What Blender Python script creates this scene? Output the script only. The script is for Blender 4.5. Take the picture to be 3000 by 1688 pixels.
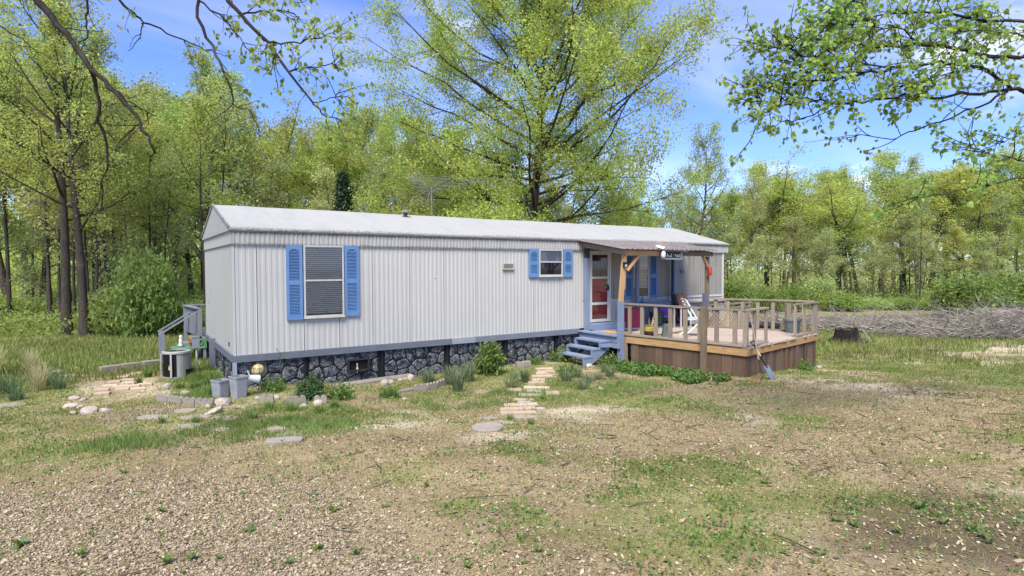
import bpy, math, random
import numpy as np
from mathutils import Vector, Matrix

for o in list(bpy.data.objects):
    bpy.data.objects.remove(o)
SC = bpy.context.scene
COL = SC.collection
R = math.radians

# ------------------------------------------------------------------ camera
YAW, PITCH, ROLL = 0.59, -0.0356, -0.003
CAM = Vector((-1.6697, -11.9395, 2.1536))
fw = Vector((math.sin(YAW) * math.cos(PITCH), math.cos(YAW) * math.cos(PITCH), math.sin(PITCH)))
rt = Vector((math.cos(YAW), -math.sin(YAW), 0))
up = rt.cross(fw)
r2 = rt * math.cos(ROLL) + up * math.sin(ROLL)
u2 = -rt * math.sin(ROLL) + up * math.cos(ROLL)
cd = bpy.data.cameras.new('camera')
cam = bpy.data.objects.new('camera', cd)
COL.objects.link(cam)
cam.matrix_world = Matrix(((r2.x, u2.x, -fw.x, CAM.x), (r2.y, u2.y, -fw.y, CAM.y), (r2.z, u2.z, -fw.z, CAM.z), (0, 0, 0, 1)))
cd.sensor_width = 36
cd.lens = 36 * 1689.7 / 3000
cd.clip_start = 0.1
cd.clip_end = 2000
SC.camera = cam

# ------------------------------------------------------------------ sky and sun
SUN_DIR = Vector((-0.40, -0.40, 0.82)).normalized()      # towards the sun
elev = math.asin(SUN_DIR.z)
azim = math.atan2(SUN_DIR.x, SUN_DIR.y)
world = bpy.data.worlds.new('World')
SC.world = world
world.use_nodes = True
nt = world.node_tree
nt.nodes.clear()
W_out = nt.nodes.new('ShaderNodeOutputWorld')
W_bg = nt.nodes.new('ShaderNodeBackground')
W_bg.inputs['Strength'].default_value = 0.14
W_sky = nt.nodes.new('ShaderNodeTexSky')
W_sky.sky_type = 'NISHITA'
W_sky.sun_disc = False
W_sky.sun_elevation = elev
W_sky.sun_rotation = azim
W_sky.altitude = 200
W_sky.air_density = 1.0
W_sky.dust_density = 0.3
W_sky.ozone_density = 2.0
tc = nt.nodes.new('ShaderNodeTexCoord')
sep = nt.nodes.new('ShaderNodeSeparateXYZ')
nt.links.new(tc.outputs['Generated'], sep.inputs[0])
# project the view direction onto a flat cloud layer
def wmath(op, a, b=None, clamp=False):
    n = nt.nodes.new('ShaderNodeMath'); n.operation = op; n.use_clamp = clamp
    for i, v in enumerate((a, b)):
        if v is None: continue
        if isinstance(v, (int, float)): n.inputs[i].default_value = v
        else: nt.links.new(v, n.inputs[i])
    return n.outputs[0]
zc = wmath('ADD', wmath('MAXIMUM', sep.outputs[2], 0.0), 0.16)
cx_ = wmath('DIVIDE', sep.outputs[0], zc)
cy_ = wmath('DIVIDE', sep.outputs[1], zc)
comb = nt.nodes.new('ShaderNodeCombineXYZ')
nt.links.new(cx_, comb.inputs[0]); nt.links.new(cy_, comb.inputs[1])
def wnoise(scale, loc, detail, sc=(1, 1, 1), rot=0.0, dist=0.0):
    mp = nt.nodes.new('ShaderNodeMapping')
    mp.inputs['Location'].default_value = loc; mp.inputs['Scale'].default_value = sc
    mp.inputs['Rotation'].default_value = (0, 0, rot)
    nt.links.new(comb.outputs[0], mp.inputs[0])
    n = nt.nodes.new('ShaderNodeTexNoise'); n.inputs['Scale'].default_value = scale
    n.inputs['Detail'].default_value = detail; n.inputs['Roughness'].default_value = 0.56
    n.inputs['Distortion'].default_value = dist
    nt.links.new(mp.outputs[0], n.inputs['Vector'])
    return n.outputs[0]
def wramp(v, a, b):
    n = nt.nodes.new('ShaderNodeMapRange'); n.interpolation_type = 'SMOOTHSTEP'
    n.inputs[1].default_value = a; n.inputs[2].default_value = b
    nt.links.new(v, n.inputs[0])
    return n.outputs[0]
cum = wmath('MULTIPLY', wramp(wnoise(0.85, (1.7, 4.9, 0), 6, (1, 1, 1)), 0.56, 0.70), 0.9)
cir = wmath('MULTIPLY', wramp(wnoise(0.7, (3.1, 0.4, 0), 4, (0.6, 1.7, 1), 0.5, 0.6), 0.44, 0.84), 0.50)
cloud = wmath('MAXIMUM', cum, cir)
tint = nt.nodes.new('ShaderNodeMix'); tint.data_type = 'RGBA'; tint.blend_type = 'MULTIPLY'
tint.inputs[0].default_value = 1.0
tint.inputs[7].default_value = (0.50, 0.595, 0.94, 1)
nt.links.new(W_sky.outputs[0], tint.inputs[6])
mixc = nt.nodes.new('ShaderNodeMix'); mixc.data_type = 'RGBA'
mixc.inputs[7].default_value = (4.6, 4.7, 5.0, 1)
nt.links.new(cloud, mixc.inputs[0])
nt.links.new(tint.outputs[2], mixc.inputs[6])
nt.links.new(mixc.outputs[2], W_bg.inputs[0])
nt.links.new(W_bg.outputs[0], W_out.inputs[0])

sd = bpy.data.lights.new('sun', 'SUN')
sd.energy = 3.9
sd.angle = R(26)
sd.color = (1.0, 0.945, 0.81)
sun = bpy.data.objects.new('sun', sd)
COL.objects.link(sun)
sun.location = (-20, -40, 60)
sun.rotation_euler = SUN_DIR.to_track_quat('Z', 'Y').to_euler()

SC.view_settings.view_transform = 'Standard'
SC.view_settings.look = 'None'
SC.view_settings.exposure = 1.03
SC.view_settings.gamma = 1
SC.view_settings.use_curve_mapping = False
SC.render.engine = 'CYCLES'
SC.cycles.max_bounces = 6
SC.cycles.diffuse_bounces = 3
SC.cycles.glossy_bounces = 2
SC.cycles.transmission_bounces = 3
SC.cycles.transparent_max_bounces = 6
SC.cycles.use_denoising = True

# ------------------------------------------------------------------ helpers
class MB:
    """collects boxes, bars, tubes and turned shapes into one mesh"""
    def __init__(self):
        self.v = []; self.f = []; self.m = []
    def add(self, verts, faces, mi=0):
        n = len(self.v)
        self.v += [tuple(p) for p in verts]
        self.f += [tuple(n + i for i in q) for q in faces]
        self.m += [mi] * len(faces)
        return self
    def box(self, a, b, mi=0):
        x0, y0, z0 = a; x1, y1, z1 = b
        if x0 > x1: x0, x1 = x1, x0
        if y0 > y1: y0, y1 = y1, y0
        if z0 > z1: z0, z1 = z1, z0
        return self.add([(x0, y0, z0), (x1, y0, z0), (x1, y1, z0), (x0, y1, z0), (x0, y0, z1), (x1, y0, z1), (x1, y1, z1), (x0, y1, z1)],
                        [(0, 3, 2, 1), (4, 5, 6, 7), (0, 1, 5, 4), (1, 2, 6, 5), (2, 3, 7, 6), (3, 0, 4, 7)], mi)
    def bar(self, p0, p1, w, h, upv=(0, 0, 1), mi=0):
        p0 = Vector(p0); p1 = Vector(p1); d = (p1 - p0).normalized(); u = Vector(upv)
        s = d.cross(u)
        if s.length < 1e-4: s = d.cross(Vector((0, 1, 0)))
        s.normalize(); u = s.cross(d)
        s = s * w / 2; u = u * h / 2
        return self.add([p0 - s - u, p0 + s - u, p0 + s + u, p0 - s + u, p1 - s - u, p1 + s - u, p1 + s + u, p1 - s + u],
                        [(0, 1, 2, 3), (7, 6, 5, 4), (0, 4, 5, 1), (1, 5, 6, 2), (2, 6, 7, 3), (3, 7, 4, 0)], mi)
    def tube(self, pts, rad, n=8, mi=0, caps=True):
        pts = [Vector(p) for p in pts]
        if isinstance(rad, (int, float)): rad = [rad] * len(pts)
        b = len(self.v)
        for i, p in enumerate(pts):
            d = pts[min(i + 1, len(pts) - 1)] - pts[max(i - 1, 0)]
            d.normalize()
            a = Vector((0, 0, 1)) if abs(d.z) < 0.9 else Vector((1, 0, 0))
            s = d.cross(a).normalized(); t = s.cross(d)
            for k in range(n):
                an = 2 * math.pi * k / n
                self.v.append(tuple(p + (s * math.cos(an) + t * math.sin(an)) * rad[i]))
        for i in range(len(pts) - 1):
            for k in range(n):
                k2 = (k + 1) % n
                self.f.append((b + i * n + k, b + (i + 1) * n + k, b + (i + 1) * n + k2, b + i * n + k2)); self.m.append(mi)
        if caps:
            self.f.append(tuple(b + k for k in range(n))); self.m.append(mi)
            self.f.append(tuple(b + (len(pts) - 1) * n + k for k in reversed(range(n)))); self.m.append(mi)
        return self
    def lathe(self, prof, c=(0, 0, 0), n=20, mi=0, sx=1, sy=1, caps=True):
        b = len(self.v)
        for r_, z in prof:
            for k in range(n):
                an = 2 * math.pi * k / n
                self.v.append((c[0] + r_ * math.cos(an) * sx, c[1] + r_ * math.sin(an) * sy, c[2] + z))
        for i in range(len(prof) - 1):
            for k in range(n):
                k2 = (k + 1) % n
                self.f.append((b + i * n + k, b + i * n + k2, b + (i + 1) * n + k2, b + (i + 1) * n + k)); self.m.append(mi)
        if caps:
            self.f.append(tuple(b + k for k in reversed(range(n)))); self.m.append(mi)
            self.f.append(tuple(b + (len(prof) - 1) * n + k for k in range(n))); self.m.append(mi)
        return self
    def prism(self, poly, z0, z1, mi=0):
        n = len(poly)
        vs = [(x, y, z0) for x, y in poly] + [(x, y, z1) for x, y in poly]
        fs = [tuple(reversed(range(n))), tuple(range(n, 2 * n))] + [(i, (i + 1) % n, n + (i + 1) % n, n + i) for i in range(n)]
        return self.add(vs, fs, mi)
    def mesh(self, name, mats, smooth=False):
        me = bpy.data.meshes.new(name)
        me.from_pydata(self.v, [], self.f)
        for m in (mats if isinstance(mats, (list, tuple)) else [mats]): me.materials.append(m)
        if any(self.m): me.polygons.foreach_set('material_index', self.m)
        if smooth: me.polygons.foreach_set('use_smooth', [True] * len(me.polygons))
        me.update()
        return me
    def build(self, name, mats, parent=None, loc=None, rz=0, smooth=False):
        return link(name, self.mesh(name, mats, smooth), parent, loc, rz)

def link(name, me, parent=None, loc=None, rz=0, mw=None):
    o = bpy.data.objects.new(name, me)
    COL.objects.link(o)
    if loc is not None: o.location = loc
    if rz: o.rotation_euler = (0, 0, rz)
    if mw is not None: o.matrix_local = mw
    if parent is not None: o.parent = parent
    return o

def tag(o, label, cat, group=None, kind=None):
    o['label'] = label
    if cat: o['category'] = cat
    if group: o['group'] = group
    if kind: o['kind'] = kind
    return o

def thing(name, label, cat, loc=(0, 0, 0), rz=0, group=None):
    o = bpy.data.objects.new(name, None)
    o.empty_display_size = 0.2
    COL.objects.link(o)
    o.location = loc; o.rotation_euler = (0, 0, rz)
    return tag(o, label, cat, group)

def copy_tree(o, parent=None):
    c = o.copy(); COL.objects.link(c); c.parent = parent
    for ch in list(o.children): copy_tree(ch, c)
    return c

_boards = {}
def board(name, p0, p1, w, h, mat, parent, upv=(0, 0, 1), off=(0, 0, 0)):
    """a piece of lumber whose local x runs along its length, so the grain does too"""
    p0 = Vector(p0) + Vector(off); p1 = Vector(p1) + Vector(off)
    d = p1 - p0; L = d.length; d.normalize()
    u = Vector(upv); s = u.cross(d)
    if s.length < 1e-4: u = Vector((0, 1, 0)); s = u.cross(d)
    s.normalize(); u = d.cross(s)
    key = (round(L, 3), round(w, 4), round(h, 4), mat.name)
    me = _boards.get(key)
    if me is None:
        me = MB().box((0, -w / 2, -h / 2), (L, w / 2, h / 2)).mesh(name, mat)
        _boards[key] = me
    mw = Matrix(((d.x, s.x, u.x, p0.x), (d.y, s.y, u.y, p0.y), (d.z, s.z, u.z, p0.z), (0, 0, 0, 1)))
    return link(name, me, parent, mw=mw)

# numpy noise ---------------------------------------------------------
_rs = np.random.RandomState(7)
_lat = _rs.rand(256, 256)
def vnoise(x, y, s, ox=0.0, oy=0.0):
    x = np.asarray(x, float) / s + ox + 100; y = np.asarray(y, float) / s + oy + 100
    xi = np.floor(x).astype(int); yi = np.floor(y).astype(int)
    fx = x - xi; fy = y - yi
    fx = fx * fx * (3 - 2 * fx); fy = fy * fy * (3 - 2 * fy)
    g = lambda a, b: _lat[a & 255, b & 255]
    return (g(xi, yi) * (1 - fx) + g(xi + 1, yi) * fx) * (1 - fy) + (g(xi, yi + 1) * (1 - fx) + g(xi + 1, yi + 1) * fx) * fy
def fnoise(x, y, s, o=0.0, n=4):
    t = 0; a = 1; w = 0
    for k in range(n):
        t = t + a * vnoise(x, y, s / 2 ** k, o + 17.3 * k, o * 1.7 + 5.1 * k); w += a; a *= 0.55
    return t / w
def sm(a, b, x):
    t = np.clip((np.asarray(x, float) - a) / (b - a), 0, 1)
    return t * t * (3 - 2 * t)
def ground_z(x, y):
    x = np.asarray(x, float); y = np.asarray(y, float)
    z = -0.24 * sm(0, 4.5, x) * sm(-14, -4, y) - 0.19 * sm(9, 14, x) - 0.15 * sm(14, 30, x)
    t = np.clip(-y - 2.5, 0, 14)
    z = z + 0.055 * t * t / (t + 2) - 0.25 * sm(6, 20, y)
    return z - 0.15 * sm(-6, -2.5, y) * (1 - 0.65 * sm(2, 4.5, x))
def survey_z(x, y):
    """level of the rough datum that the yard positions were first measured on"""
    z = -0.24 * sm(0, 4.5, x) * sm(-14, -4, y) - 0.19 * sm(9, 14, x) - 0.15 * sm(14, 30, x)
    t = np.clip(-y - 2.5, 0, 14)
    return float(z + 0.055 * t * t / (t + 2) - 0.25 * sm(6, 20, y))
def reseat(x, y):
    """carry a position measured on the datum down to the true ground"""
    p = Vector((x, y, survey_z(x, y))); d = p - CAM
    k = 1.0
    for _ in range(40):
        q = CAM + d * k; k += (q.z - gz(q.x, q.y)) / -d.z * 0.8
    q = CAM + d * k
    if -0.2 < q.x < 14.8 and -0.30 < q.y < 4.7: q = q + d * ((-0.30 - q.y) / d.y)
    return q.x, q.y
def gz(x, y): return float(ground_z(x, y))

def fast_mesh(name, verts, faces, mats, attr=None):
    """verts (n,3), faces (m,k) numpy arrays -> mesh, quickly"""
    verts = np.ascontiguousarray(verts, np.float32); faces = np.ascontiguousarray(faces, np.int32)
    me = bpy.data.meshes.new(name)
    me.vertices.add(len(verts)); me.vertices.foreach_set('co', verts.ravel())
    m, k = faces.shape
    me.loops.add(m * k); me.loops.foreach_set('vertex_index', faces.ravel())
    me.polygons.add(m)
    me.polygons.foreach_set('loop_start', np.arange(0, m * k, k, dtype=np.int32))
    me.polygons.foreach_set('loop_total', np.full(m, k, np.int32))
    for mt in (mats if isinstance(mats, (list, tuple)) else [mats]): me.materials.append(mt)
    if attr is not None:
        for an, av in attr.items():
            a = me.attributes.new(an, 'FLOAT', 'POINT'); a.data.foreach_set('value', np.ascontiguousarray(av, np.float32))
    me.update(calc_edges=True)
    me.validate()
    return me

# ------------------------------------------------------------------ materials
def new_mat(name):
    m = bpy.data.materials.new(name); m.use_nodes = True
    t = m.node_tree; t.nodes.clear()
    out = t.nodes.new('ShaderNodeOutputMaterial'); b = t.nodes.new('ShaderNodeBsdfPrincipled')
    t.links.new(b.outputs[0], out.inputs[0])
    return m, t, b, out
class G:
    """tiny node-graph helper"""
    def __init__(self, t): self.t = t
    def n(self, ty, ins=None, **kw):
        x = self.t.nodes.new(ty)
        for k, v in kw.items(): setattr(x, k, v)
        for k, v in (ins or {}).items(): self.set(x.inputs[k], v)
        return x
    def set(self, sock, v):
        if isinstance(v, bpy.types.NodeSocket): self.t.links.new(v, sock)
        else: sock.default_value = v
    def coord(self, which='Object', scale=(1, 1, 1), loc=(0, 0, 0)):
        c = self.n('ShaderNodeTexCoord')
        return self.n('ShaderNodeMapping', {0: c.outputs[which], 'Scale': scale, 'Location': loc}).outputs[0]
    def noise(self, vec, scale, detail=4, rough=0.55, dist=0.0):
        return self.n('ShaderNodeTexNoise', {'Vector': vec, 'Scale': scale, 'Detail': detail, 'Roughness': rough, 'Distortion': dist}).outputs[0]
    def ramp(self, f, stops):
        r = self.n('ShaderNodeValToRGB', {0: f}); e = r.color_ramp.elements
        while len(e) < len(stops): e.new(0.5)
        for i, (p, c) in enumerate(stops):
            e[i].position = p; e[i].color = c if len(c) == 4 else (*c, 1)
        return r.outputs[0]
    def rng(self, f, a, b, c=0.0, d=1.0):
        return self.n('ShaderNodeMapRange', {0: f, 1: a, 2: b, 3: c, 4: d}, interpolation_type='SMOOTHSTEP').outputs[0]
    def math(self, op, a, b=0.0):
        return self.n('ShaderNodeMath', {0: a, 1: b}, operation=op).outputs[0]
    def mix(self, f, a, b, mode='MIX'):
        x = self.n('ShaderNodeMix', data_type='RGBA', blend_type=mode)
        self.set(x.inputs[0], f)
        for i, v in ((6, a), (7, b)):
            self.set(x.inputs[i], v if isinstance(v, bpy.types.NodeSocket) else (*v, 1) if len(v) == 3 else v)
        return x.outputs[2]
    def hsv(self, col, h=0.5, s=1.0, v=1.0):
        return self.n('ShaderNodeHueSaturation', {0: h, 1: s, 2: v, 4: col}).outputs[0]
    def bump(self, h, st, dist=0.01):
        return self.n('ShaderNodeBump', {'Height': h, 'Strength': st, 'Distance': dist}).outputs[0]
def sc3(c, k): return tuple(min(1, x * k) for x in c)

def simple(name, col, rough=0.75, var=0.18, scale=6, stretch=(1, 1, 1), bump=0.15, metal=0.0, dirt=None, dirt_amt=0.0, rnd=0.0, spec=0.35):
    m, t, b, o = new_mat(name); g = G(t)
    v = g.coord('Object', stretch)
    n1 = g.noise(v, scale, 6); n2 = g.noise(v, scale * 5, 3)
    c = g.ramp(n1, [(0.25, sc3(col, 1 - var)), (0.75, sc3(col, 1 + var))])
    c = g.mix(g.rng(n2, 0.35, 0.7, 0, 0.35), c, sc3(col, 1 - var * 1.3))
    if dirt is not None:
        c = g.mix(g.rng(g.noise(v, scale * 0.55, 7, 0.65), 0.52 - 0.1 * dirt_amt, 0.72, 0, dirt_amt), c, dirt)
    if rnd:
        oi = g.n('ShaderNodeObjectInfo')
        c = g.hsv(c, 0.5, 1.0, g.rng(oi.outputs['Random'], 0, 1, 1 - rnd, 1 + rnd))
    g.set(b.inputs['Base Color'], c)
    g.set(b.inputs['Roughness'], g.rng(n1, 0.2, 0.8, max(0.05, rough - 0.1), min(1, rough + 0.1)))
    b.inputs['Metallic'].default_value = metal
    b.inputs['Specular IOR Level'].default_value = spec
    if bump: g.set(b.inputs['Normal'], g.bump(g.math('ADD', n1, g.math('MULTIPLY', n2, 0.5)), bump, 0.01))
    return m

def wood(name, col, dark, rough=0.85, grain=1.0, rnd=0.15, knots=True):
    """lumber: grain along local x"""
    m, t, b, o = new_mat(name); g = G(t)
    oi = g.n('ShaderNodeObjectInfo')
    c0 = g.n('ShaderNodeTexCoord')
    add = g.n('ShaderNodeVectorMath', {0: c0.outputs['Object']}, operation='ADD')
    cmb = g.n('ShaderNodeCombineXYZ', {0: g.math('MULTIPLY', oi.outputs['Random'], 37.0), 1: g.math('MULTIPLY', oi.outputs['Random'], 11.0)})
    t.links.new(cmb.outputs[0], add.inputs[1])
    v = g.n('ShaderNodeMapping', {0: add.outputs[0], 'Scale': (1.2, 22, 22)}).outputs[0]
    v2 = g.n('ShaderNodeMapping', {0: add.outputs[0], 'Scale': (1.0, 3, 3)}).outputs[0]
    n1 = g.noise(v, 1.6 * grain, 8, 0.65, 0.8); n2 = g.noise(v2, 2.2, 5)
    c = g.ramp(n1, [(0.28, dark), (0.6, col), (0.85, sc3(col, 1.18))])
    c = g.mix(g.rng(n2, 0.35, 0.72, 0, 0.55), c, sc3(dark, 1.15))
    if knots:
        k = g.noise(v2, 6.5, 2)
        c = g.mix(g.rng(k, 0.70, 0.76, 0, 0.8), c, sc3(dark, 0.5))
    c = g.hsv(c, 0.5, 1.0, g.rng(oi.outputs['Random'], 0, 1, 1 - rnd, 1 + rnd))
    g.set(b.inputs['Base Color'], c)
    b.inputs['Roughness'].default_value = rough
    b.inputs['Specular IOR Level'].default_value = 0.25
    g.set(b.inputs['Normal'], g.bump(n1, 0.35, 0.006))
    return m

def painted(name, col, wear, rough=0.65, amt=0.55, rnd=0.05):
    """painted lumber with scuffs along the grain"""
    m, t, b, o = new_mat(name); g = G(t)
    v = g.coord('Object', (2, 9, 9))
    n1 = g.noise(v, 1.5, 7, 0.65); n2 = g.noise(g.coord('Object'), 2.3, 5)
    c = g.mix(g.rng(n2, 0.3, 0.75, 0, 0.5), col, sc3(col, 0.74))
    c = g.mix(g.rng(n1, 0.60, 0.74, 0, amt), c, wear)
    oi = g.n('ShaderNodeObjectInfo')
    c = g.hsv(c, 0.5, 1.0, g.rng(oi.outputs['Random'], 0, 1, 1 - rnd, 1 + rnd))
    g.set(b.inputs['Base Color'], c); b.inputs['Roughness'].default_value = rough
    b.inputs['Specular IOR Level'].default_value = 0.3
    g.set(b.inputs['Normal'], g.bump(n1, 0.25, 0.006))
    return m

def leafmat(name, cols, trans=0.4, rough=0.55, varobj=0.08):
    """cols: three leaf tones picked per leaf; the object's colour tints the whole plant"""
    m, t, b, o = new_mat(name); g = G(t)
    geo = g.n('ShaderNodeNewGeometry')
    oi = g.n('ShaderNodeObjectInfo')
    c = g.ramp(geo.outputs['Random Per Island'], [(0.0, cols[0]), (0.5, cols[1]), (1.0, cols[2])])
    big = g.noise(g.coord('Object'), 0.5, 3)
    c = g.hsv(c, g.rng(big, 0.3, 0.7, 0.485, 0.512), 1.0, g.rng(big, 0.3, 0.7, 0.82, 1.18))
    c = g.hsv(g.mix(1.0, c, oi.outputs['Color'], 'MULTIPLY'), 0.492, 0.88, 1.0)
    g.set(b.inputs['Base Color'], c); b.inputs['Roughness'].default_value = rough
    b.inputs['Specular IOR Level'].default_value = 0.25
    tr = g.n('ShaderNodeBsdfTranslucent', {0: g.hsv(c, 0.488, 1.1, 1.7)})
    ms = g.n('ShaderNodeMixShader', {0: trans})
    t.links.new(b.outputs[0], ms.inputs[1]); t.links.new(tr.outputs[0], ms.inputs[2]); t.links.new(ms.outputs[0], o.inputs[0])
    return m

def glassmat(name, tint=(0.02, 0.025, 0.03), clear=0.93):
    m, t, b, o = new_mat(name); g = G(t)
    gl = g.n('ShaderNodeBsdfGlossy', {0: (0.9, 0.95, 1, 1), 1: 0.03})
    tr = g.n('ShaderNodeBsdfTransparent', {0: (clear, clear, clear, 1)})
    fr = g.n('ShaderNodeFresnel', {0: 1.22})
    ms = g.n('ShaderNodeMixShader', {0: g.math('ADD', fr.outputs[0], 0.02)})
    t.links.new(tr.outputs[0], ms.inputs[1]); t.links.new(gl.outputs[0], ms.inputs[2]); t.links.new(ms.outputs[0], o.inputs[0])
    return m

def bark(name, col, dark):
    m, t, b, o = new_mat(name); g = G(t)
    v = g.coord('Object', (9, 9, 1.6)); n1 = g.noise(v, 2.0, 6, 0.7, 0.5); n2 = g.noise(g.coord('Object'), 1.1, 4)
    c = g.ramp(n1, [(0.32, dark), (0.7, col)])
    c = g.mix(g.rng(n2, 0.5, 0.75, 0, 0.4), c, (0.16, 0.165, 0.125))
    g.set(b.inputs['Base Color'], c); b.inputs['Roughness'].default_value = 0.95
    b.inputs['Specular IOR Level'].default_value = 0.1
    g.set(b.inputs['Normal'], g.bump(n1, 0.8, 0.03))
    return m

# ------------------------------------------------------------------ ground
def gravel_mask(x, y):
    n = fnoise(x, y, 3.0, 3.3)
    # gravel drive: a broad band across the lower left, thinning towards the lawn
    d = (y + 4.9) + 0.75 * (x + 2.4) + (n - 0.5) * 2.4
    m = sm(0.7, -0.9, d) * sm(0.9, -1.0, x + 0.15 * (y + 8) + (n - 0.5) * 2.2)
    patch = sm(0.95, 0.25, np.hypot((x + 1.55) / 1.25, (y + 1.1) / 1.0) + (n - 0.5) * 0.9)
    return np.clip(np.maximum(m, patch * 0.9), 0, 1)
def grass_mask(x, y):
    """how green the ground is: lush along the beds, path and woods' edge, patchy elsewhere"""
    n = fnoise(x, y, 1.5, 9.1); n2 = fnoise(x, y, 4.5, 2.2); n3 = fnoise(x, y, 0.5, 5.2)
    base = sm(0.40, 0.66, 0.42 * n + 0.33 * n2 + 0.25 * n3)
    lush = 0.72 * sm(-5.6, -2.4, y) * sm(9.5, 7.5, x) * sm(0.35, 0.62, 0.6 * n + 0.4 * n3 + 0.04)
    bed = 0.95 * sm(1.6, 0.4, np.abs(y + 2.9 + 0.18 * (x - 3))) * sm(-1.5, 0.5, x) * sm(8, 6, x) * sm(0.33, 0.6, n)
    back = sm(3.0, 6.5, y) * 0.85
    lft = 0.75 * sm(-1.8, -3.2, x) * sm(-4.2, -1.8, y)
    side = 1.0 * sm(0.8, 0.1, np.abs(x + 0.55)) * sm(-0.9, -0.2, y) * sm(4.5, 3.0, y)
    far = 0.75 * sm(15, 19, x + (n2 - 0.5) * 5) * sm(-5, -1.5, y + 0.22 * (x - 14) + (n - .5) * 3)
    deck = 0.8 * sm(1.1, 0.2, np.abs(x - 8.35 + 0.12 * (y + 2))) * sm(-4.6, -3.6, y) * sm(-0.6, -1.4, y)
    m = np.maximum.reduce([base * 1.0, lush, bed, back, lft, side, far, deck])
    m = m * (1 - 0.75 * gravel_mask(x, y))
    return np.clip(m, 0, 1)
def bare_mask(x, y):
    n = fnoise(x, y, 1.3, 31.7); n2 = fnoise(x, y, 5.0, 12.4)
    b = sm(0.47, 0.62, 0.6 * n + 0.4 * n2) * sm(0.5, 3.0, x + 0.5 * (y + 8)) * (1 - grass_mask(x, y))
    d = np.hypot((x - 2.25) / 0.5, (y + 5.8) / 0.28)
    return np.clip(np.maximum(b, 0.8 * sm(1.6, 0.6, d)), 0, 1)

def axis(lo, hi, step, far, gmul=1.28):
    a = list(np.arange(lo, hi + step / 2, step))
    s = step; x = a[-1]
    while x < far: s = min(s * gmul, 25); x += s; a.append(x)
    s = step; x = a[0]; b = []
    while x > -far: s = min(s * gmul, 25); x -= s; b.append(x)
    return np.array(b[::-1] + a)
gx = axis(-7.5, 16.5, 0.075, 420); gy = axis(-10.6, 5.5, 0.075, 420)
GX, GY = np.meshgrid(gx, gy)
def humus_mask(x, y):
    n = fnoise(x, y, 0.8, 44.0)
    a = sm(1.25, 0.45, np.hypot((x - 3.3) / 1.3, (y + 10.35) / 0.8) + (n - 0.5) * 1.2)
    b = sm(1.2, 0.3, np.hypot((x - 10.6) / 1.6, (y + 7.6) / 0.6) + (n - 0.5) * 1.6)
    return np.clip(np.maximum(a, b * 0.8), 0, 1)
HM = humus_mask(GX, GY)
GM = grass_mask(GX, GY); RM = gravel_mask(GX, GY); BM = bare_mask(GX, GY)
near = sm(40, 18, np.hypot(GX, GY))
GZ = ground_z(GX, GY) + near * ((fnoise(GX, GY, 1.1, 4.4) - 0.5) * 0.07 + (fnoise(GX, GY, 0.22, 8.8, 3) - 0.5) * 0.035)
nx, ny = len(gx), len(gy)
idx = np.arange(nx * ny).reshape(ny, nx)
gf = np.stack([idx[:-1, :-1], idx[:-1, 1:], idx[1:, 1:], idx[1:, :-1]], -1).reshape(-1, 4)
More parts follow.
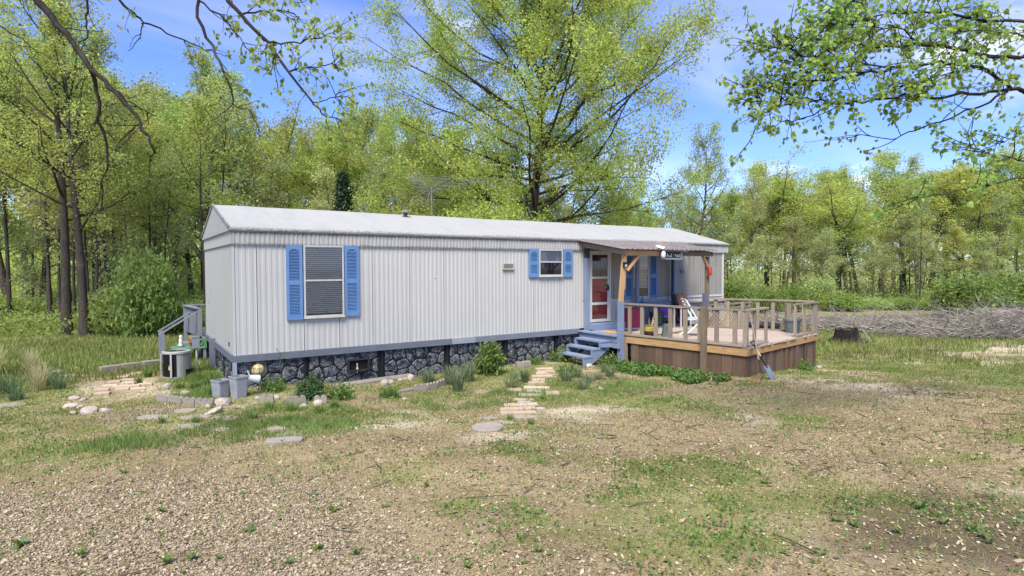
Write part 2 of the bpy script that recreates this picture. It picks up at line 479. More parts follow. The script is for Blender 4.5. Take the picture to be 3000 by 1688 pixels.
def ground_mat():
    m, t, b, o = new_mat('ground_soil'); g = G(t)
    P = g.coord('Object')
    at = lambda nme: g.n('ShaderNodeAttribute', attribute_name=nme).outputs['Fac']
    n1 = g.noise(P, 2.2, 8, 0.62); n2 = g.noise(P, 14, 6, 0.65); n3 = g.noise(P, 60, 4, 0.6); n4 = g.noise(P, 0.6, 4)
    soil = g.ramp(n2, [(0.28, (0.13, 0.088, 0.05)), (0.5, (0.275, 0.205, 0.122)), (0.72, (0.39, 0.305, 0.20))])
    straw = g.ramp(n3, [(0.3, (0.15, 0.105, 0.055)), (0.52, (0.345, 0.27, 0.15)), (0.72, (0.48, 0.40, 0.26))])
    c = g.mix(g.rng(n1, 0.38, 0.62), soil, straw)
    n5 = g.noise(P, 150, 3, 0.7); vs = g.n('ShaderNodeTexVoronoi', {'Vector': P, 'Scale': 75.0}).outputs['Distance']
    c = g.hsv(c, 0.5, 1.0, g.math('MULTIPLY', g.rng(n5, 0.3, 0.7, 0.80, 1.34), g.rng(vs, 0.15, 0.75, 1.12, 0.70)))
    sand = g.ramp(n3, [(0.3, (0.42, 0.345, 0.25)), (0.7, (0.62, 0.53, 0.41))])
    c = g.mix(g.math('MULTIPLY', at('bare'), g.rng(n2, 0.30, 0.50, 0.55, 1.0)), c, sand)
    green = g.ramp(n2, [(0.25, (0.10, 0.12, 0.035)), (0.5, (0.20, 0.205, 0.075)), (0.75, (0.32, 0.285, 0.14))])
    gm = g.rng(g.math('ADD', g.math('ADD', at('grass'), 0.06), g.math('MULTIPLY', g.math('SUBTRACT', n2, 0.5), 0.9)), 0.3, 0.85, 0, 0.85)
    c = g.mix(gm, c, green)
    vo = g.n('ShaderNodeTexVoronoi', {'Vector': g.coord('Object'), 'Scale': 26.0, 'Randomness': 1.0})
    peb = g.ramp(g.n('ShaderNodeSeparateColor', {0: vo.outputs['Color']}).outputs[0], [(0.0, (0.20, 0.15, 0.09)), (0.4, (0.30, 0.24, 0.16)), (1.0, (0.42, 0.36, 0.275))])
    peb = g.mix(g.rng(vo.outputs['Distance'], 0.4, 0.7), peb, (0.17, 0.125, 0.09))
    rm = g.rng(g.math('ADD', at('gravel'), g.math('MULTIPLY', g.math('SUBTRACT', n2, 0.5), 0.8)), 0.35, 0.75, 0, 0.95)
    c = g.mix(rm, c, peb)
    hum = g.ramp(n2, [(0.3, (0.045, 0.034, 0.024)), (0.7, (0.15, 0.115, 0.075))])
    c = g.mix(g.math('MULTIPLY', at('humus'), g.rng(n2, 0.3, 0.6, 0.5, 0.95)), c, hum)
    c = g.hsv(c, 0.5, 1.0, g.rng(n4, 0.3, 0.7, 0.86, 1.12))
    g.set(b.inputs['Base Color'], c); b.inputs['Roughness'].default_value = 0.97; b.inputs['Specular IOR Level'].default_value = 0.12
    h = g.math('ADD', g.math('MULTIPLY', n2, 0.7), g.math('MULTIPLY', n3, 0.5))
    h = g.math('SUBTRACT', h, g.math('MULTIPLY', g.math('MULTIPLY', vo.outputs['Distance'], rm), 1.1))
    g.set(b.inputs['Normal'], g.bump(h, 0.9, 0.035))
    return m
go = link('ground', fast_mesh('ground', np.stack([GX, GY, GZ], -1).reshape(-1, 3), gf, ground_mat(), {'grass': GM.ravel(), 'gravel': RM.ravel(), 'bare': BM.ravel(), 'humus': HM.ravel()}))
go['kind'] = 'structure'; go['label'] = 'patchy dirt yard with thin grass and pale gravel'
go.data.polygons.foreach_set('use_smooth', [True] * len(go.data.polygons))

# ------------------------------------------------------------------ materials for built things
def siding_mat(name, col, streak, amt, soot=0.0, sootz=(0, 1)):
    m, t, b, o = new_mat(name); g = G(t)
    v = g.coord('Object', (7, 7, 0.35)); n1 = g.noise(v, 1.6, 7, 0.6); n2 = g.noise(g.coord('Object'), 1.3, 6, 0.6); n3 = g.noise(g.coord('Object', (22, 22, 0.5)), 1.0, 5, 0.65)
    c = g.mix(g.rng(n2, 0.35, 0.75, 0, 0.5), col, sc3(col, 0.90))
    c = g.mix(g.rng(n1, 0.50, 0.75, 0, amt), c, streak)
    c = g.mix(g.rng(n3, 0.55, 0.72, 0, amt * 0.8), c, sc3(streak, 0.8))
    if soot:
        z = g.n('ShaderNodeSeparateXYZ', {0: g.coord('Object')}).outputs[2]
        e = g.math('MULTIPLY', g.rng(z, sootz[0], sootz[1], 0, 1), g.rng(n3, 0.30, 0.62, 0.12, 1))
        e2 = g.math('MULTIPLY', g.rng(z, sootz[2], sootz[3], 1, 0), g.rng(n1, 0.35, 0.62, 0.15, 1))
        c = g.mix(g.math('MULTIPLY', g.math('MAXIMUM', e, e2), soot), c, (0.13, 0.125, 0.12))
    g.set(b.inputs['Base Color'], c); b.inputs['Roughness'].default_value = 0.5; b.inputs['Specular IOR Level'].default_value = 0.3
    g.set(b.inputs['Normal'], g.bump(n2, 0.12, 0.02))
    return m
M_siding = siding_mat('white_aluminium_siding', (0.44, 0.43, 0.408), (0.355, 0.343, 0.32), 0.35)
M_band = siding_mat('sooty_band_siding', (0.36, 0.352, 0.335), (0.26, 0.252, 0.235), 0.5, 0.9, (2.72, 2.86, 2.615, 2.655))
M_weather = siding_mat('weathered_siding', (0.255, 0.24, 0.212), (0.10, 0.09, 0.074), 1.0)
M_end = siding_mat('flat_end_siding', (0.405, 0.395, 0.36), (0.33, 0.32, 0.28), 0.45)
M_trimwhite = simple('white_trim', (0.50, 0.495, 0.47), 0.5, 0.08, 4, bump=0.05, dirt=(0.36, 0.34, 0.31), dirt_amt=0.45)
M_winframe = simple('window_metal', (0.46, 0.45, 0.43), 0.4, 0.1, 9, bump=0.05, dirt=(0.30, 0.28, 0.25), dirt_amt=0.4)
M_blue = painted('shutter_blue', (0.115, 0.225, 0.43), (0.085, 0.155, 0.30), 0.5, 0.5, 0.04)
M_peri = painted('periwinkle_paint', (0.185, 0.23, 0.33), (0.14, 0.15, 0.18), 0.65, 0.75, 0.06)
M_greytrim = painted('blue_grey_trim', (0.145, 0.160, 0.195), (0.24, 0.25, 0.28), 0.6, 0.5, 0.15)
M_greytrim2 = painted('pale_grey_trim', (0.27, 0.30, 0.34), (0.2, 0.21, 0.23), 0.6, 0.5, 0.05)
M_core = simple('dark_core', (0.03, 0.03, 0.033), 0.9, 0.1, 2, bump=0)
M_black = simple('black_plastic', (0.012, 0.012, 0.014), 0.45, 0.2, 8, bump=0.05)
M_blind = simple('blind_slat', (0.55, 0.545, 0.51), 0.6, 0.1, 9, bump=0)
M_curtain = simple('curtain_cloth', (0.46, 0.46, 0.46), 0.9, 0.25, 3, (14, 1, 0.6), bump=0.3)
M_glass = glassmat('window_glass')
M_red = simple('red_door_paint', (0.42, 0.03, 0.032), 0.5, 0.14, 5, bump=0.06)
M_oldwood = wood('weathered_wood', (0.30, 0.245, 0.19), (0.15, 0.115, 0.088), rnd=0.16)
M_railwood = wood('grey_rail_wood', (0.295, 0.245, 0.185), (0.165, 0.13, 0.097), rnd=0.14)
M_deckwood = wood('deck_board_wood', (0.44, 0.36, 0.295), (0.27, 0.205, 0.165), rnd=0.10)
M_rim = wood('golden_rim_wood', (0.44, 0.275, 0.12), (0.25, 0.14, 0.058), rnd=0.06)
M_newwood = wood('new_pine', (0.52, 0.335, 0.175), (0.36, 0.20, 0.09), rnd=0.08)
M_postwood = wood('brown_post_wood', (0.21, 0.16, 0.105), (0.105, 0.075, 0.05), rnd=0.06)
M_brownskirt = wood('brown_skirt_board', (0.135, 0.087, 0.058), (0.085, 0.053, 0.036), rnd=0.22, knots=False)
M_lattice = wood('lattice_wood', (0.46, 0.375, 0.27), (0.30, 0.23, 0.16), rnd=0.1, knots=False)
M_porchroof = simple('purple_brown_metal_roofing', (0.185, 0.157, 0.15), 0.42, 0.16, 3, (1, 3, 1), bump=0.05, dirt=(0.30, 0.25, 0.235), dirt_amt=0.6, spec=0.5)

def roof_mat():
    m, t, b, o = new_mat('white_roof_coating'); g = G(t)
    P = g.coord('Object'); n1 = g.noise(g.coord('Object', (1.2, 0.35, 1)), 2.0, 7, 0.62, 0.6); n2 = g.noise(P, 9, 6, 0.65); n3 = g.noise(P, 34, 4, 0.6)
    c = g.mix(g.rng(n1, 0.42, 0.75, 0, 0.55), (0.33, 0.325, 0.312), (0.27, 0.265, 0.255))
    c = g.mix(g.rng(n2, 0.60, 0.78, 0, 0.35), c, (0.29, 0.28, 0.28))
    y = g.n('ShaderNodeSeparateXYZ', {0: P}).outputs[1]
    edge = g.math('MULTIPLY', g.rng(y, -0.012, 0.04, 1, 0), g.rng(g.noise(g.coord('Object', (6, 1, 14)), 3.0, 6, 0.7), 0.42, 0.60))
    c = g.mix(edge, c, (0.17, 0.165, 0.15))
    g.set(b.inputs['Base Color'], c); b.inputs['Roughness'].default_value = 0.75; b.inputs['Specular IOR Level'].default_value = 0.25
    g.set(b.inputs['Normal'], g.bump(g.math('ADD', n1, g.math('MULTIPLY', n3, 0.25)), 0.5, 0.03))
    return m
M_roof = roof_mat()
def stone_mat(name, base, lite, amt):
    m, t, b, o = new_mat(name); g = G(t)
    oi = g.n('ShaderNodeObjectInfo')
    c0 = g.n('ShaderNodeTexCoord'); ad = g.n('ShaderNodeVectorMath', {0: c0.outputs['Object']}, operation='ADD')
    t.links.new(g.n('ShaderNodeCombineXYZ', {0: g.math('MULTIPLY', oi.outputs['Random'], 53.0)}).outputs[0], ad.inputs[1])
    n = g.noise(ad.outputs[0], 21, 4, 0.55, 1.6); n2 = g.noise(ad.outputs[0], 7, 4, 0.5)
    ln = g.rng(g.math('ABSOLUTE', g.math('SUBTRACT', n, 0.5)), 0.0, 0.055, 1, 0)
    ln = g.math('MULTIPLY', ln, g.rng(n2, 0.36, 0.56, 0, amt))
    c = g.mix(ln, g.ramp(n2, [(0.3, base), (0.7, sc3(base, 2.1))]), lite)
    g.set(b.inputs['Base Color'], c); b.inputs['Roughness'].default_value = 0.6; b.inputs['Specular IOR Level'].default_value = 0.3
    g.set(b.inputs['Normal'], g.bump(n, 0.5, 0.012))
    return m
M_stone = stone_mat('painted_slate_stone', (0.013, 0.015, 0.020), (0.33, 0.34, 0.36), 0.95)
M_stonerim = stone_mat('painted_stone_edge', (0.014, 0.016, 0.020), (0.36, 0.37, 0.39), 1.0)
M_grout = simple('black_skirting_board', (0.008, 0.009, 0.011), 0.7, 0.2, 5, bump=0.1)

# ------------------------------------------------------------------ the mobile home
HL, HW = 14.72, 4.52
ZB, ZBELT, ZE, ZR = 0.498, 2.617, 2.855, 3.547
home = thing('mobile_home', 'long white aluminium sided mobile home with white roof and blue shutters', 'mobile home')

def corrugated(x0, x1, z0, z1, y, pitch=0.107, depth=0.006):
    """one vertical-ribbed sheet facing -Y, with a rolled lip at either side"""
    m = MB(); xs = [(x0, -0.004)]
    n = max(1, round((x1 - x0 - 0.012) / pitch)); p = (x1 - x0 - 0.012) / n
    for i in range(n):
        for f, d in ((0.0, 0), (0.42, 0), (0.56, depth), (0.86, depth)):
            xs.append((x0 + 0.006 + (i + f) * p, d))
    xs += [(x1 - 0.006, 0), (x1, -0.004)]
    v = [(x, y + d, z0) for x, d in xs] + [(x, y + d, z1) for x, d in xs] + [(x0, y + 0.02, z0), (x1, y + 0.02, z0), (x1, y + 0.02, z1), (x0, y + 0.02, z1)]
    k = len(xs)
    f = [(i, i + 1, k + i + 1, k + i) for i in range(k - 1)]
    f += [(2 * k, 2 * k + 3, 2 * k + 2, 2 * k + 1)]
    f += [tuple([2 * k] + list(range(k))[::1] + [2 * k + 1])[::-1], tuple([2 * k + 3] + list(range(k, 2 * k)) + [2 * k + 2])]
    m.add(v, f)
    return m
seams = [0.035, 0.42, 1.288, 2.0, 2.717, 3.574, 4.424, 5.272, 6.131, 6.977, 7.83, 8.66]
for a, b_ in zip(seams[:-1], seams[1:]):
    corrugated(a + 0.005, b_ - 0.005, ZB, ZBELT - 0.003, 0.0).build('siding_panel', M_siding, home)
# behind the porch: weathered sheets above a white rail, clean sheets below it
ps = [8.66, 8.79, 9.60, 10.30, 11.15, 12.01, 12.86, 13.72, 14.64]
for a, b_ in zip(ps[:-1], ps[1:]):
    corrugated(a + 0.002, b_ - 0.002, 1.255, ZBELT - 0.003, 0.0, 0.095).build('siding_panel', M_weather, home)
    corrugated(a + 0.002, b_ - 0.002, ZB, 1.195, 0.0, 0.095).build('siding_panel', M_siding, home)
MB().box((9.62, -0.022, 1.197), (14.64, 0.018, 1.253)).build('chair_rail_moulding', M_trimwhite, home)
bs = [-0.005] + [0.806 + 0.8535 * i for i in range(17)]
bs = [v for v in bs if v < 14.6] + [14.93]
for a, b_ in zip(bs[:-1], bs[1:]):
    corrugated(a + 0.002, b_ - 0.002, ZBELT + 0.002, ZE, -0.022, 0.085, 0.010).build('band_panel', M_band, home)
MB().box((-0.012, -0.034, ZBELT - 0.014), (14.93, -0.018, ZBELT + 0.001)).box((-0.03, -0.04, ZE - 0.006), (14.945, -0.02, ZE + 0.010)).build('belt_moulding', simple('dirty_moulding', (0.20, 0.20, 0.195), 0.6, 0.35, 4, (3, 1, 1), bump=0.05), home)
# inner body so that nothing shows through
MB().box((0.03, 0.03, 0.37), (HL - 0.03, HW - 0.03, 2.85)).build('wall_core', M_core, home)
# gable ends
def end_wall(x, sgn):
    m = MB()
    pr = [(-0.0, ZBELT + 0.002), (HW, ZBELT + 0.002), (HW, ZE), (HW / 2, ZR - 0.03), (0, ZE)]
    v = [(x, y, z) for y, z in pr] + [(x + sgn * 0.028, y, z) for y, z in pr]
    f = [(4, 3, 2, 1, 0), (5, 6, 7, 8, 9)] + [(i, (i + 1) % 5, 5 + (i + 1) % 5, 5 + i) for i in range(5)]
    if sgn < 0: f = [q[::-1] for q in f]
    return m.add(v, f)
end_wall(-0.014, 1).build('gable_panel', M_end, home)
end_wall(14.90, -1).build('gable_panel', M_end, home)
ys = [0.03, 1.15, 2.30, 3.42, HW]
for a, b_ in zip(ys[:-1], ys[1:]):
    MB().box((0.0, a + 0.0015, ZB), (0.028, b_ - 0.0015, ZBELT - 0.002)).build('end_panel', M_end, home)
    MB().box((HL - 0.028, a + 0.0015, ZB), (HL, b_ - 0.0015, ZBELT - 0.002)).build('end_panel', M_end, home)
MB().box((-0.026, -0.03, ZBELT - 0.014), (-0.013, HW, ZBELT + 0.001)).build('belt_moulding', bpy.data.materials['dirty_moulding'], home)
MB().box((-0.006, -0.008, ZB), (0.034, 0.03, ZBELT - 0.015)).build('corner_trim', M_siding, home)
MB().box((14.642, -0.015, ZB - 0.1), (HL + 0.006, 0.03, ZBELT - 0.015)).build('corner_trim', M_trimwhite, home)
MB().box((0.03, HW - 0.028, ZB), (HL - 0.03, HW, ZE)).build('rear_wall', M_siding, home)
MB().box((4.2, -0.006, 1.9), (4.22, -0.002, 1.92)).box((0.012, 3.9, 1.3), (-0.004, 3.93, 1.36)).box((-0.012, 0.55, 0.62), (-0.003, 0.62, 0.70)).build('cable_inlet', M_black, home)
# roof: one bent sheet, slightly uneven along its length
def roof_build():
    prof = [(-0.036, ZE + 0.006), (-0.05, ZE + 0.018), (-0.052, ZE + 0.05), (-0.035, ZE + 0.072)]
    for k in range(1, 8): prof.append((-0.035 + (HW / 2 + 0.035) * k / 8, ZE + 0.072 + (ZR - ZE - 0.072) * k / 8))
    prof += [(HW / 2 - 0.04, ZR - 0.006), (HW / 2, ZR)]
    prof = prof + [(HW - y, z) for y, z in prof[-2::-1]]
    xs = np.linspace(-0.05, 14.96, 90); k = len(prof); v = []; f = []
    for i, x in enumerate(xs):
        for j, (y, z) in enumerate(prof):
            w = (fnoise(x, y, 0.9, 6.6, 3) - 0.5) * 0.035 if 3 <= j < k - 3 else (fnoise(x, y, 0.35, 2.6, 2) - 0.5) * 0.014
            v.append((x, y, z + float(w)))
    for i in range(len(xs) - 1):
        for j in range(k):
            j2 = (j + 1) % k
            f.append((i * k + j, (i + 1) * k + j, (i + 1) * k + j2, i * k + j2)[::-1])
    f.append(tuple(range(k))); f.append(tuple(len(v) - k + j for j in reversed(range(k))))
    return MB().add(v, f)
ro = roof_build().build('roof', M_roof, home)
# raised edge strip along the rake, grimy
m = MB(); m.bar((-0.055, -0.03, ZE + 0.075), (-0.055, HW / 2, ZR + 0.003), 0.03, 0.05).bar((-0.055, HW / 2, ZR + 0.003), (-0.055, HW + 0.03, ZE + 0.075), 0.03, 0.05)
m.build('rake_edge', simple('grimy_rake', (0.22, 0.21, 0.20), 0.8, 0.5, 7, bump=0.3), ro)
vp = MB().lathe([(0.05, -0.12), (0.05, 0.10), (0.046, 0.14)], (0, 0, 0), 14).build('vent_pipe', simple('dark_pipe', (0.07, 0.07, 0.07), 0.6, 0.6, 14, bump=0.2), ro, (4.34, 1.95, 3.43), smooth=False)
MB().lathe([(0.04, 0.13), (0.115, 0.145), (0.12, 0.165), (0.07, 0.19), (0.01, 0.20)], (0, 0, 0), 16).build('rain_cap', simple('grey_cap', (0.25, 0.24, 0.24), 0.6, 0.5, 14, bump=0.2), ro, (4.34, 1.95, 3.43))

# painted trim boards along the foot of the wall
tb = [-0.03, 2.2, 4.62, 5.25, 8.5]
for i, (a, b_) in enumerate(zip(tb[:-1], tb[1:])):
    board('trim_board', (a, -0.02, 0.432), (b_ - 0.004, -0.02, 0.430), 0.04, 0.128, M_greytrim2 if i == 2 else M_greytrim, home)
board('trim_board', (-0.02, 0.0, 0.432), (-0.02, HW, 0.432), 0.036, 0.128, M_greytrim, home)
board('trim_board', (-0.02, 0.004, 0.500), (-0.02, HW, 0.500), 0.05, 0.014, M_greytrim, home)
# skirting: moulded rock sheets, five stones wide, set between black battens
rnd = random.Random(11)
def clip(poly, p, q):
    """part of poly nearer to p than to q"""
    mx, my = (p[0] + q[0]) / 2, (p[1] + q[1]) / 2; nx_, ny_ = q[0] - p[0], q[1] - p[1]
    s = lambda a: (a[0] - mx) * nx_ + (a[1] - my) * ny_
    out = []
    for i in range(len(poly)):
        a, b2 = poly[i], poly[(i + 1) % len(poly)]; sa, sb = s(a), s(b2)
        if sa <= 0: out.append(a)
        if (sa < 0) != (sb < 0):
            t_ = sa / (sa - sb); out.append((a[0] + (b2[0] - a[0]) * t_, a[1] + (b2[1] - a[1]) * t_))
    return out
PW, PH = 1.46, 0.74
seeds = []
for r_ in range(3):
    for c_ in range(5):
        seeds.append(((c_ + 0.5 + (0.22 if r_ % 2 else -0.2) + rnd.uniform(-0.34, 0.34)) * PW / 5, (r_ + 0.5 + rnd.uniform(-0.30, 0.30)) * PH / 3))
stone_meshes = []
for i, s_ in enumerate(seeds):
    poly = [(0.0, 0.0), (PW, 0.0), (PW, PH), (0.0, PH)]
    for j, q_ in enumerate(seeds):
        if j != i: poly = clip(poly, s_, q_)
    # resample the outline, pull it in for the joint, and roughen it
    per = []
    for a, b2 in zip(poly, poly[1:] + poly[:1]):
        L_ = math.hypot(b2[0] - a[0], b2[1] - a[1]); n_ = max(1, int(L_ / 0.045))
        per += [(a[0] + (b2[0] - a[0]) * k / n_, a[1] + (b2[1] - a[1]) * k / n_) for k in range(n_)]
    cx2 = sum(p[0] for p in per) / len(per); cy2 = sum(p[1] for p in per) / len(per)
    sm_ = [((per[k - 1][0] + 2 * per[k][0] + per[(k + 1) % len(per)][0]) / 4, (per[k - 1][1] + 2 * per[k][1] + per[(k + 1) % len(per)][1]) / 4) for k in range(len(per))]
    ring = []
    for x, z in sm_:
        d = math.hypot(x - cx2, z - cy2); k = (d - 0.008 - rnd.uniform(0, 0.009)) / d
        ring.append((cx2 + (x - cx2) * k, cy2 + (z - cy2) * k))
    n_ = len(ring); v = []
    for k_, y_, in ((1.0, -0.002), (0.97, -0.014), (0.86, -0.020), (0.45, -0.024)):
        v += [(cx2 + (x - cx2) * k_, y_ - rnd.uniform(0, 0.005), cy2 + (z - cy2) * k_) for x, z in ring]
    v.append((cx2, -0.025, cy2))
    mb = MB()
    fr = []
    for k in range(3):
        fr += [(k * n_ + a, k * n_ + (a + 1) % n_, (k + 1) * n_ + (a + 1) % n_, (k + 1) * n_ + a) for a in range(n_)]
    fr += [(3 * n_ + a, 3 * n_ + (a + 1) % n_, 4 * n_) for a in range(n_)]
    mb.add(v, fr)
    mb.m = [1] * (2 * n_) + [0] * (2 * n_)
    stone_meshes.append(mb.mesh('stone', [M_stone, M_stonerim]))
def skirting(mw, skip=(), cut=0):
    me = MB().box((cut - 0.005, 0.0, 0), (PW + 0.005, 0.02, PH)).mesh('skirting_sheet', M_grout)
    s = link('skirting_sheet', me, home, mw=mw)
    for i, sme in enumerate(stone_meshes):
        if i not in skip: link('stone', sme, s)
    return s
rotx = lambda x, y, z, rz: Matrix.Translation((x, y, z)) @ Matrix.Rotation(rz, 4, 'Z')
pitchx = [-0.20, 1.40, 3.0, 4.6, 6.2, 7.8]
fx = [0.075, 1.385, 2.99, 4.59, 6.215, 7.80]
for i, x in enumerate(fx):
    if i == 0:
        pass
    skirting(rotx(x - (0.22 if i == 0 else 0), 0.05, -0.36, 0), skip=(0, 5, 10) if i == 0 else (), cut=0.20 if i == 0 else 0)
for x in (1.303, 2.931, 4.523, 6.14, 7.742):
    MB().box((x - 0.022, 0.022, -0.45), (x + 0.026, 0.075, 0.37)).build('skirting_batten', M_grout, home)
for k in range(3):
    skirting(rotx(0.05, 1.56 + k * 1.50, -0.36, -math.pi / 2))
    MB().box((0.012, 1.555 + k * 1.5, -0.45), (0.07, 1.60 + k * 1.5, 0.37)).build('skirting_batten', M_grout, home)
MB().box((0.06, 0.06, -0.42), (HL - 0.06, HW - 0.06, 0.36)).build('skirting_backing', M_grout, home)
board('corner_post', (0.0, -0.035, -0.15), (0.0, -0.035, 0.368), 0.07, 0.06, M_greytrim2, home, (0, 1, 0))
board('meter_post', (-0.07, 2.75, -0.15), (-0.07, 2.75, 0.56), 0.11, 0.10, M_greytrim, home, (0, 1, 0))
# crawl-space opening with its stand pipe
fr_ = MB().box((2.15, -0.045, -0.03), (2.63, 0.03, 0.0)).box((2.15, -0.045, 0.20), (2.63, 0.03, 0.23)).box((2.15, -0.0452, 0.0), (2.19, 0.03, 0.20)).box((2.59, -0.0452, 0.0), (2.63, 0.03, 0.20)).box((2.19, -0.001, 0.0), (2.59, 0.006, 0.20), 1)
ac = fr_.build('crawl_space_vent', [simple('black_wood', (0.02, 0.021, 0.023), 0.8, 0.4, 6), simple('void_black', (0.004, 0.004, 0.004), 1, 0, 3, bump=0)], home)
MB().tube([(2.36, -0.025, -0.06), (2.36, -0.025, 0.14)], 0.013, 8).lathe([(0.02, 0), (0.028, 0.02), (0.02, 0.05)], (2.36, -0.026, 0.0), 8).build('stand_pipe', simple('pipe_cream', (0.42, 0.38, 0.31), 0.6, 0.3, 20), ac)
# wall vent hood
vb = MB().box((6.03, -0.045, 2.10), (6.36, 0.0, 2.125)).box((6.03, -0.045, 2.235), (6.36, 0.0, 2.255)).box((6.03, -0.0452, 2.125), (6.055, 0.0, 2.235)).box((6.335, -0.0452, 2.125), (6.36, 0.0, 2.235)).box((6.055, -0.012, 2.125), (6.335, -0.004, 2.235), 1)
M_vent = simple('almond_vent', (0.40, 0.37, 0.30), 0.6, 0.25, 12, bump=0.1)
vh = vb.build('exhaust_vent', [M_vent, M_black], home)
for k in range(4):
    MB().bar((6.055, -0.03, 2.137 + k * 0.029), (6.335, -0.03, 2.137 + k * 0.029), 0.03, 0.007, (0, -0.5, 0.85)).build('slat', M_vent, vh)

def window(x0, x1, z0, z1, zm, blind=True, curtain=False):
    w = 0.032
    fr2 = MB().box((x0, -0.055, z0), (x1, 0.0, z0 + w)).box((x0, -0.055, z1 - w), (x1, 0.0, z1)).box((x0, -0.0553, z0 + w), (x0 + w, 0.0, z1 - w)).box((x1 - w, -0.0553, z0 + w), (x1, 0.0, z1 - w))
    fo = fr2.build('window', M_winframe, home)
    MB().box((x0 + w, -0.052, zm - 0.016), (x1 - w, -0.022, zm + 0.016)).build('meeting_rail', M_winframe, fo)
    MB().box((x0 + w, -0.012, z0 + w), (x1 - w, -0.006, z1 - w)).build('dark_room', M_core, fo)
    MB().box((x0 + w + 0.001, -0.042, zm + 0.017), (x1 - w - 0.001, -0.040, z1 - w - 0.001)).build('pane', M_glass, fo)
    MB().box((x0 + w + 0.001, -0.030, z0 + w + 0.001), (x1 - w - 0.001, -0.028, zm - 0.017)).build('pane', M_glass, fo)
    MB().box((x0 - 0.012, -0.068, z0 - 0.028), (x1 + 0.012, 0.0, z0 - 0.001)).build('sill', M_trimwhite, fo)
    zb = z0 + w + 0.02 if blind is True else blind
    if blind:
        m = MB(); z = z1 - w - 0.012
        while z > zb:
            m.bar((x0 + w + 0.006, -0.018, z), (x1 - w - 0.006, -0.018, z), 0.010, 0.029, (0, -0.4, 0.9)); z -= 0.040
        bl = m.build('blind', M_blind, fo); bl['kind'] = 'stuff'
    if curtain:
        m = MB(); n_ = 40
        pts = [(x0 + w + (x1 - x0 - 2 * w) * k / n_, -0.018 + 0.004 * math.sin(k * 1.9) + 0.002 * math.sin(k * 0.8)) for k in range(n_ + 1)]
        v = [(x, y, zm + 0.016) for x, y in pts] + [(x, y, z1 - w) for x, y in pts]
        m.add(v, [(k, k + 1, n_ + 2 + k, n_ + 1 + k) for k in range(n_)])
        m.build('curtain', M_curtain, fo)
        m = MB(); z = z0 + w + 0.04
        v = [(x, y, z0 + 0.07 + 0.055 + 0.03 * math.sin(k * 0.6) ** 2) for k, (x, y) in enumerate(pts)] + [(x, y, zm - 0.016) for x, y in pts]
        m.add(v, [(k, k + 1, n_ + 2 + k, n_ + 1 + k) for k in range(n_)])
        m.build('valance', simple('dim_valance', (0.06, 0.06, 0.058), 0.9, 0.3, 8), fo)
    return fo
def shutter(x0, x1, z0, z1):
    y = -0.048; s = 0.055; zmid = (z0 + z1) / 2 if z1 - z0 < 1 else z0 + (z1 - z0) * 0.50
    m = MB().box((x0, y, z0), (x0 + s, -0.004, z1)).box((x1 - s, y, z0), (x1, -0.004, z1))
    for a, b2 in ((z0, z0 + 0.10), (zmid - 0.045, zmid + 0.045), (z1 - 0.075, z1)): m.box((x0 + s, y + 0.0015, a), (x1 - s, -0.004, b2))
    m.box((x0 + s, -0.012, z0 + 0.10), (x1 - s, -0.0045, z1 - 0.075))
    # small arch at the head
    n_ = 8; xa, xb = x0 + s, x1 - s
    for k in range(n_):
        t0, t1 = k / n_, (k + 1) / n_
        za = z1 - 0.075 - 0.055 * (1 - math.sin(math.pi * t0)); zb_ = z1 - 0.075 - 0.055 * (1 - math.sin(math.pi * t1))
        x_0, x_1 = xa + (xb - xa) * t0, xa + (xb - xa) * t1
        m.add([(x_0, y + 0.004, za), (x_1, y + 0.004, zb_), (x_1, y + 0.004, z1 - 0.07), (x_0, y + 0.004, z1 - 0.07)], [(0, 1, 2, 3)])
    so = m.build('shutter', M_blue, home)
    lm = MB()
    for a, b2 in ((z0 + 0.115, zmid - 0.05), (zmid + 0.06, z1 - 0.09)):
        z = a
        while z < b2:
            lm.bar((x0 + s, -0.030, z), (x1 - s, -0.030, z), 0.034, 0.009, (0, -0.6, 0.8)); z += 0.0295
    lo = lm.build('louvers', M_blue, so); lo['kind'] = 'stuff'
    return so
window(1.288, 2.094, 1.165, 2.612, 1.905)
shutter(0.957, 1.262, 1.125, 2.606); shutter(2.112, 2.419, 1.15, 2.613)
window(7.135, 7.905, 1.935, 2.618, 2.295, blind=False, curtain=True)
shutter(6.826, 7.125, 1.902, 2.625); shutter(7.94, 8.245, 1.905, 2.628)
window(10.50, 11.16, 1.27, 2.56, 1.955, blind=1.52)
shutter(10.17, 10.48, 1.22, 2.56); shutter(11.18, 11.52, 1.225, 2.56)

# storm door over the red front door
dx0, dx1, dz0, dz1 = 8.79, 9.60, 0.64, 2.60
d = MB().box((dx0, -0.085, dz0), (dx0 + 0.055, 0, dz1)).box((dx1 - 0.055, -0.085, dz0), (dx1, 0, dz1)).box((dx0 + 0.055, -0.085, dz1 - 0.05), (dx1 - 0.055, 0, dz1)).build('door_frame', M_trimwhite, home)
red = MB().box((dx0 + 0.055, -0.03, dz0), (dx1 - 0.055, -0.002, dz1 - 0.05)).build('front_door', M_red, home)
sd_ = MB().box((dx0 + 0.06, -0.078, dz0 + 0.005), (dx0 + 0.115, -0.045, dz1 - 0.055)).box((dx1 - 0.115, -0.078, dz0 + 0.005), (dx1 - 0.06, -0.045, dz1 - 0.055))
for a, b2 in ((dz0 + 0.005, 0.725), (1.12, 1.185), (1.84, 1.895), (dz1 - 0.10, dz1 - 0.055)): sd_.box((dx0 + 0.115, -0.0775, a), (dx1 - 0.115, -0.0455, b2))
sdo = sd_.build('storm_door', M_trimwhite, home)
xa, xb = dx0 + 0.116, dx1 - 0.116
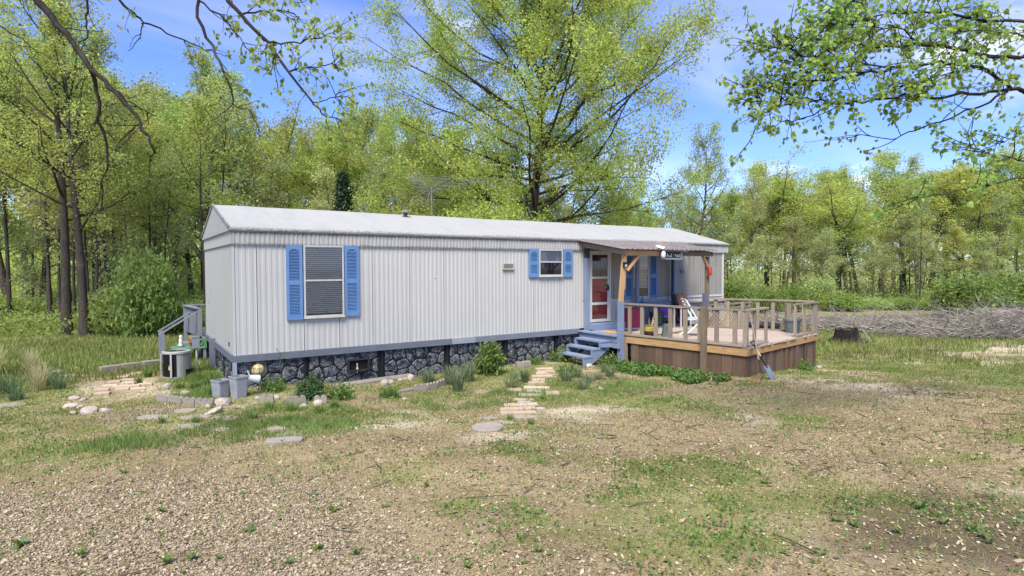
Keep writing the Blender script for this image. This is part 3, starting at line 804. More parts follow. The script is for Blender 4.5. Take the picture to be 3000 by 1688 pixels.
MB().box((xa, -0.060, 1.896), (xb, -0.057, dz1 - 0.101)).build('pane', M_glass, sdo)
MB().box((xa, -0.060, 1.186), (xb, -0.057, 1.839)).build('pane', M_glass, sdo)
MB().box((xa, -0.060, 0.726), (xb, -0.057, 1.119)).build('pane', M_glass, sdo)
MB().box((xb - 0.012, -0.092, 1.50), (xb + 0.03, -0.079, 1.66)).bar((xb + 0.01, -0.10, 1.55), (xb + 0.01, -0.10, 1.62), 0.015, 0.02).build('latch', M_black, sdo)
kn = MB().lathe([(0.03, 0), (0.034, 0.012), (0.012, 0.02), (0.028, 0.035), (0.02, 0.055), (0.002, 0.06)], (0, 0, 0), 12).mesh('knob', simple('brass_knob', (0.45, 0.40, 0.33), 0.3, 0.1, 9, bump=0, metal=0.8))
for z in (1.60, 1.74):
    link('knob', kn, red, mw=Matrix.Translation((xb - 0.05, -0.031, z)) @ Matrix.Rotation(R(90), 4, 'X'))
# stained-glass look panel with a diamond of lead in the red door's upper half
M_dark = simple('leaded_panel', (0.055, 0.030, 0.022), 0.35, 0.7, 7, bump=0.2)
up_ = MB().box((xa, -0.036, 1.90), (xb, -0.0305, 2.46)).build('leaded_light', M_dark, red)
cxm, czm = (xa + xb) / 2 - 0.02, 2.20
lead = MB()
dm = [(cxm, czm + 0.19), (cxm + 0.15, czm), (cxm, czm - 0.19), (cxm - 0.15, czm)]
for a, b2 in zip(dm, dm[1:] + dm[:1]): lead.bar((a[0], -0.040, a[1]), (b2[0], -0.040, b2[1]), 0.010, 0.008, (0, 1, 0))
lead.bar((cxm, -0.040, czm + 0.19), (cxm, -0.040, 2.46), 0.008, 0.008, (0, 1, 0))
lead.build('lead_diamond', simple('lead_line', (0.30, 0.28, 0.22), 0.5, 0.2, 9, bump=0), red)
MB().add([(a[0] * 0.5 + cxm * 0.5, -0.0385, a[1] * 0.5 + czm * 0.5) for a in dm], [(0, 1, 2, 3)]).build('green_glass', simple('green_glass', (0.03, 0.085, 0.03), 0.3, 0.4, 9, bump=0), red)

# ------------------------------------------------------------------ porch, steps and deck
ZD = 0.45
DFL = Vector((9.17, -4.59, 0)); DU = Vector((0.988, 0.155, 0)); DV = Vector((-0.155, 0.988, 0))
def duv(u, v, z=0.0): return DFL + DU * u + DV * v + Vector((0, 0, z))
P3P = Vector((11.86, -1.50, 0)); FRP = duv(3.95, 0)
rnd = random.Random(5)

porch = thing('porch_roof', 'lean-to porch roof of purple-brown ribbed metal on mixed blue and pine posts', 'porch roof')
board('post', (8.715, -0.085, -0.25), (8.715, -0.085, 2.40), 0.13, 0.09, M_peri, porch, (0, 1, 0))
board('post_top', (8.715, -0.085, 2.401), (8.715, -0.085, 2.66), 0.12, 0.088, simple('dark_post_top', (0.05, 0.05, 0.045), 0.9, 0.4, 8), porch, (0, 1, 0))  # top length coloured darker than the blue below
board('post', (8.545, -1.545, -0.35), (8.545, -1.545, 1.29), 0.135, 0.10, M_peri, porch, (0, 1, 0))
board('pine_post', (8.54, -1.55, 1.292), (8.66, -1.55, 2.545), 0.10, 0.09, M_newwood, porch, (0, 1, 0))
board('pine_stud', (8.70, -1.50, 1.60), (8.755, -1.50, 2.45), 0.035, 0.06, M_newwood, porch, (0, 1, 0))
board('post', (11.80, -1.53, -0.5), (11.80, -1.53, 1.42), 0.115, 0.09, painted('shaded_post_blue', (0.10, 0.105, 0.17), (0.16, 0.16, 0.2), 0.7, 0.6), porch, (0, 1, 0))  # blue post with its shaded side put into a darker colour
board('brown_post', (11.905, -1.52, 0.45), (11.905, -1.52, 2.44), 0.09, 0.09, M_postwood, porch, (0, 1, 0))
board('front_beam', (8.60, -1.575, 2.505), (10.05, -1.575, 2.508), 0.045, 0.125, M_newwood, porch)
board('front_beam', (10.052, -1.575, 2.508), (12.06, -1.575, 2.512), 0.045, 0.125, M_postwood, porch)
board('rafter', (8.62, -0.03, 2.76), (8.62, -1.64, 2.512), 0.05, 0.12, M_oldwood, porch)
for x in (9.7, 10.9, 12.05):
    board('rafter', (x, -0.03, 2.765), (x, -1.54, 2.535), 0.04, 0.09, M_oldwood, porch)
board('knee_brace', (8.74, -1.56, 2.06), (9.14, -1.56, 2.44), 0.04, 0.085, M_newwood, porch, (0, 1, 0))
board('knee_brace', (11.88, -1.565, 2.12), (11.66, -1.565, 2.445), 0.04, 0.085, M_newwood, porch, (0, 1, 0))
# ribbed metal sheets
def rx(s, t): return 8.42 + s * (4.20 * (1 - t) + 3.66 * t)
ns = 4
for k in range(ns):
    m = MB(); cols = []
    rib = 5
    for i in range(rib):
        for f, h in ((0.0, 0.0), (0.70, 0.0), (0.80, 0.024), (0.90, 0.024), (1.0, 0.0)):
            s = (k + (i + f) / rib) / ns
            if not cols or s - cols[-1][0] > 1e-6: cols.append((s, h))
    v = []
    for th in (0.0, -0.006):
        for t in (0.0, 0.5, 1.0):
            for s, h in cols:
                v.append((rx(s, t) + (0.0015 if k % 2 else 0), -0.045 - 1.685 * t, 2.872 - 0.272 * t + h + th + (0.002 * k if False else 0) + 0.004 * (k % 2)))
    n_ = len(cols); f = []
    for L_ in range(2):
        for r_ in range(2):
            for c_ in range(n_ - 1):
                a = L_ * 3 * n_ + r_ * n_ + c_
                q = (a, a + 1, a + n_ + 1, a + n_)
                f.append(q[::-1] if L_ == 0 else q)
    for c_ in range(n_ - 1):
        a = 2 * n_ + c_; b2 = 5 * n_ + c_; f.append((a, a + 1, b2 + 1, b2))
    m.add(v, f)
    m.build('roofing_sheet', M_porchroof, porch)

# entry landing and steps, painted periwinkle
st = thing('entry_steps', 'periwinkle painted wooden landing and three steps below the front door', 'steps')
board('landing_rim', (8.50, -0.04, 0.335), (8.50, -1.49, 0.335), 0.045, 0.155, M_peri, st)
board('landing_edge', (8.53, -0.03, 0.433), (8.53, -1.49, 0.433), 0.20, 0.035, M_peri, st)
for y in (-0.16, -0.50):
    pass
board('door_step', (8.78, -0.17, 0.535), (10.0, -0.17, 0.535), 0.27, 0.165, M_peri, st)
for i in range(4):
    board('landing_board', (8.633, -0.385 - 0.146 * i, 0.432), (9.3, -0.385 - 0.146 * i, 0.432), 0.14, 0.034, M_peri, st)
board('cross_board', (8.44, -0.12, 0.19), (8.44, -1.62, 0.19), 0.035, 0.11, M_peri, st)
tr = [(8.25, 0.285), (7.975, 0.115), (7.70, -0.055)]
for x, z in tr:
    board('tread', (x + 0.02, -0.28, z), (x + 0.02, -1.28, z), 0.29, 0.04, M_peri, st)
for y in (-0.31, -1.25):
    m = MB()
    pr = [(8.42, 0.262), (8.10, 0.262), (8.10, 0.092), (7.83, 0.092), (7.83, -0.078), (7.57, -0.078), (7.57, -0.30), (7.75, -0.30), (8.42, 0.09)]
    v = [(x, y - 0.018, z) for x, z in pr] + [(x, y + 0.018, z) for x, z in pr]; n_ = len(pr)
    m.add(v, [tuple(range(n_)), tuple(range(2 * n_ - 1, n_ - 1, -1))] + [(i, n_ + i, n_ + (i + 1) % n_, (i + 1) % n_) for i in range(n_)])
    m.build('stringer', M_peri, st)
board('side_rail', (8.10, -1.29, 0.20), (8.62, -1.40, 0.20), 0.035, 0.09, M_peri, st)

deck = thing('wooden_deck', 'weathered wooden deck with baluster railing, golden rim boards and brown plank skirt', 'deck')
def clip_h(poly, p, n):
    out = []
    s = lambda a: (a[0] - p[0]) * n[0] + (a[1] - p[1]) * n[1]
    for i in range(len(poly)):
        a, b2 = poly[i], poly[(i + 1) % len(poly)]; sa, sb = s(a), s(b2)
        if sa <= 0: out.append(a)
        if (sa < 0) != (sb < 0) and abs(sa - sb) > 1e-9:
            t_ = sa / (sa - sb); out.append((a[0] + (b2[0] - a[0]) * t_, a[1] + (b2[1] - a[1]) * t_))
    return out
ang = math.atan2(-0.70, 0.715)
ca, sa_ = math.cos(ang), math.sin(ang)
BW = 0.138
for k in range(-40, 60):
    y0 = k * BW
    fe = rnd.uniform(0.0, 0.055)            # boards run past the front rim by uneven amounts
    poly = [(8.735, -0.955), (8.70, -1.45), tuple(duv(0.03, 0)[:2]), tuple(duv(0.03, -0.03 - fe)[:2]), tuple(duv(3.95, -0.03 - fe)[:2]), tuple(FRP[:2]), tuple(P3P[:2]), (11.64, -0.955)]
    if True:
        poly[0] = (8.735, -0.955)
    loc = [(x * ca + y * sa_, -x * sa_ + y * ca) for x, y in poly]
    q = clip_h(clip_h(loc, (0, y0 + 0.005), (0, -1)), (0, y0 + BW - 0.005), (0, 1))
    if len(q) < 3: continue
    ar = abs(sum(q[i][0] * q[(i + 1) % len(q)][1] - q[(i + 1) % len(q)][0] * q[i][1] for i in range(len(q)))) / 2
    if ar < 0.004: continue
    if sum(q[i][0] * q[(i + 1) % len(q)][1] - q[(i + 1) % len(q)][0] * q[i][1] for i in range(len(q))) < 0: q = q[::-1]
    dz = rnd.uniform(-0.002, 0.002)
    MB().prism(q, ZD - 0.036 + dz, ZD + dz).build('deck_board', M_deckwood, deck, (0, 0, 0), ang)
for i in range(7):
    board('porch_board', (9.305, -0.375 - 0.085 * i, 0.433), (12.2, -0.375 - 0.085 * i, 0.433), 0.080, 0.034, M_peri, deck)
board('porch_board', (10.02, -0.17, 0.433), (12.2, -0.17, 0.433), 0.27, 0.034, M_peri, deck)
# rim boards
board('rim_board', duv(0.0, 3.02, 0.338), duv(0.0, -0.03, 0.338), 0.045, 0.148, M_rim, deck)
board('rim_board', duv(-0.022, -0.03, 0.338), duv(3.99, -0.03, 0.338), 0.045, 0.148, M_rim, deck)
board('rim_board', FRP + Vector((0.03, 0, 0.338)), P3P + Vector((0.03, 0, 0.338)), 0.04, 0.148, M_rim, deck)
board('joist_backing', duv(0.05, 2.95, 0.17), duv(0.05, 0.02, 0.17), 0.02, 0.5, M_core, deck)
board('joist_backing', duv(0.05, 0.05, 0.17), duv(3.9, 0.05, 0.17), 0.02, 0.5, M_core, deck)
# skirt planks: wide ones along the steps side, narrow uneven ones across the front
v_ = 2.90
while v_ > 0.05:
    w = min(rnd.uniform(0.20, 0.27), v_ - 0.0)
    jo = rnd.uniform(0, 0.016)
    c = duv(0.015 + jo, v_ - w / 2)
    board('skirt_plank', (c.x, c.y, gz(c.x, c.y) - 0.08), (c.x + rnd.uniform(-0.006, 0.006), c.y, 0.262), 0.022, w - 0.007, M_brownskirt, deck, tuple(DV))
    v_ -= w
u_ = 0.01
while u_ < 3.93:
    w = min(rnd.choice((0.13, 0.16, 0.19, 0.24)), 3.95 - u_)
    jo = rnd.uniform(0, 0.03); c = duv(u_ + w / 2, -0.02 + jo)
    tp = duv(u_ + w / 2 + rnd.uniform(-0.012, 0.012), -0.018 + jo)
    board('skirt_plank', (c.x, c.y, gz(c.x, c.y) - 0.10), (tp.x, tp.y, 0.262), 0.022, w - 0.012, M_brownskirt, deck, tuple(DU))
    u_ += w
for t in np.arange(0.05, 1.0, 0.075):
    c = FRP.lerp(P3P, float(t)) + Vector((0.02, 0, 0))
    board('skirt_plank', (c.x, c.y, gz(c.x, c.y) - 0.1), (c.x, c.y, 0.262), 0.02, 0.19, M_brownskirt, deck, (-0.39, 0.92, 0))
# plates, rails and balusters
def rail_run(a, b2, ts, top=1.235, plate=True, nm='baluster'):
    if plate: board('plate', a + Vector((0, 0, ZD + 0.021)), b2 + Vector((0, 0, ZD + 0.021)), 0.09, 0.038, M_railwood, deck)
    board('top_rail', a + Vector((0, 0, top)), b2 + Vector((0, 0, top)), 0.095, 0.038, M_railwood, deck)
    dr = (b2 - a).normalized()
    for t in ts:
        c = a.lerp(b2, t)
        lean = rnd.uniform(-0.008, 0.008)
        board('baluster', (c.x, c.y, ZD + 0.041), (c.x + lean, c.y, top - 0.02), 0.042, 0.09, M_railwood, deck, tuple(dr))
rail_run(duv(0.02, 3.10), duv(0.02, -0.02), [(3.10 - v) / 3.12 for v in (2.95, 2.59, 2.20, 1.80, 1.41, 1.06, 0.65, 0.23)])
board('rail_block', duv(0.02, 3.08, 1.18), duv(0.02, 2.88, 1.18), 0.042, 0.07, M_railwood, deck)
rail_run(duv(-0.025, 0.0), duv(1.06, 0.0), [0.43, 0.95])
board('baluster', tuple(duv(0.03, 0.0, 0.42)), tuple(duv(0.03, 0.0, 1.215)), 0.09, 0.09, M_railwood, deck, tuple(DU))
rail_run(duv(2.60, 0.0), duv(3.98, 0.0), [0.03, 0.45])
for u in (3.78, 3.90):
    board('baluster', tuple(duv(u, 0.0, 0.495)), tuple(duv(u, 0.0, 1.215)), 0.05, 0.09, M_oldwood, deck, tuple(DU))
board('corner_board', tuple(duv(3.98, 0.02, 0.30)), tuple(duv(3.98, 0.02, 1.21)), 0.03, 0.09, M_railwood, deck, tuple(DV))
rail_run(P3P + Vector((0.06, 0.03, 0)), FRP + Vector((-0.02, 0.02, 0)), [0.10, 0.22, 0.36, 0.50, 0.64, 0.78, 0.91], top=1.26)
board('big_post', tuple(duv(-0.075, 0.90, gz(*duv(-0.075, 0.9)[:2]) - 0.1)), tuple(duv(-0.075, 0.90, 1.27)), 0.095, 0.115, M_postwood, deck, tuple(DV))
board('corner_post', tuple(duv(-0.005, 3.07, -0.35)), tuple(duv(-0.005, 3.07, 0.41)), 0.09, 0.10, M_oldwood, deck, tuple(DV))

# lattice fence stepping off the far side of the deck
lf = thing('lattice_fence', 'low railing with diamond lattice panel beyond the deck', 'fence', (12.35, -0.95, 0))
for x in (0.0, 0.62, 1.3, 2.35):
    board('post', (x, 0, -0.45), (x, 0, 1.0), 0.085, 0.085, M_railwood, lf, (0, 1, 0))
board('rail', (-0.1, 0, 1.02), (2.5, 0, 1.02), 0.09, 0.04, M_railwood, lf)
board('rail', (0.2, 0.9, 1.05), (2.5, 0.9, 1.05), 0.09, 0.04, M_railwood, lf)
board('post', (2.4, 0.9, -0.45), (2.4, 0.9, 1.03), 0.085, 0.085, M_railwood, lf, (0, 1, 0))
board('rail', (-0.05, -0.047, 0.90), (2.4, -0.047, 0.90), 0.03, 0.05, M_railwood, lf)
x = -0.5
while x < 2.4:
    for sg, yo in ((1, -0.034), (-1, -0.025)):
        a = Vector((x, yo, 0.10)); b2 = Vector((x + 0.78, yo, 0.88)) if sg > 0 else Vector((x, yo, 0.88))
        if sg < 0: a = Vector((x + 0.78, yo, 0.10))
        # cut the slats to the frame
        lo_, hi_ = 0.0, 1.0; dx_ = b2.x - a.x
        for lim, sgn in ((-0.04, 1), (2.38, -1)):
            if abs(dx_) > 1e-6:
                t_ = (lim - a.x) / dx_
                if (dx_ > 0) == (sgn > 0): lo_ = max(lo_, t_)
                else: hi_ = min(hi_, t_)
        if hi_ - lo_ > 0.06: board('lattice_slat', a.lerp(b2, lo_), a.lerp(b2, hi_), 0.007, 0.036, M_lattice, lf, (0.7, 0, 0.7) if sg < 0 else (-0.7, 0, 0.7))
    x += 0.125
tp_ = thing('fence_post', 'stout dark square post with rounded top standing alone past the deck', 'post', (14.1, -2.62, -0.45))
board('post', (0, 0, -0.1), (0, 0, 1.58), 0.13, 0.13, M_postwood, tp_, (0, 1, 0))
MB().prism([(0.066 * math.cos(a), 0.066 * math.sin(a)) for a in np.linspace(0, 2 * math.pi, 12, endpoint=False)], 1.581, 1.60).build('post_cap', M_postwood, tp_)

# ------------------------------------------------------------------ things on the porch and deck
# tall blue uprights and the plant shelf along the wall
sh = thing('plant_shelf', 'long periwinkle plant shelf with slatted legs under the porch window', 'shelf', (10.5, -0.16, ZD))
board('upright', (0.03, -0.02, 0), (0.03, -0.02, 2.12), 0.10, 0.07, M_peri, sh, (0, 1, 0))
board('upright', (1.60, -0.03, 0), (1.60, -0.03, 0.92), 0.13, 0.10, M_peri, sh, (0, 1, 0))
board('upright', (1.61, -0.02, 0.921), (1.61, -0.02, 2.20), 0.09, 0.07, M_peri, sh, (0, 1, 0))
board('upright', (1.535, -0.015, 0.925), (1.535, -0.015, 2.18), 0.045, 0.06, simple('shaded_side_blue', (0.035, 0.045, 0.07), 0.7, 0.2, 6), sh, (0, 1, 0))  # dark strip painting in the shaded left side of the upright
board('shelf_board', (0.09, -0.03, 0.66), (1.53, -0.03, 0.66), 0.24, 0.035, M_peri, sh)
board('apron', (0.09, -0.14, 0.60), (1.53, -0.14, 0.60), 0.02, 0.08, M_peri, sh)
for x in (0.55, 0.85, 1.15):
    board('slat', (x, -0.05, 0), (x, -0.05, 0.64), 0.07, 0.04, M_peri, sh, (0, 1, 0))
board('cleat', (0.09, -0.04, 0.045), (0.5, -0.04, 0.045), 0.03, 0.05, M_peri, sh)

va = MB().lathe([(0.03, 0), (0.055, 0.04), (0.05, 0.10), (0.022, 0.15), (0.02, 0.21), (0.034, 0.25)], (0, 0, 0), 16).build('glass_vase', simple('blue_glass', (0.06, 0.20, 0.32), 0.15, 0.3, 7, bump=0, spec=0.7), None, (10.72, -0.22, ZD + 0.679), smooth=True)
tag(va, 'small blue glass bottle vase standing on the plant shelf', 'vase')
def pot(name, label, cat, loc, r0, r1, h, mat, seg=20, sx=1, soil=True, rim=0.02):
    m = MB().lathe([(r0, 0), (r1, h - 0.05), (r1 + rim, h - 0.05), (r1 + rim, h), (r1 - 0.01, h), (r1 - 0.02, h - 0.04)], (0, 0, 0), seg)
    t_ = thing(name, label, cat, loc)
    m.build('pot_body', mat, t_)
    if soil: MB().lathe([(r1 - 0.021, h - 0.05), (0.02, h - 0.045)], (0, 0, 0), seg, caps=True).build('soil', simple('potting_soil', (0.03, 0.022, 0.016), 1, 0.4, 30), t_)
    return t_
M_gpot = simple('dark_green_plastic', (0.035, 0.055, 0.04), 0.5, 0.2, 8, bump=0.05)
pot('flower_pot', 'empty dark green plastic pot on the porch floor by the shelf', 'pot', (11.10, -0.42, ZD), 0.15, 0.20, 0.40, M_gpot)
# red tote leaning by the wall
t_ = thing('storage_tote', 'upright crimson plastic tote against the siding beside the door', 'tote', (10.15, -0.36, ZD))
M_tote = simple('crimson_plastic', (0.27, 0.02, 0.055), 0.45, 0.12, 6, bump=0.05)
MB().add([(-0.2, -0.1, 0), (0.2, -0.1, 0), (0.2, 0.1, 0), (-0.2, 0.1, 0), (-0.23, -0.13, 0.5), (0.23, -0.13, 0.5), (0.23, 0.13, 0.5), (-0.23, 0.13, 0.5)], [(3, 2, 1, 0), (4, 5, 6, 7), (0, 1, 5, 4), (1, 2, 6, 5), (2, 3, 7, 6), (3, 0, 4, 7)]).build('tub', M_tote, t_)
MB().box((-0.25, -0.15, 0.501), (0.25, 0.15, 0.54)).box((-0.22, -0.12, 0.541), (0.22, 0.12, 0.555)).build('lid', M_tote, t_)

# purple child's chair
pc = thing('plastic_chair', 'purple plastic childs armchair standing near the porch wall', 'chair', (11.50, -0.42, ZD), R(-35))
M_pur = simple('purple_plastic', (0.30, 0.075, 0.48), 0.35, 0.1, 5, bump=0.02, spec=0.5)
MB().box((-0.19, -0.19, 0.255), (0.19, 0.17, 0.285)).build('seat', M_pur, pc)
m = MB(); n_ = 14; v = []
for k in range(n_ + 1):
    a = math.pi * k / n_; x_ = -0.20 * math.cos(a); zt = 0.285 + 0.36 * (math.sin(a) ** 0.55 if 0 < k < n_ else 0.25)
    yb = 0.16 + 0.04 * math.sin(a)
    v += [(x_, yb, 0.286), (x_, yb + 0.06, zt), (x_, yb + 0.085, zt), (x_, yb + 0.03, 0.286)]
f = []
for k in range(n_):
    a = 4 * k; f += [(a, a + 4, a + 5, a + 1), (a + 1, a + 5, a + 6, a + 2), (a + 2, a + 6, a + 7, a + 3)]
m.add(v, f).build('backrest', M_pur, pc)
for sx in (-1, 1):
    MB().tube([(sx * 0.19, -0.17, 0.286), (sx * 0.21, -0.18, 0.40), (sx * 0.215, -0.08, 0.44), (sx * 0.21, 0.18, 0.50)], 0.018, 6).build('armrest', M_pur, pc)
    for yy in (-0.17, 0.16):
        MB().tube([(sx * 0.17, yy, 0.254), (sx * 0.20, yy * 1.15, 0.0)], [0.025, 0.018], 6).build('leg', M_pur, pc)

# folded camp chairs leaning on the upright
for i, (dx_, dy_, tilt) in enumerate(((0, 0, 0.0), (0.10, -0.07, 0.06))):
    fc = thing('folded_camp_chair', ('folded black camp chair leaning against the blue upright', 'second folded black camp chair leaning in front of the first')[i], 'folding chair', (11.93 + dx_, -0.40 + dy_, ZD))
    for k in range(3):
        MB().tube([(0.03 * k, -0.02 * k, 0.0), (-0.16 + 0.055 * k - tilt, 0.06, 0.93 - 0.02 * k)], 0.013, 6).build('tube', M_black, fc)
    MB().add([(0.0, 0.0, 0.12), (0.06, -0.03, 0.12), (-0.02, 0.02, 0.62), (-0.09, 0.05, 0.62), (0.03, 0.05, 0.12), (0.09, 0.02, 0.12), (0.0, 0.06, 0.62), (-0.06, 0.09, 0.62)], [(0, 1, 2, 3), (7, 6, 5, 4), (0, 4, 5, 1), (2, 6, 7, 3), (1, 5, 6, 2), (3, 7, 4, 0)]).build('seat_cloth', simple('black_canvas', (0.014, 0.016, 0.018), 0.9, 0.3, 12), fc)
# hose reel cart
hr = thing('hose_reel', 'teal garden hose reel cart with a dark wheel under the porch', 'hose reel', (11.95, -0.85, ZD), R(-20))
M_teal = simple('teal_plastic', (0.03, 0.125, 0.14), 0.45, 0.2, 6, bump=0.05)
MB().box((-0.16, -0.10, 0.10), (0.12, 0.12, 0.34)).add([(-0.16, -0.09, 0.341), (0.06, -0.09, 0.341), (0.06, 0.11, 0.341), (-0.16, 0.11, 0.341), (-0.13, -0.05, 0.54), (-0.02, -0.05, 0.54), (-0.02, 0.08, 0.54), (-0.13, 0.08, 0.54)], [(4, 5, 6, 7), (0, 1, 5, 4), (1, 2, 6, 5), (2, 3, 7, 6), (3, 0, 4, 7)]).build('housing', M_teal, hr)
def wheel(parent, loc, r_):
    mw = Matrix.Translation(loc) @ Matrix.Rotation(R(90), 4, 'X')
    w = link('wheel', MB().lathe([(r_ * 0.72, -0.03), (r_, -0.03), (r_, 0.03), (r_ * 0.72, 0.03)], (0, 0, 0), 20, caps=False).mesh('wheel', M_black), parent, mw=mw)
    link('rim', MB().lathe([(r_ * 0.70, -0.022), (r_ * 0.72, -0.02), (r_ * 0.72, 0.02), (r_ * 0.15, 0.025), (r_ * 0.15, -0.025), (r_ * 0.70, -0.022)], (0, 0, 0), 20, caps=False).mesh('rim', simple('pale_blue_rim', (0.30, 0.37, 0.45), 0.4, 0.2, 9)), w)
wheel(hr, (0.10, -0.15, 0.15), 0.15); wheel(hr, (0.10, 0.17, 0.15), 0.15)
MB().tube([(-0.12, -0.08, 0.40), (-0.22, -0.08, 0.75), (-0.22, 0.08, 0.75), (-0.12, 0.08, 0.40)], 0.012, 6).build('handle', M_black, hr)

# white folding chair
wc = thing('folding_chair', 'white slatted wooden folding chair standing open on the deck', 'chair', (9.93, -2.62, ZD), R(56))
M_white = simple('white_chair_paint', (0.58, 0.57, 0.55), 0.5, 0.08, 8, bump=0.05)
# local: chair faces -y... seat spans y -0.2..0.2; +y is the back
for sx in (-1, 1):
    MB().bar((sx * 0.20, -0.30, 0.0), (sx * 0.20, 0.22, 0.90), 0.022, 0.035, (0, 1, 0)).build('back_leg', M_white, wc)
    MB().bar((sx * 0.17, 0.27, 0.0), (sx * 0.17, -0.20, 0.43), 0.022, 0.035, (0, 1, 0)).build('front_leg', M_white, wc)
    MB().bar((sx * 0.185, -0.24, 0.425), (sx * 0.185, 0.18, 0.425), 0.02, 0.03).build('seat_rail', M_white, wc)
for k in range(6):
    MB().box((-0.20, -0.25 + k * 0.066, 0.441), (0.20, -0.195 + k * 0.066, 0.455)).build('seat_slat', M_white, wc)
for k in range(3):
    t0 = 0.74 + 0.078 * k; yb = -0.30 + 0.52 * t0 / 0.90; 
    MB().bar((-0.20, yb + 0.028 - 0.02, t0), (0.20, yb + 0.028 - 0.02, t0), 0.014, 0.055, (0, 0.5, 0.866)).build('back_slat', M_white, wc)
MB().bar((-0.2, -0.17, 0.22), (0.2, -0.17, 0.22), 0.02, 0.025).build('stretcher', M_white, wc)
MB().bar((-0.17, 0.15, 0.11), (0.17, 0.15, 0.11), 0.02, 0.025).build('stretcher', M_white, wc)

# plant stand with two leather boots
ps_ = thing('plant_stand', 'small pale wooden stand behind the white chair holding boots', 'stand', (11.32, -1.12, ZD))
MB().box((-0.20, -0.16, 0.56), (0.30, 0.16, 0.59)).build('top', simple('pale_stand', (0.48, 0.40, 0.36), 0.8, 0.2, 6), ps_)
for sx in (-0.16, 0.25):
    for sy in (-0.12, 0.12):
        MB().box((sx - 0.018, sy - 0.018, 0), (sx + 0.018, sy + 0.018, 0.56)).build('leg', bpy.data.materials['pale_stand'], ps_)
M_boot = simple('brown_boot_leather', (0.125, 0.055, 0.038), 0.5, 0.35, 9, bump=0.1)
M_boot2 = simple('tan_boot_leather', (0.16, 0.105, 0.06), 0.6, 0.35, 9, bump=0.1)
def boot(loc, rz, mat, label, s=1.0):
    b_ = thing('boot', label, 'boot', loc, rz)
    m = MB(); n_ = 12; rings = [(0.0, 0.05, 0.04, 0.0), (0.0, 0.055, 0.045, 0.06), (0.0, 0.052, 0.045, 0.12), (-0.005, 0.062, 0.055, 0.20), (-0.01, 0.072, 0.06, 0.30), (-0.01, 0.08, 0.062, 0.345)]
    for cx2, a, b2, z in rings:
        for k in range(n_):
            an = 2 * math.pi * k / n_; m.v.append(((cx2 + a * math.cos(an)) * s, b2 * math.sin(an) * s, (z + (0.03 * abs(math.cos(an)) if z > 0.33 else 0)) * s + 0.03))
    for i in range(len(rings) - 1):
        for k in range(n_): m.f.append((i * n_ + k, i * n_ + (k + 1) % n_, (i + 1) * n_ + (k + 1) % n_, (i + 1) * n_ + k)); m.m.append(0)
    m.build('shaft', mat, b_, smooth=True)
    m = MB(); pr = [(-0.05, 0.042, 0.09), (0.05, 0.042, 0.10), (0.12, 0.045, 0.07), (0.18, 0.038, 0.05), (0.215, 0.012, 0.035)]
    for x_, w, h in pr:
        m.v += [(x_ * s, -w * s, 0.022), (x_ * s, w * s, 0.022), (x_ * s, w * 0.75 * s, 0.022 + h * s), (x_ * s, -w * 0.75 * s, 0.022 + h * s)]
    for i in range(4):
        for k in range(4): m.f.append((4 * i + k, 4 * i + (k + 1) % 4, 4 * i + 4 + (k + 1) % 4, 4 * i + 4 + k)); m.m.append(0)
    m.f.append((16, 17, 18, 19)); m.m.append(0)
    m.build('foot', mat, b_, smooth=False)
    MB().box((-0.055 * s, -0.04 * s, 0), (0.0, 0.04 * s, 0.0215)).box((0.03 * s, -0.044 * s, 0.012), (0.19 * s, 0.044 * s, 0.0215)).build('sole', simple('dark_sole', (0.03, 0.02, 0.015), 0.7, 0.2, 9) if not bpy.data.materials.get('dark_sole') else bpy.data.materials['dark_sole'], b_)
boot((11.24, -1.14, ZD + 0.591), R(-25), M_boot, 'reddish brown cowboy boot with wide shaft on the stand', 0.95)
boot((11.50, -1.10, ZD + 0.591), R(200), M_boot2, 'tan scuffed boot turned away on the stand', 0.8)

# yellow planter with a drooping spider plant
yp = thing('potted_plant', 'round mustard and brown glazed planter with drooping pale leaves', 'potted plant', (9.14, -1.98, ZD))
MB().lathe([(0.10, 0), (0.16, 0.04), (0.185, 0.10), (0.18, 0.125)], (0, 0, 0), 20).build('pot_base', simple('brown_glaze', (0.055, 0.03, 0.018), 0.3, 0.4, 7, bump=0.05), yp, smooth=False)
MB().lathe([(0.18, 0.126), (0.17, 0.20), (0.13, 0.235), (0.14, 0.255), (0.12, 0.255), (0.11, 0.22)], (0, 0, 0), 20).build('pot_body', simple('mustard_glaze', (0.40, 0.28, 0.05), 0.35, 0.35, 9, bump=0.05), yp)
def ribbon(m, p0, az, length, rise, droop, w, n_=7, mi=0):
    pts = []
    for k in range(n_ + 1):
        t = k / n_; r_ = length * t
        pts.append((p0[0] + math.cos(az) * r_ * (1 - 0.25 * t), p0[1] + math.sin(az) * r_ * (1 - 0.25 * t), p0[2] + rise * t - droop * t * t))
    px, py = -math.sin(az), math.cos(az); b0 = len(m.v)
    for k, p in enumerate(pts):
        ww = w * (1 - (k / n_) ** 2) * (0.7 + 0.3 * min(1, 3 * k / n_)) + 0.0008
        m.v += [(p[0] - px * ww / 2, p[1] - py * ww / 2, p[2]), (p[0] + px * ww / 2, p[1] + py * ww / 2, p[2])]
    for k in range(n_): m.f.append((b0 + 2 * k, b0 + 2 * k + 1, b0 + 2 * k + 3, b0 + 2 * k + 2)); m.m.append(mi)
M_spider = leafmat('spider_plant_leaf', [(0.24, 0.27, 0.11), (0.40, 0.37, 0.20), (0.50, 0.42, 0.26)], 0.3)
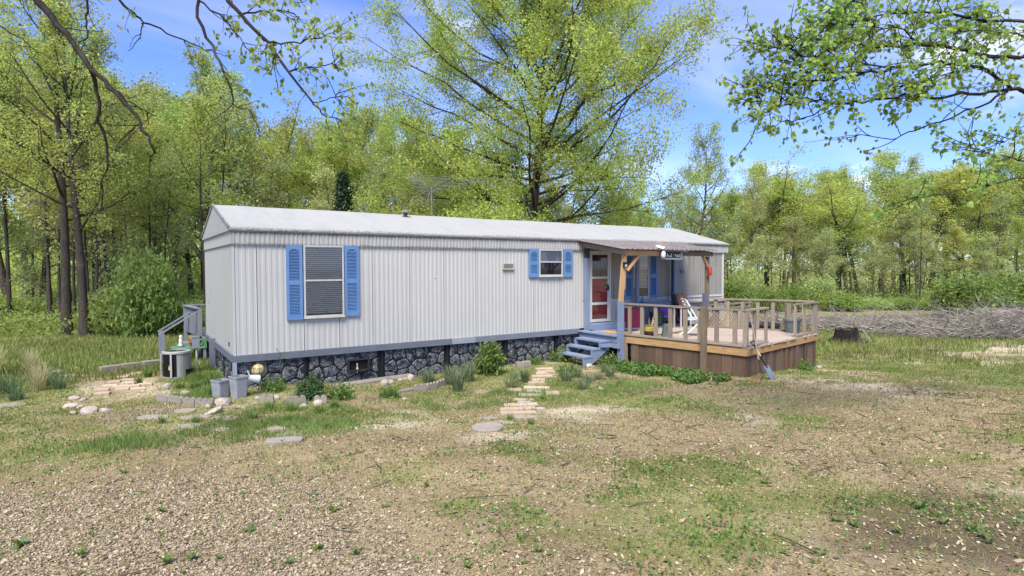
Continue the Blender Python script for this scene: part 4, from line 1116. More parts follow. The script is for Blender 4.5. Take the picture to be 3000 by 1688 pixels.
for k in range(16):
    m = MB(); a = k * 2.399; tall = k % 4 == 0
    ribbon(m, (0.05 * math.cos(a), 0.05 * math.sin(a), 0.225), a, rnd.uniform(0.22, 0.42) * (0.4 if tall else 1), 0.30 if tall else 0.12, 0.05 if tall else rnd.uniform(0.26, 0.33), 0.03)
    m.build('leaf', M_spider, yp)
tc_ = MB().add([(-0.10, -0.07, 0), (0.10, -0.07, 0), (0.10, 0.07, 0), (-0.10, 0.07, 0), (-0.062, -0.045, 0.30), (0.062, -0.045, 0.30), (0.062, 0.045, 0.30), (-0.062, 0.045, 0.30)], [(3, 2, 1, 0), (4, 5, 6, 7), (0, 1, 5, 4), (1, 2, 6, 5), (2, 3, 7, 6), (3, 0, 4, 7)]).box((-0.066, -0.049, 0.301), (0.066, 0.049, 0.315)).build('upturned_planter', simple('grey_green_plastic', (0.155, 0.165, 0.145), 0.6, 0.25, 6, bump=0.08), None, (9.27, -2.36, ZD), R(-30))
tag(tc_, 'upturned grey green tapered planter on the deck beside the mustard pot', 'planter')
stk = MB().tube([(9.3, -2.05, ZD + 0.016), (9.9, -2.02, ZD + 0.022), (10.5, -1.86, ZD + 0.015), (11.05, -1.72, ZD + 0.017)], [0.016, 0.014, 0.013, 0.009], 7).build('wooden_stick', M_postwood, None)
tag(stk, 'long brown crooked stick lying across the deck boards', 'stick')
# doormats
om = MB().prism([(8.64, -0.62), (9.02, -0.58), (9.02, -1.40), (8.64, -1.42)], ZD + 0.004, ZD + 0.016).build('doormat', simple('orange_coir', (0.47, 0.25, 0.085), 0.98, 0.2, 22, bump=0.5), None)
tag(om, 'rectangular orange coir doormat at the head of the steps', 'doormat')
a_ = np.linspace(0, 2 * math.pi, 28, endpoint=False)
ov = MB().prism([(9.47 + 0.36 * math.cos(t), -0.86 + 0.22 * math.sin(t)) for t in a_], ZD + 0.004, ZD + 0.015).prism([(9.47 + 0.27 * math.cos(t), -0.86 + 0.15 * math.sin(t)) for t in a_], ZD + 0.0155, ZD + 0.019).build('oval_mat', simple('charcoal_mat', (0.042, 0.04, 0.04), 0.95, 0.4, 16, bump=0.4), None)
tag(ov, 'dark grey oval mat on the porch floor before the door', 'mat')

# framed sign with pale lettering on a dark board
sg = thing('hanging_sign', 'blue grey framed dark sign with pale lettering on the porch beam', 'sign', (10.285, -1.645, 2.475))
M_signfr = painted('sign_frame_paint', (0.21, 0.24, 0.31), (0.12, 0.13, 0.16), 0.6, 0.6)
MB().box((-0.34, -0.006, -0.085), (0.34, 0.012, 0.085)).build('sign_board', simple('blackish_green', (0.018, 0.028, 0.02), 0.7, 0.5, 9, bump=0.1), sg)
MB().box((-0.39, -0.022, 0.086), (0.39, 0.02, 0.128)).box((-0.39, -0.022, -0.128), (0.39, 0.02, -0.086)).box((-0.39, -0.0222, -0.086), (-0.341, 0.02, 0.086)).box((0.341, -0.0222, -0.086), (0.39, 0.02, 0.086)).build('sign_frame', M_signfr, sg)
M_let = simple('pale_lettering', (0.52, 0.50, 0.44), 0.7, 0.15, 9, bump=0)
def stroke(m, a, b2, w=0.012): m.bar((a[0], -0.008, a[1]), (b2[0], -0.008, b2[1]), 0.003, w, (0, 0, 1) if abs(a[1] - b2[1]) < abs(a[0] - b2[0]) else (1, 0, 0))
lts = [[((-.30, -.05), (-.30, .03))], [((-.265, -.05), (-.265, .02)), ((-.265, .02), (-.235, -.01))], [((-.20, -.05), (-.20, -.01))], [((-.165, -.05), (-.165, .035))], [((-.13, -.05), (-.105, -.05)), ((-.13, -.01), (-.105, -.05))], [((-.06, -.02), (-.06, -.05)), ((-.06, -.05), (-.02, -.05)), ((-.02, -.05), (-.02, .04))],
       [((.12, .02), (.15, -.02))], [((.165, -.05), (.165, -.01)), ((.165, -.01), (.19, -.01))], [((.215, -.05), (.215, .03)), ((.215, -.05), (.24, -.05))], [((.255, -.05), (.255, -.01)), ((.255, -.01), (.28, -.05))], [((.305, -.05), (.305, .03))]]
for L_ in lts:
    m = MB()
    for a, b2 in L_: stroke(m, a, b2)
    m.build('letter', M_let, sg)
MB().prism([(0.0, -0.012), (0.05, -0.02), (0.10, -0.01), (0.07, 0.012), (0.02, 0.015)], 0, 0.006).build('painted_leaf', simple('leaf_brown', (0.22, 0.11, 0.075), 0.7, 0.3, 9), sg, (0.03, -0.008, 0.035)).rotation_euler = (R(90), R(35), 0)
# solar flood light on the roof edge
sl = thing('solar_light', 'white solar flood light with tilted panel clipped at the porch roof edge', 'light', (9.90, -1.70, 2.48))
M_wp = simple('white_lamp_plastic', (0.62, 0.60, 0.63), 0.4, 0.08, 9, bump=0.02)
hd = MB().lathe([(0.01, -0.105), (0.045, -0.095), (0.065, -0.04), (0.062, 0.03), (0.04, 0.08), (0.01, 0.09)], (0, 0, 0), 14).build('lamp_head', M_wp, sl, smooth=True)
MB().lathe([(0.006, -0.012), (0.03, -0.01), (0.03, 0.0), (0.006, 0.004)], (0, 0, 0), 10).build('lens', M_black, hd, (0.03, -0.055, -0.02)).rotation_euler = (R(80), 0, R(20))
MB().tube([(0, 0, 0.08), (-0.01, 0.02, 0.15)], 0.014, 6).build('arm', M_wp, sl)
pn = MB().box((-0.055, -0.11, -0.008), (0.055, 0.11, 0.008)).build('solar_panel', M_wp, sl, (-0.05, 0.06, 0.19)); pn.rotation_euler = (R(18), R(-28), R(20))
# driftwood-coloured bird on the roof
bd = thing('bird_ornament', 'small tan bird ornament perched on the porch roof above the sign', 'ornament', (10.0, -1.52, 2.655))
MB().lathe([(0.005, 0), (0.03, 0.02), (0.04, 0.05), (0.03, 0.08), (0.022, 0.10), (0.028, 0.125), (0.005, 0.15)], (0, 0, 0), 10, sx=1.4).build('body', simple('tan_bird', (0.36, 0.25, 0.15), 0.8, 0.3, 14), bd, smooth=True)
MB().add([(0.03, -0.015, 0.06), (0.12, -0.01, 0.02), (0.12, 0.01, 0.02), (0.03, 0.015, 0.06), (0.03, 0, 0.075)], [(0, 1, 2, 3), (0, 4, 1), (3, 2, 4), (1, 4, 2)]).build('tail', bpy.data.materials['tan_bird'], bd)
# red lantern
rl = thing('red_lantern', 'red glass lantern on a little ledge of the brown porch post', 'lantern', (11.90, -1.62, 1.93))
M_redgl = simple('red_lantern_glass', (0.42, 0.035, 0.018), 0.25, 0.3, 9, bump=0, spec=0.6)
MB().lathe([(0.05, 0.0), (0.055, 0.02), (0.055, 0.17), (0.045, 0.20)], (0, 0, 0), 14).build('glass_body', M_redgl, rl, smooth=True)
MB().lathe([(0.06, 0.201), (0.05, 0.225), (0.015, 0.25), (0.005, 0.26)], (0, 0, 0), 14).build('cap', simple('rusty_cap', (0.22, 0.09, 0.05), 0.7, 0.3, 12), rl)
MB().box((-0.09, -0.06, -0.02), (0.05, 0.055, -0.001)).build('ledge', M_postwood, rl)
# solar wall light
sw = thing('solar_wall_light', 'little black solar wall light on the leaning pine post', 'light', (8.60, -1.60, 2.22))
MB().add([(-0.045, -0.06, -0.06), (0.045, -0.06, -0.06), (0.045, 0, -0.07), (-0.045, 0, -0.07), (-0.045, -0.075, 0.045), (0.045, -0.075, 0.045), (0.045, 0, 0.065), (-0.045, 0, 0.065)], [(3, 2, 1, 0), (4, 5, 6, 7), (0, 1, 5, 4), (1, 2, 6, 5), (2, 3, 7, 6), (3, 0, 4, 7)]).build('housing', M_black, sw)
MB().add([(-0.035, -0.064, -0.055), (0.035, -0.064, -0.055), (0.035, -0.070, 0.0), (-0.035, -0.070, 0.0)], [(0, 1, 2, 3)]).build('lens', simple('lamp_lens', (0.55, 0.53, 0.42), 0.3, 0.1, 9, bump=0), sw)
# dragonfly
df = thing('dragonfly_ornament', 'blue metal dragonfly ornament fixed to the weathered siding', 'ornament', (12.66, -0.03, 2.02))
M_dfly = simple('dragonfly_blue', (0.07, 0.14, 0.42), 0.4, 0.2, 9, bump=0)
MB().tube([(-0.08, 0, 0.0), (0.0, -0.012, 0.01), (0.14, -0.004, -0.03)], [0.02, 0.016, 0.006], 6).build('body', M_dfly, df)
for a, s in ((60, 0.13), (110, 0.13), (250, 0.09), (300, 0.09)):
    c_, s_ = math.cos(R(a)), math.sin(R(a))
    MB().add([(-0.03, -0.014, 0), (-0.03 + c_ * s * 0.5 - s_ * 0.025, -0.02, s_ * s * 0.5 + c_ * 0.025), (-0.03 + c_ * s, -0.016, s_ * s), (-0.03 + c_ * s * 0.5 + s_ * 0.025, -0.02, s_ * s * 0.5 - c_ * 0.025)], [(0, 1, 2, 3)]).build('wing', M_dfly, df)
# tubs past the rail
pot('planter_tub', 'low ribbed black plastic tub on the ground beyond the deck railing', 'tub', (13.75, -2.05, gz(13.75, -2.05)), 0.42, 0.46, 0.98, simple('black_tub', (0.022, 0.026, 0.034), 0.5, 0.2, 7, (1, 1, 6), bump=0.2), 24)
pot('planter', 'grey green plastic planter in the far corner of the deck', 'planter', (12.62, -3.62, ZD), 0.16, 0.20, 0.36, simple('grey_planter', (0.13, 0.15, 0.145), 0.55, 0.2, 7), 18)

# shovel and cultivator leaning by the deck corner
sv = thing('shovel', 'square bladed shovel with D grip leaning on the golden rim board', 'shovel')
g0 = Vector((9.315, -5.16, gz(9.315, -5.16))); g1 = Vector((9.32, -4.70, 0.52)) + Vector((-0.06, 0.0, 0.06))
dr = (g1 - g0).normalized(); side = dr.cross(Vector((0, 1, 0.3))).normalized(); nrm = side.cross(dr)
b0, b1 = g0, g0 + dr * 0.31
M_steel = simple('worn_steel', (0.26, 0.275, 0.30), 0.4, 0.25, 8, bump=0.05, metal=0.6)
m = MB(); hw = 0.085
m.add([b0 - side * hw - nrm * 0.004, b0 + side * hw - nrm * 0.004, b1 + side * hw - nrm * 0.004, b1 - side * hw - nrm * 0.004, b0 - side * hw + nrm * 0.004, b0 + side * hw + nrm * 0.004, b1 + side * hw + nrm * 0.012, b1 - side * hw + nrm * 0.012], [(3, 2, 1, 0), (4, 5, 6, 7), (0, 1, 5, 4), (1, 2, 6, 5), (2, 3, 7, 6), (3, 0, 4, 7)])
m.build('blade', M_steel, sv)
MB().tube([b1 - dr * 0.05, b1 + dr * 0.22], [0.02, 0.022], 8).build('socket', M_black, sv)
MB().tube([b1 + dr * 0.221, g1 - dr * 0.16], [0.020, 0.019], 8).build('shaft', M_newwood, sv)
MB().tube([g1 - dr * 0.159, g1 - dr * 0.10, g1 - dr * 0.06 + side * 0.055, g1 + side * 0.06, g1 - side * 0.06, g1 - dr * 0.06 - side * 0.055, g1 - dr * 0.10], [0.022, 0.022, 0.014, 0.014, 0.014, 0.014, 0.02], 8).build('grip', M_black, sv)
cv = thing('garden_cultivator', 'long handled cultivator with curved tines leaning on the deck corner', 'cultivator')
c0 = Vector((9.08, -5.02, gz(9.08, -5.02) + 0.20)); c1 = duv(0.02, -0.085, 1.20)
dr = (c1 - c0).normalized()
MB().tube([c0 + dr * 0.22, c1], [0.017, 0.014], 8).build('shaft', M_oldwood, cv)
MB().tube([c0 - dr * 0.02, c0 + dr * 0.219], [0.010, 0.018], 8).build('ferrule', simple('dark_iron', (0.035, 0.03, 0.028), 0.6, 0.4, 12), cv)
for k in (-1, 0, 1):
    s_ = Vector((0.12 * k, 0.05 * k, 0))
    MB().tube([c0, c0 + s_ + Vector((0.01, -0.02, -0.05)), c0 + s_ * 1.25 + Vector((0.01, -0.05, -0.14)), c0 + s_ * 1.1 + Vector((0, 0.02, -0.20))], [0.008, 0.007, 0.006, 0.004], 6).build('tine', bpy.data.materials['dark_iron'], cv)
cl = MB(); r_ = random.Random(3)
v = []
cl.lathe([(0.02, 0.0), (0.12, 0.01), (0.10, 0.05), (0.03, 0.075)], (0, 0, 0), 9, sx=1.3)
cl.v = [(x + r_.uniform(-.03, .03), y + r_.uniform(-.03, .03), z + r_.uniform(-.01, .015)) for x, y, z in cl.v]
tag(cl.build('soil_clod', simple('red_clay', (0.19, 0.095, 0.05), 1, 0.5, 16, bump=0.8), None, (8.98, -4.98, gz(8.98, -4.98) - 0.005)), 'clod of reddish soil under the cultivator tines', 'soil clod')

# ------------------------------------------------------------------ back stairs behind the home
M_bstair = painted('grey_stair_paint', (0.19, 0.20, 0.225), (0.26, 0.27, 0.29), 0.6, 0.4)
bs_ = thing('back_stairs', 'grey painted back porch railing and stairs behind the end wall', 'stairs')
board('porch_post', (-0.12, 4.75, -0.2), (-0.12, 4.75, 1.12), 0.10, 0.10, M_bstair, bs_, (0, 1, 0))
board('porch_post', (-0.32, 6.3, -0.3), (-0.32, 6.3, 1.12), 0.10, 0.10, M_bstair, bs_, (0, 1, 0))
board('cap_rail', (-0.14, 4.70, 1.135), (-0.33, 6.36, 1.135), 0.12, 0.03, M_bstair, bs_)
board('cap_rail', (-0.30, 6.3, 1.135), (1.6, 6.3, 1.135), 0.12, 0.03, M_bstair, bs_)
for k in range(11):
    t = (k + 0.5) / 11
    board('baluster', (-0.13 - 0.19 * t, 4.75 + 1.5 * t, 0.42), (-0.13 - 0.19 * t, 4.75 + 1.5 * t, 1.118), 0.03, 0.09, M_bstair, bs_, (0, 1, 0))
for k in range(8):
    board('baluster', (-0.2 + 0.2 * k, 6.3, 0.42), (-0.2 + 0.2 * k, 6.3, 1.118), 0.09, 0.03, M_bstair, bs_, (0, 1, 0))
board('floor_board', (-0.2, 5.5, 0.39), (1.6, 5.5, 0.39), 1.6, 0.05, M_bstair, bs_)
for y, xo in ((4.85, 0.0), (5.75, 0.02)):
    board('hand_rail', (-0.16 + xo, y, 1.05), (-1.02 + xo, y, 0.50), 0.09, 0.035, M_bstair, bs_)
    board('newel_post', (-0.95 + xo, y, -0.3), (-0.95 + xo, y, 0.515), 0.12, 0.12, M_bstair, bs_, (0, 1, 0))
for k in range(2):
    board('tread', (-0.32 - 0.27 * k, 4.95, 0.20 - 0.18 * k), (-0.32 - 0.27 * k, 5.65, 0.20 - 0.18 * k), 0.27, 0.04, M_bstair, bs_)
M_turf = simple('green_turf_carpet', (0.07, 0.19, 0.105), 0.95, 0.15, 12, bump=0.3)
tf = MB().box((-0.78, 3.95, 0.195), (-0.06, 4.62, 0.225)).box((-0.10, 3.95, 0.226), (-0.06, 4.62, 0.42))
gp_ = thing('turf_platform', 'low platform covered in green turf carpet beside the back stairs', 'platform')
tf.build('carpet', M_turf, gp_)
for x in (-0.74, -0.10):
    for y in (4.0, 4.57): board('leg', (x, y, -0.1), (x, y, 0.194), 0.06, 0.06, M_bstair, gp_, (0, 1, 0))
pot('flower_pot', 'terracotta trough pot on the green turf platform', 'pot', (-0.28, 4.25, 0.226), 0.10, 0.13, 0.15, simple('terracotta', (0.27, 0.085, 0.04), 0.8, 0.2, 9), 14)
sc_ = thing('garden_statuette', 'small white and grey garden statuette on the green turf platform', 'statuette', (-0.58, 4.35, 0.226))
MB().lathe([(0.05, 0), (0.06, 0.04), (0.035, 0.12), (0.045, 0.17), (0.02, 0.20), (0.035, 0.23), (0.03, 0.27), (0.005, 0.29)], (0, 0, 0), 12).build('figure', simple('white_plaster', (0.60, 0.60, 0.60), 0.7, 0.25, 12), sc_, smooth=True)
MB().lathe([(0.07, -0.0), (0.075, 0.03)], (0, 0, 0), 12).build('plinth', simple('grey_plinth', (0.18, 0.19, 0.2), 0.8, 0.2, 9), sc_, (0, 0, -0.0))
hb = thing('hanging_basket', 'round black pot hung on the back porch railing', 'pot', (-0.47, 6.36, 0.60))
MB().lathe([(0.06, 0), (0.13, 0.05), (0.15, 0.16), (0.155, 0.20), (0.13, 0.20)], (0, 0, 0), 16).build('pot_body', M_black, hb)
MB().tube([(0, 0, 0.2), (0.06, -0.02, 0.42), (0.15, -0.04, 0.53)], 0.006, 5).build('hanger', M_black, hb)
ub = thing('utility_box', 'grey electrical disconnect box on a white conduit near the condenser', 'utility box', (-0.42, 2.35, 0))
MB().box((-0.08, -0.05, 0.42), (0.06, 0.05, 0.66)).build('box', M_bstair, ub)
MB().box((-0.085, -0.056, 0.64), (0.065, 0.05, 0.668)).build('lid', M_greytrim, ub)
MB().tube([(0.0, 0, 0.42), (0.0, 0, -0.05)], 0.018, 8).build('conduit', M_trimwhite, ub)

# ------------------------------------------------------------------ things in the yard
# air conditioner
ax, ay = reseat(-0.86, 1.25)
acu = thing('air_conditioner', 'round cornered grey and black outdoor air conditioner beside the end wall', 'air conditioner', (ax, ay, gz(ax, ay)), R(40)); acu.scale = (0.70, 0.70, 0.86)
M_acg = simple('ac_grey_metal', (0.27, 0.275, 0.26), 0.5, 0.1, 6, bump=0.05)
M_acw = simple('ac_top_cream', (0.34, 0.335, 0.305), 0.5, 0.12, 6, bump=0.05, dirt=(0.3, 0.29, 0.25), dirt_amt=0.4)
def rsq(h, r_, n_=6):
    r_ = r_ * 2.0 if r_ > 0.1 else r_
    pts = []
    for cx2, cy2, a0 in ((h - r_, h - r_, 0), (-(h - r_), h - r_, 90), (-(h - r_), -(h - r_), 180), (h - r_, -(h - r_), 270)):
        for k in range(n_ + 1):
            a = R(a0 + 90 * k / n_); pts.append((cx2 + r_ * math.cos(a), cy2 + r_ * math.sin(a)))
    return pts
o_ = rsq(0.36, 0.16)
def seg(rng, z0, z1, h=0.36):
    m = MB(); P = rsq(h, 0.16); n_ = len(P)
    for k in range(n_):
        a, b2 = P[k], P[(k + 1) % n_]; an = math.degrees(math.atan2(a[1] + b2[1], a[0] + b2[0])) % 360
        if rng[0] <= an < rng[1]: m.add([(a[0], a[1], z0), (b2[0], b2[1], z0), (b2[0], b2[1], z1), (a[0], a[1], z1)], [(0, 1, 2, 3)])
    return m
MB().prism(rsq(0.345, 0.15), 0.035, 0.60).build('coil', simple('coil_black', (0.014, 0.015, 0.015), 0.7, 0.3, 30), acu)
MB().prism(rsq(0.37, 0.16), 0.0, 0.04).build('base_pan', M_acg, acu)
seg((224, 360), 0.20, 0.60, 0.357).build('side_panel', M_acg, acu)
seg((0, 30), 0.20, 0.60, 0.357).build('side_panel', M_acg, acu)
seg((224, 262), 0.04, 0.20, 0.356).build('side_panel', M_acg, acu)
m = MB()
for z in np.arange(0.06, 0.60, 0.022):
    P = rsq(0.354, 0.16); n_ = len(P)
    for k in range(n_):
        a, b2 = P[k], P[(k + 1) % n_]; an = math.degrees(math.atan2(a[1] + b2[1], a[0] + b2[0])) % 360
        if 30 <= an < 224: m.bar((a[0], a[1], z), (b2[0], b2[1], z), 0.012, 0.006)
lv = m.build('louvers', M_black, acu); lv['kind'] = 'stuff'
for an in (205, 140):
    a = R(an); MB().bar((0.425 * math.cos(a), 0.425 * math.sin(a), 0.04), (0.425 * math.cos(a), 0.425 * math.sin(a), 0.60), 0.05, 0.03, (math.cos(a), math.sin(a), 0)).build('corner_post', M_acw, acu)
tp = MB(); P0 = rsq(0.385, 0.18); P1 = [(x * 0.86, y * 0.86) for x, y in P0]; n_ = len(P0)
tp.add([(x, y, 0.60) for x, y in P0] + [(x, y, 0.645) for x, y in P0] + [(x, y, 0.66) for x, y in P1] + [(x, y, 0.61) for x, y in P1],
       [(L_ * n_ + k, L_ * n_ + (k + 1) % n_, (L_ + 1) * n_ + (k + 1) % n_, (L_ + 1) * n_ + k) for L_ in range(3) for k in range(n_)])
tp.build('top_cover', M_acw, acu)
fg = MB()
for r_ in np.arange(0.06, 0.30, 0.035): fg.lathe([(r_ - 0.004, 0.635), (r_, 0.640), (r_ + 0.004, 0.635)], (0, 0, 0), 24, caps=False)
for k in range(8): a = k * math.pi / 8; fg.bar((-0.29 * math.cos(a), -0.29 * math.sin(a), 0.632), (0.29 * math.cos(a), 0.29 * math.sin(a), 0.632), 0.006, 0.006)
fgo = fg.build('fan_grille', M_black, acu); fgo['kind'] = 'stuff'
MB().lathe([(0.10, 0.62), (0.10, 0.63), (0.03, 0.636)], (0, 0, 0), 16).build('motor_cap', simple('motor_brown', (0.16, 0.13, 0.12), 0.6, 0.3, 9), acu)
# yellow flower decal on the grille
MB().add([(-0.03, 0, -0.05), (0.02, 0, -0.06), (0.035, 0, 0.0), (0.01, 0, 0.07), (-0.03, 0, 0.03)], [(0, 1, 2, 3, 4)]).build('decal', simple('decal_yellow', (0.55, 0.34, 0.02), 0.5, 0.4, 16, bump=0), acu, (-0.375, -0.10, 0.27), R(-90))
MB().tube([(0.30, -0.2, 0.12), (0.42, -0.16, 0.16), (0.50, -0.10, 0.10), (0.55, -0.08, 0.0)], 0.014, 6).build('line_set', M_black, acu)
MB().prism(rsq(0.46, 0.05), -0.09, -0.001).build('pad', simple('concrete_pad', (0.36, 0.34, 0.31), 0.9, 0.2, 7), acu)

# bins and watering can
def weave_mat():
    m, t, b, o = new_mat('grey_woven_plastic'); g = G(t)
    v = g.coord('Object', (24, 24, 30))
    w1 = g.n('ShaderNodeTexWave', {'Vector': v, 'Scale': 0.9, 'Distortion': 1.0}, bands_direction='Z').outputs[1]
    w2 = g.n('ShaderNodeTexWave', {'Vector': v, 'Scale': 0.7, 'Distortion': 1.0}, bands_direction='X').outputs[1]
    h = g.math('MULTIPLY', w1, w2)
    g.set(b.inputs['Base Color'], g.ramp(h, [(0.0, (0.235, 0.245, 0.265)), (1.0, (0.36, 0.37, 0.40))])); b.inputs['Roughness'].default_value = 0.55
    g.set(b.inputs['Normal'], g.bump(h, 0.6, 0.01))
    return m
M_weave = weave_mat()
def bin_(loc, rz, label, h, w0, w1, tilt=0):
    bx_, by_ = reseat(*loc[:2]); loc = (bx_, by_, gz(bx_, by_) - 0.01)
    t_ = thing('waste_bin', label, 'bin', loc, rz, None)
    P0, P1 = rsq(w0, 0.03, 3), rsq(w1, 0.03, 3); n_ = len(P0)
    m = MB().add([(x, y, 0) for x, y in P0] + [(x, y, h) for x, y in P1] + [(x * 0.93, y * 0.93, h) for x, y in P1] + [(x * 0.90, y * 0.90, 0.02) for x, y in P0],
                 [tuple(reversed(range(n_)))] + [(L_ * n_ + k, L_ * n_ + (k + 1) % n_, (L_ + 1) * n_ + (k + 1) % n_, (L_ + 1) * n_ + k) for L_ in range(3) for k in range(n_)] + [tuple(3 * n_ + k for k in range(n_))])
    m.build('tub', M_weave, t_)
    m = MB(); Pa = rsq(w1 + 0.006, 0.03, 3)
    m.add([(x, y, h - 0.022) for x, y in Pa] + [(x, y, h + 0.004) for x, y in Pa] + [(x * 0.9, y * 0.9, h + 0.004) for x, y in Pa], [(L_ * n_ + k, L_ * n_ + (k + 1) % n_, (L_ + 1) * n_ + (k + 1) % n_, (L_ + 1) * n_ + k) for L_ in range(2) for k in range(n_)])
    m.build('rim', M_weave, t_)
    t_.rotation_euler = (tilt, 0, rz)
    return t_
bin_((-0.40, -1.36, gz(-0.4, -1.36) - 0.01), R(28), 'grey woven plastic bin with empty top near the scalloped edging', 0.34, 0.10, 0.125)
bin_((-0.15, -1.50, gz(-0.15, -1.5) - 0.01), R(20), 'taller grey woven plastic bin next to the watering can', 0.40, 0.10, 0.125)
wcn = thing('watering_can', 'pale blue grey plastic watering can hung against the bin', 'watering can', (*reseat(0.10, -1.42), gz(*reseat(0.1, -1.42)) + 0.20), R(10)); wcn.scale = (0.85, 0.85, 0.85)
M_can = simple('pale_can_plastic', (0.45, 0.47, 0.52), 0.5, 0.1, 6, bump=0.03)
cb = MB().lathe([(0.085, 0), (0.095, 0.02), (0.08, 0.20), (0.07, 0.205)], (0, 0, 0), 18).build('can_body', M_can, wcn, smooth=False); cb.rotation_euler = (0, R(-80), R(-10)); cb.location = (0.12, 0, 0.09)
MB().tube([(-0.06, 0, 0.02), (-0.13, -0.02, 0.0), (-0.165, -0.02, 0.07), (-0.13, 0, 0.14), (-0.05, 0, 0.16)], 0.014, 8).build('handle', M_can, wcn)
MB().tube([(-0.07, 0, 0.15), (-0.10, 0.02, 0.24), (-0.12, 0.03, 0.30)], [0.018, 0.013, 0.02], 8).build('spout', M_can, wcn)
MB().tube([(0.10, -0.09, 0.05), (0.10, -0.14, -0.12), (0.10, -0.10, -0.26)], 0.006, 5).build('prop_wire', M_black, wcn)

# solar globe in a wire basket on a shepherd's hook
gl = thing('solar_globe', 'yellowish glass garden globe in a wire basket on a stake by the skirting', 'garden globe', (0.34, -0.42, gz(0.34, -0.42)))
MB().lathe([(0.005, -0.115)] + [(0.115 * math.cos(a), 0.115 * math.sin(a)) for a in np.linspace(-1.3, 1.3, 9)] + [(0.005, 0.115)], (0, 0, 0), 20).build('globe', simple('amber_globe', (0.50, 0.40, 0.17), 0.25, 0.35, 5, bump=0, spec=0.6), gl, (0, 0, 0.41), smooth=True)
w_ = MB()
for k in range(8):
    a = k * math.pi / 4
    w_.tube([(0.03 * math.cos(a), 0.03 * math.sin(a), 0.28), (0.122 * math.cos(a), 0.122 * math.sin(a), 0.36), (0.128 * math.cos(a), 0.128 * math.sin(a), 0.46), (0.14 * math.cos(a), 0.14 * math.sin(a), 0.53)], 0.0035, 4)
for z, r_ in ((0.36, 0.122), (0.46, 0.128), (0.53, 0.14)): w_.tube([(r_ * math.cos(a), r_ * math.sin(a), z) for a in np.linspace(0, 2 * math.pi, 17)], 0.0035, 4)
w_.tube([(0.14, 0, 0.53), (0.20, 0.02, 0.55), (0.24, 0.02, 0.52)], 0.004, 4)
w_.tube([(-0.14, 0, 0.53), (-0.22, 0.02, 0.55), (-0.25, 0.0, 0.48)], 0.004, 4)
w_.build('wire_basket', simple('dark_wire', (0.05, 0.045, 0.04), 0.6, 0.3, 20), gl)
MB().tube([(0, 0, 0.28), (0.0, -0.005, -0.1)], 0.007, 6).build('stake', bpy.data.materials['dark_wire'], gl)

# rocks, flagstones, pavers and edging
M_quartz = simple('white_quartz', (0.40, 0.345, 0.29), 0.75, 0.25, 7, bump=0.5, dirt=(0.26, 0.15, 0.085), dirt_amt=0.75, rnd=0.12)
M_flag = simple('flagstone_grey', (0.32, 0.268, 0.22), 0.85, 0.2, 4, bump=0.4, dirt=(0.19, 0.15, 0.105), dirt_amt=0.75, rnd=0.10)
M_paver = simple('tan_paver', (0.43, 0.335, 0.245), 0.9, 0.12, 6, bump=0.3, dirt=(0.24, 0.185, 0.13), dirt_amt=0.5, rnd=0.12)
M_conc = simple('grey_concrete', (0.27, 0.235, 0.20), 0.9, 0.2, 7, bump=0.4, dirt=(0.15, 0.13, 0.10), dirt_amt=0.75, rnd=0.08)
M_pale = simple('pale_stone', (0.36, 0.35, 0.33), 0.85, 0.14, 9, bump=0.3)
rr = np.random.RandomState(21)
def rock_mesh(seed, mat):
    r_ = np.random.RandomState(seed); import bmesh
    bm = bmesh.new(); bmesh.ops.create_icosphere(bm, subdivisions=2, radius=1)
    k = r_.normal(size=(6, 3)); k /= np.linalg.norm(k, axis=1)[:, None]; d = r_.uniform(0.62, 0.95, 6)
    for v in bm.verts:
        c = np.array(v.co)
        for n_, dd in zip(k, d):
            s = c @ n_ - dd
            if s > 0: c = c - n_ * s * 0.9
        c = c * (1 + r_.uniform(-0.06, 0.06)); v.co = c
    me = bpy.data.meshes.new('rock'); bm.to_mesh(me); bm.free(); me.materials.append(mat); return me
rocks = [rock_mesh(i, M_quartz) for i in range(5)]
def rock(x, y, s, label, group=None, sz=0.6, k=0):
    if y > -4.2 or x < 8: x, y = reseat(x, y)
    s = s * 0.82
    o = link('rock', rocks[k % 5], None, (x, y, gz(x, y) + s * sz * 0.28)); o.scale = (s, s * 0.8, s * sz); o.rotation_euler = (rr.uniform(-.3, .3), rr.uniform(-.3, .3), rr.uniform(0, 6))
    return tag(o, label, 'rock', group)
rock(-0.44, -1.88, 0.21, 'large rough white and rust quartz rock at the end of the scalloped edging', sz=0.6, k=1)
rock(-0.62, -2.36, 0.20, 'flat pinkish rough rock lying before the quartz rock', sz=0.4, k=2)
rock(-0.66, -1.97, 0.07, 'small upright white stone tucked by the large quartz rock', sz=0.9)
rock(-1.10, 0.10, 0.16, 'white crumbly rock beside the air conditioner pad', sz=0.6, k=3)
rock(-0.86, -0.72, 0.13, 'rusty brown rock in the grass inside the scalloped edging', sz=0.6, k=4)
for i, (x, y, s) in enumerate(((0.36, -1.92, .10), (0.09, -1.79, .08), (0.57, -2.75, .10), (0.82, -2.67, .12), (1.34, -1.94, .10), (1.55, -1.2, .08), (1.8, -1.0, .10), (1.39, -1.87, .09), (2.26, -2.75, .07))):
    rock(x, y, s, 'whitish rock among the plants near the round green bush', 'white rocks in the flower bed', 0.75, i)
for i, (x, y, s) in enumerate(((2.52, -1.20, .15), (2.66, -1.12, .12), (3.0, -0.80, .12), (3.30, -0.62, .17), (3.16, -0.70, .1))):
    rock(x, y, s, 'pale cream rock along the slab under the faux stone skirting', 'cream rocks by the skirting', 0.75, i)
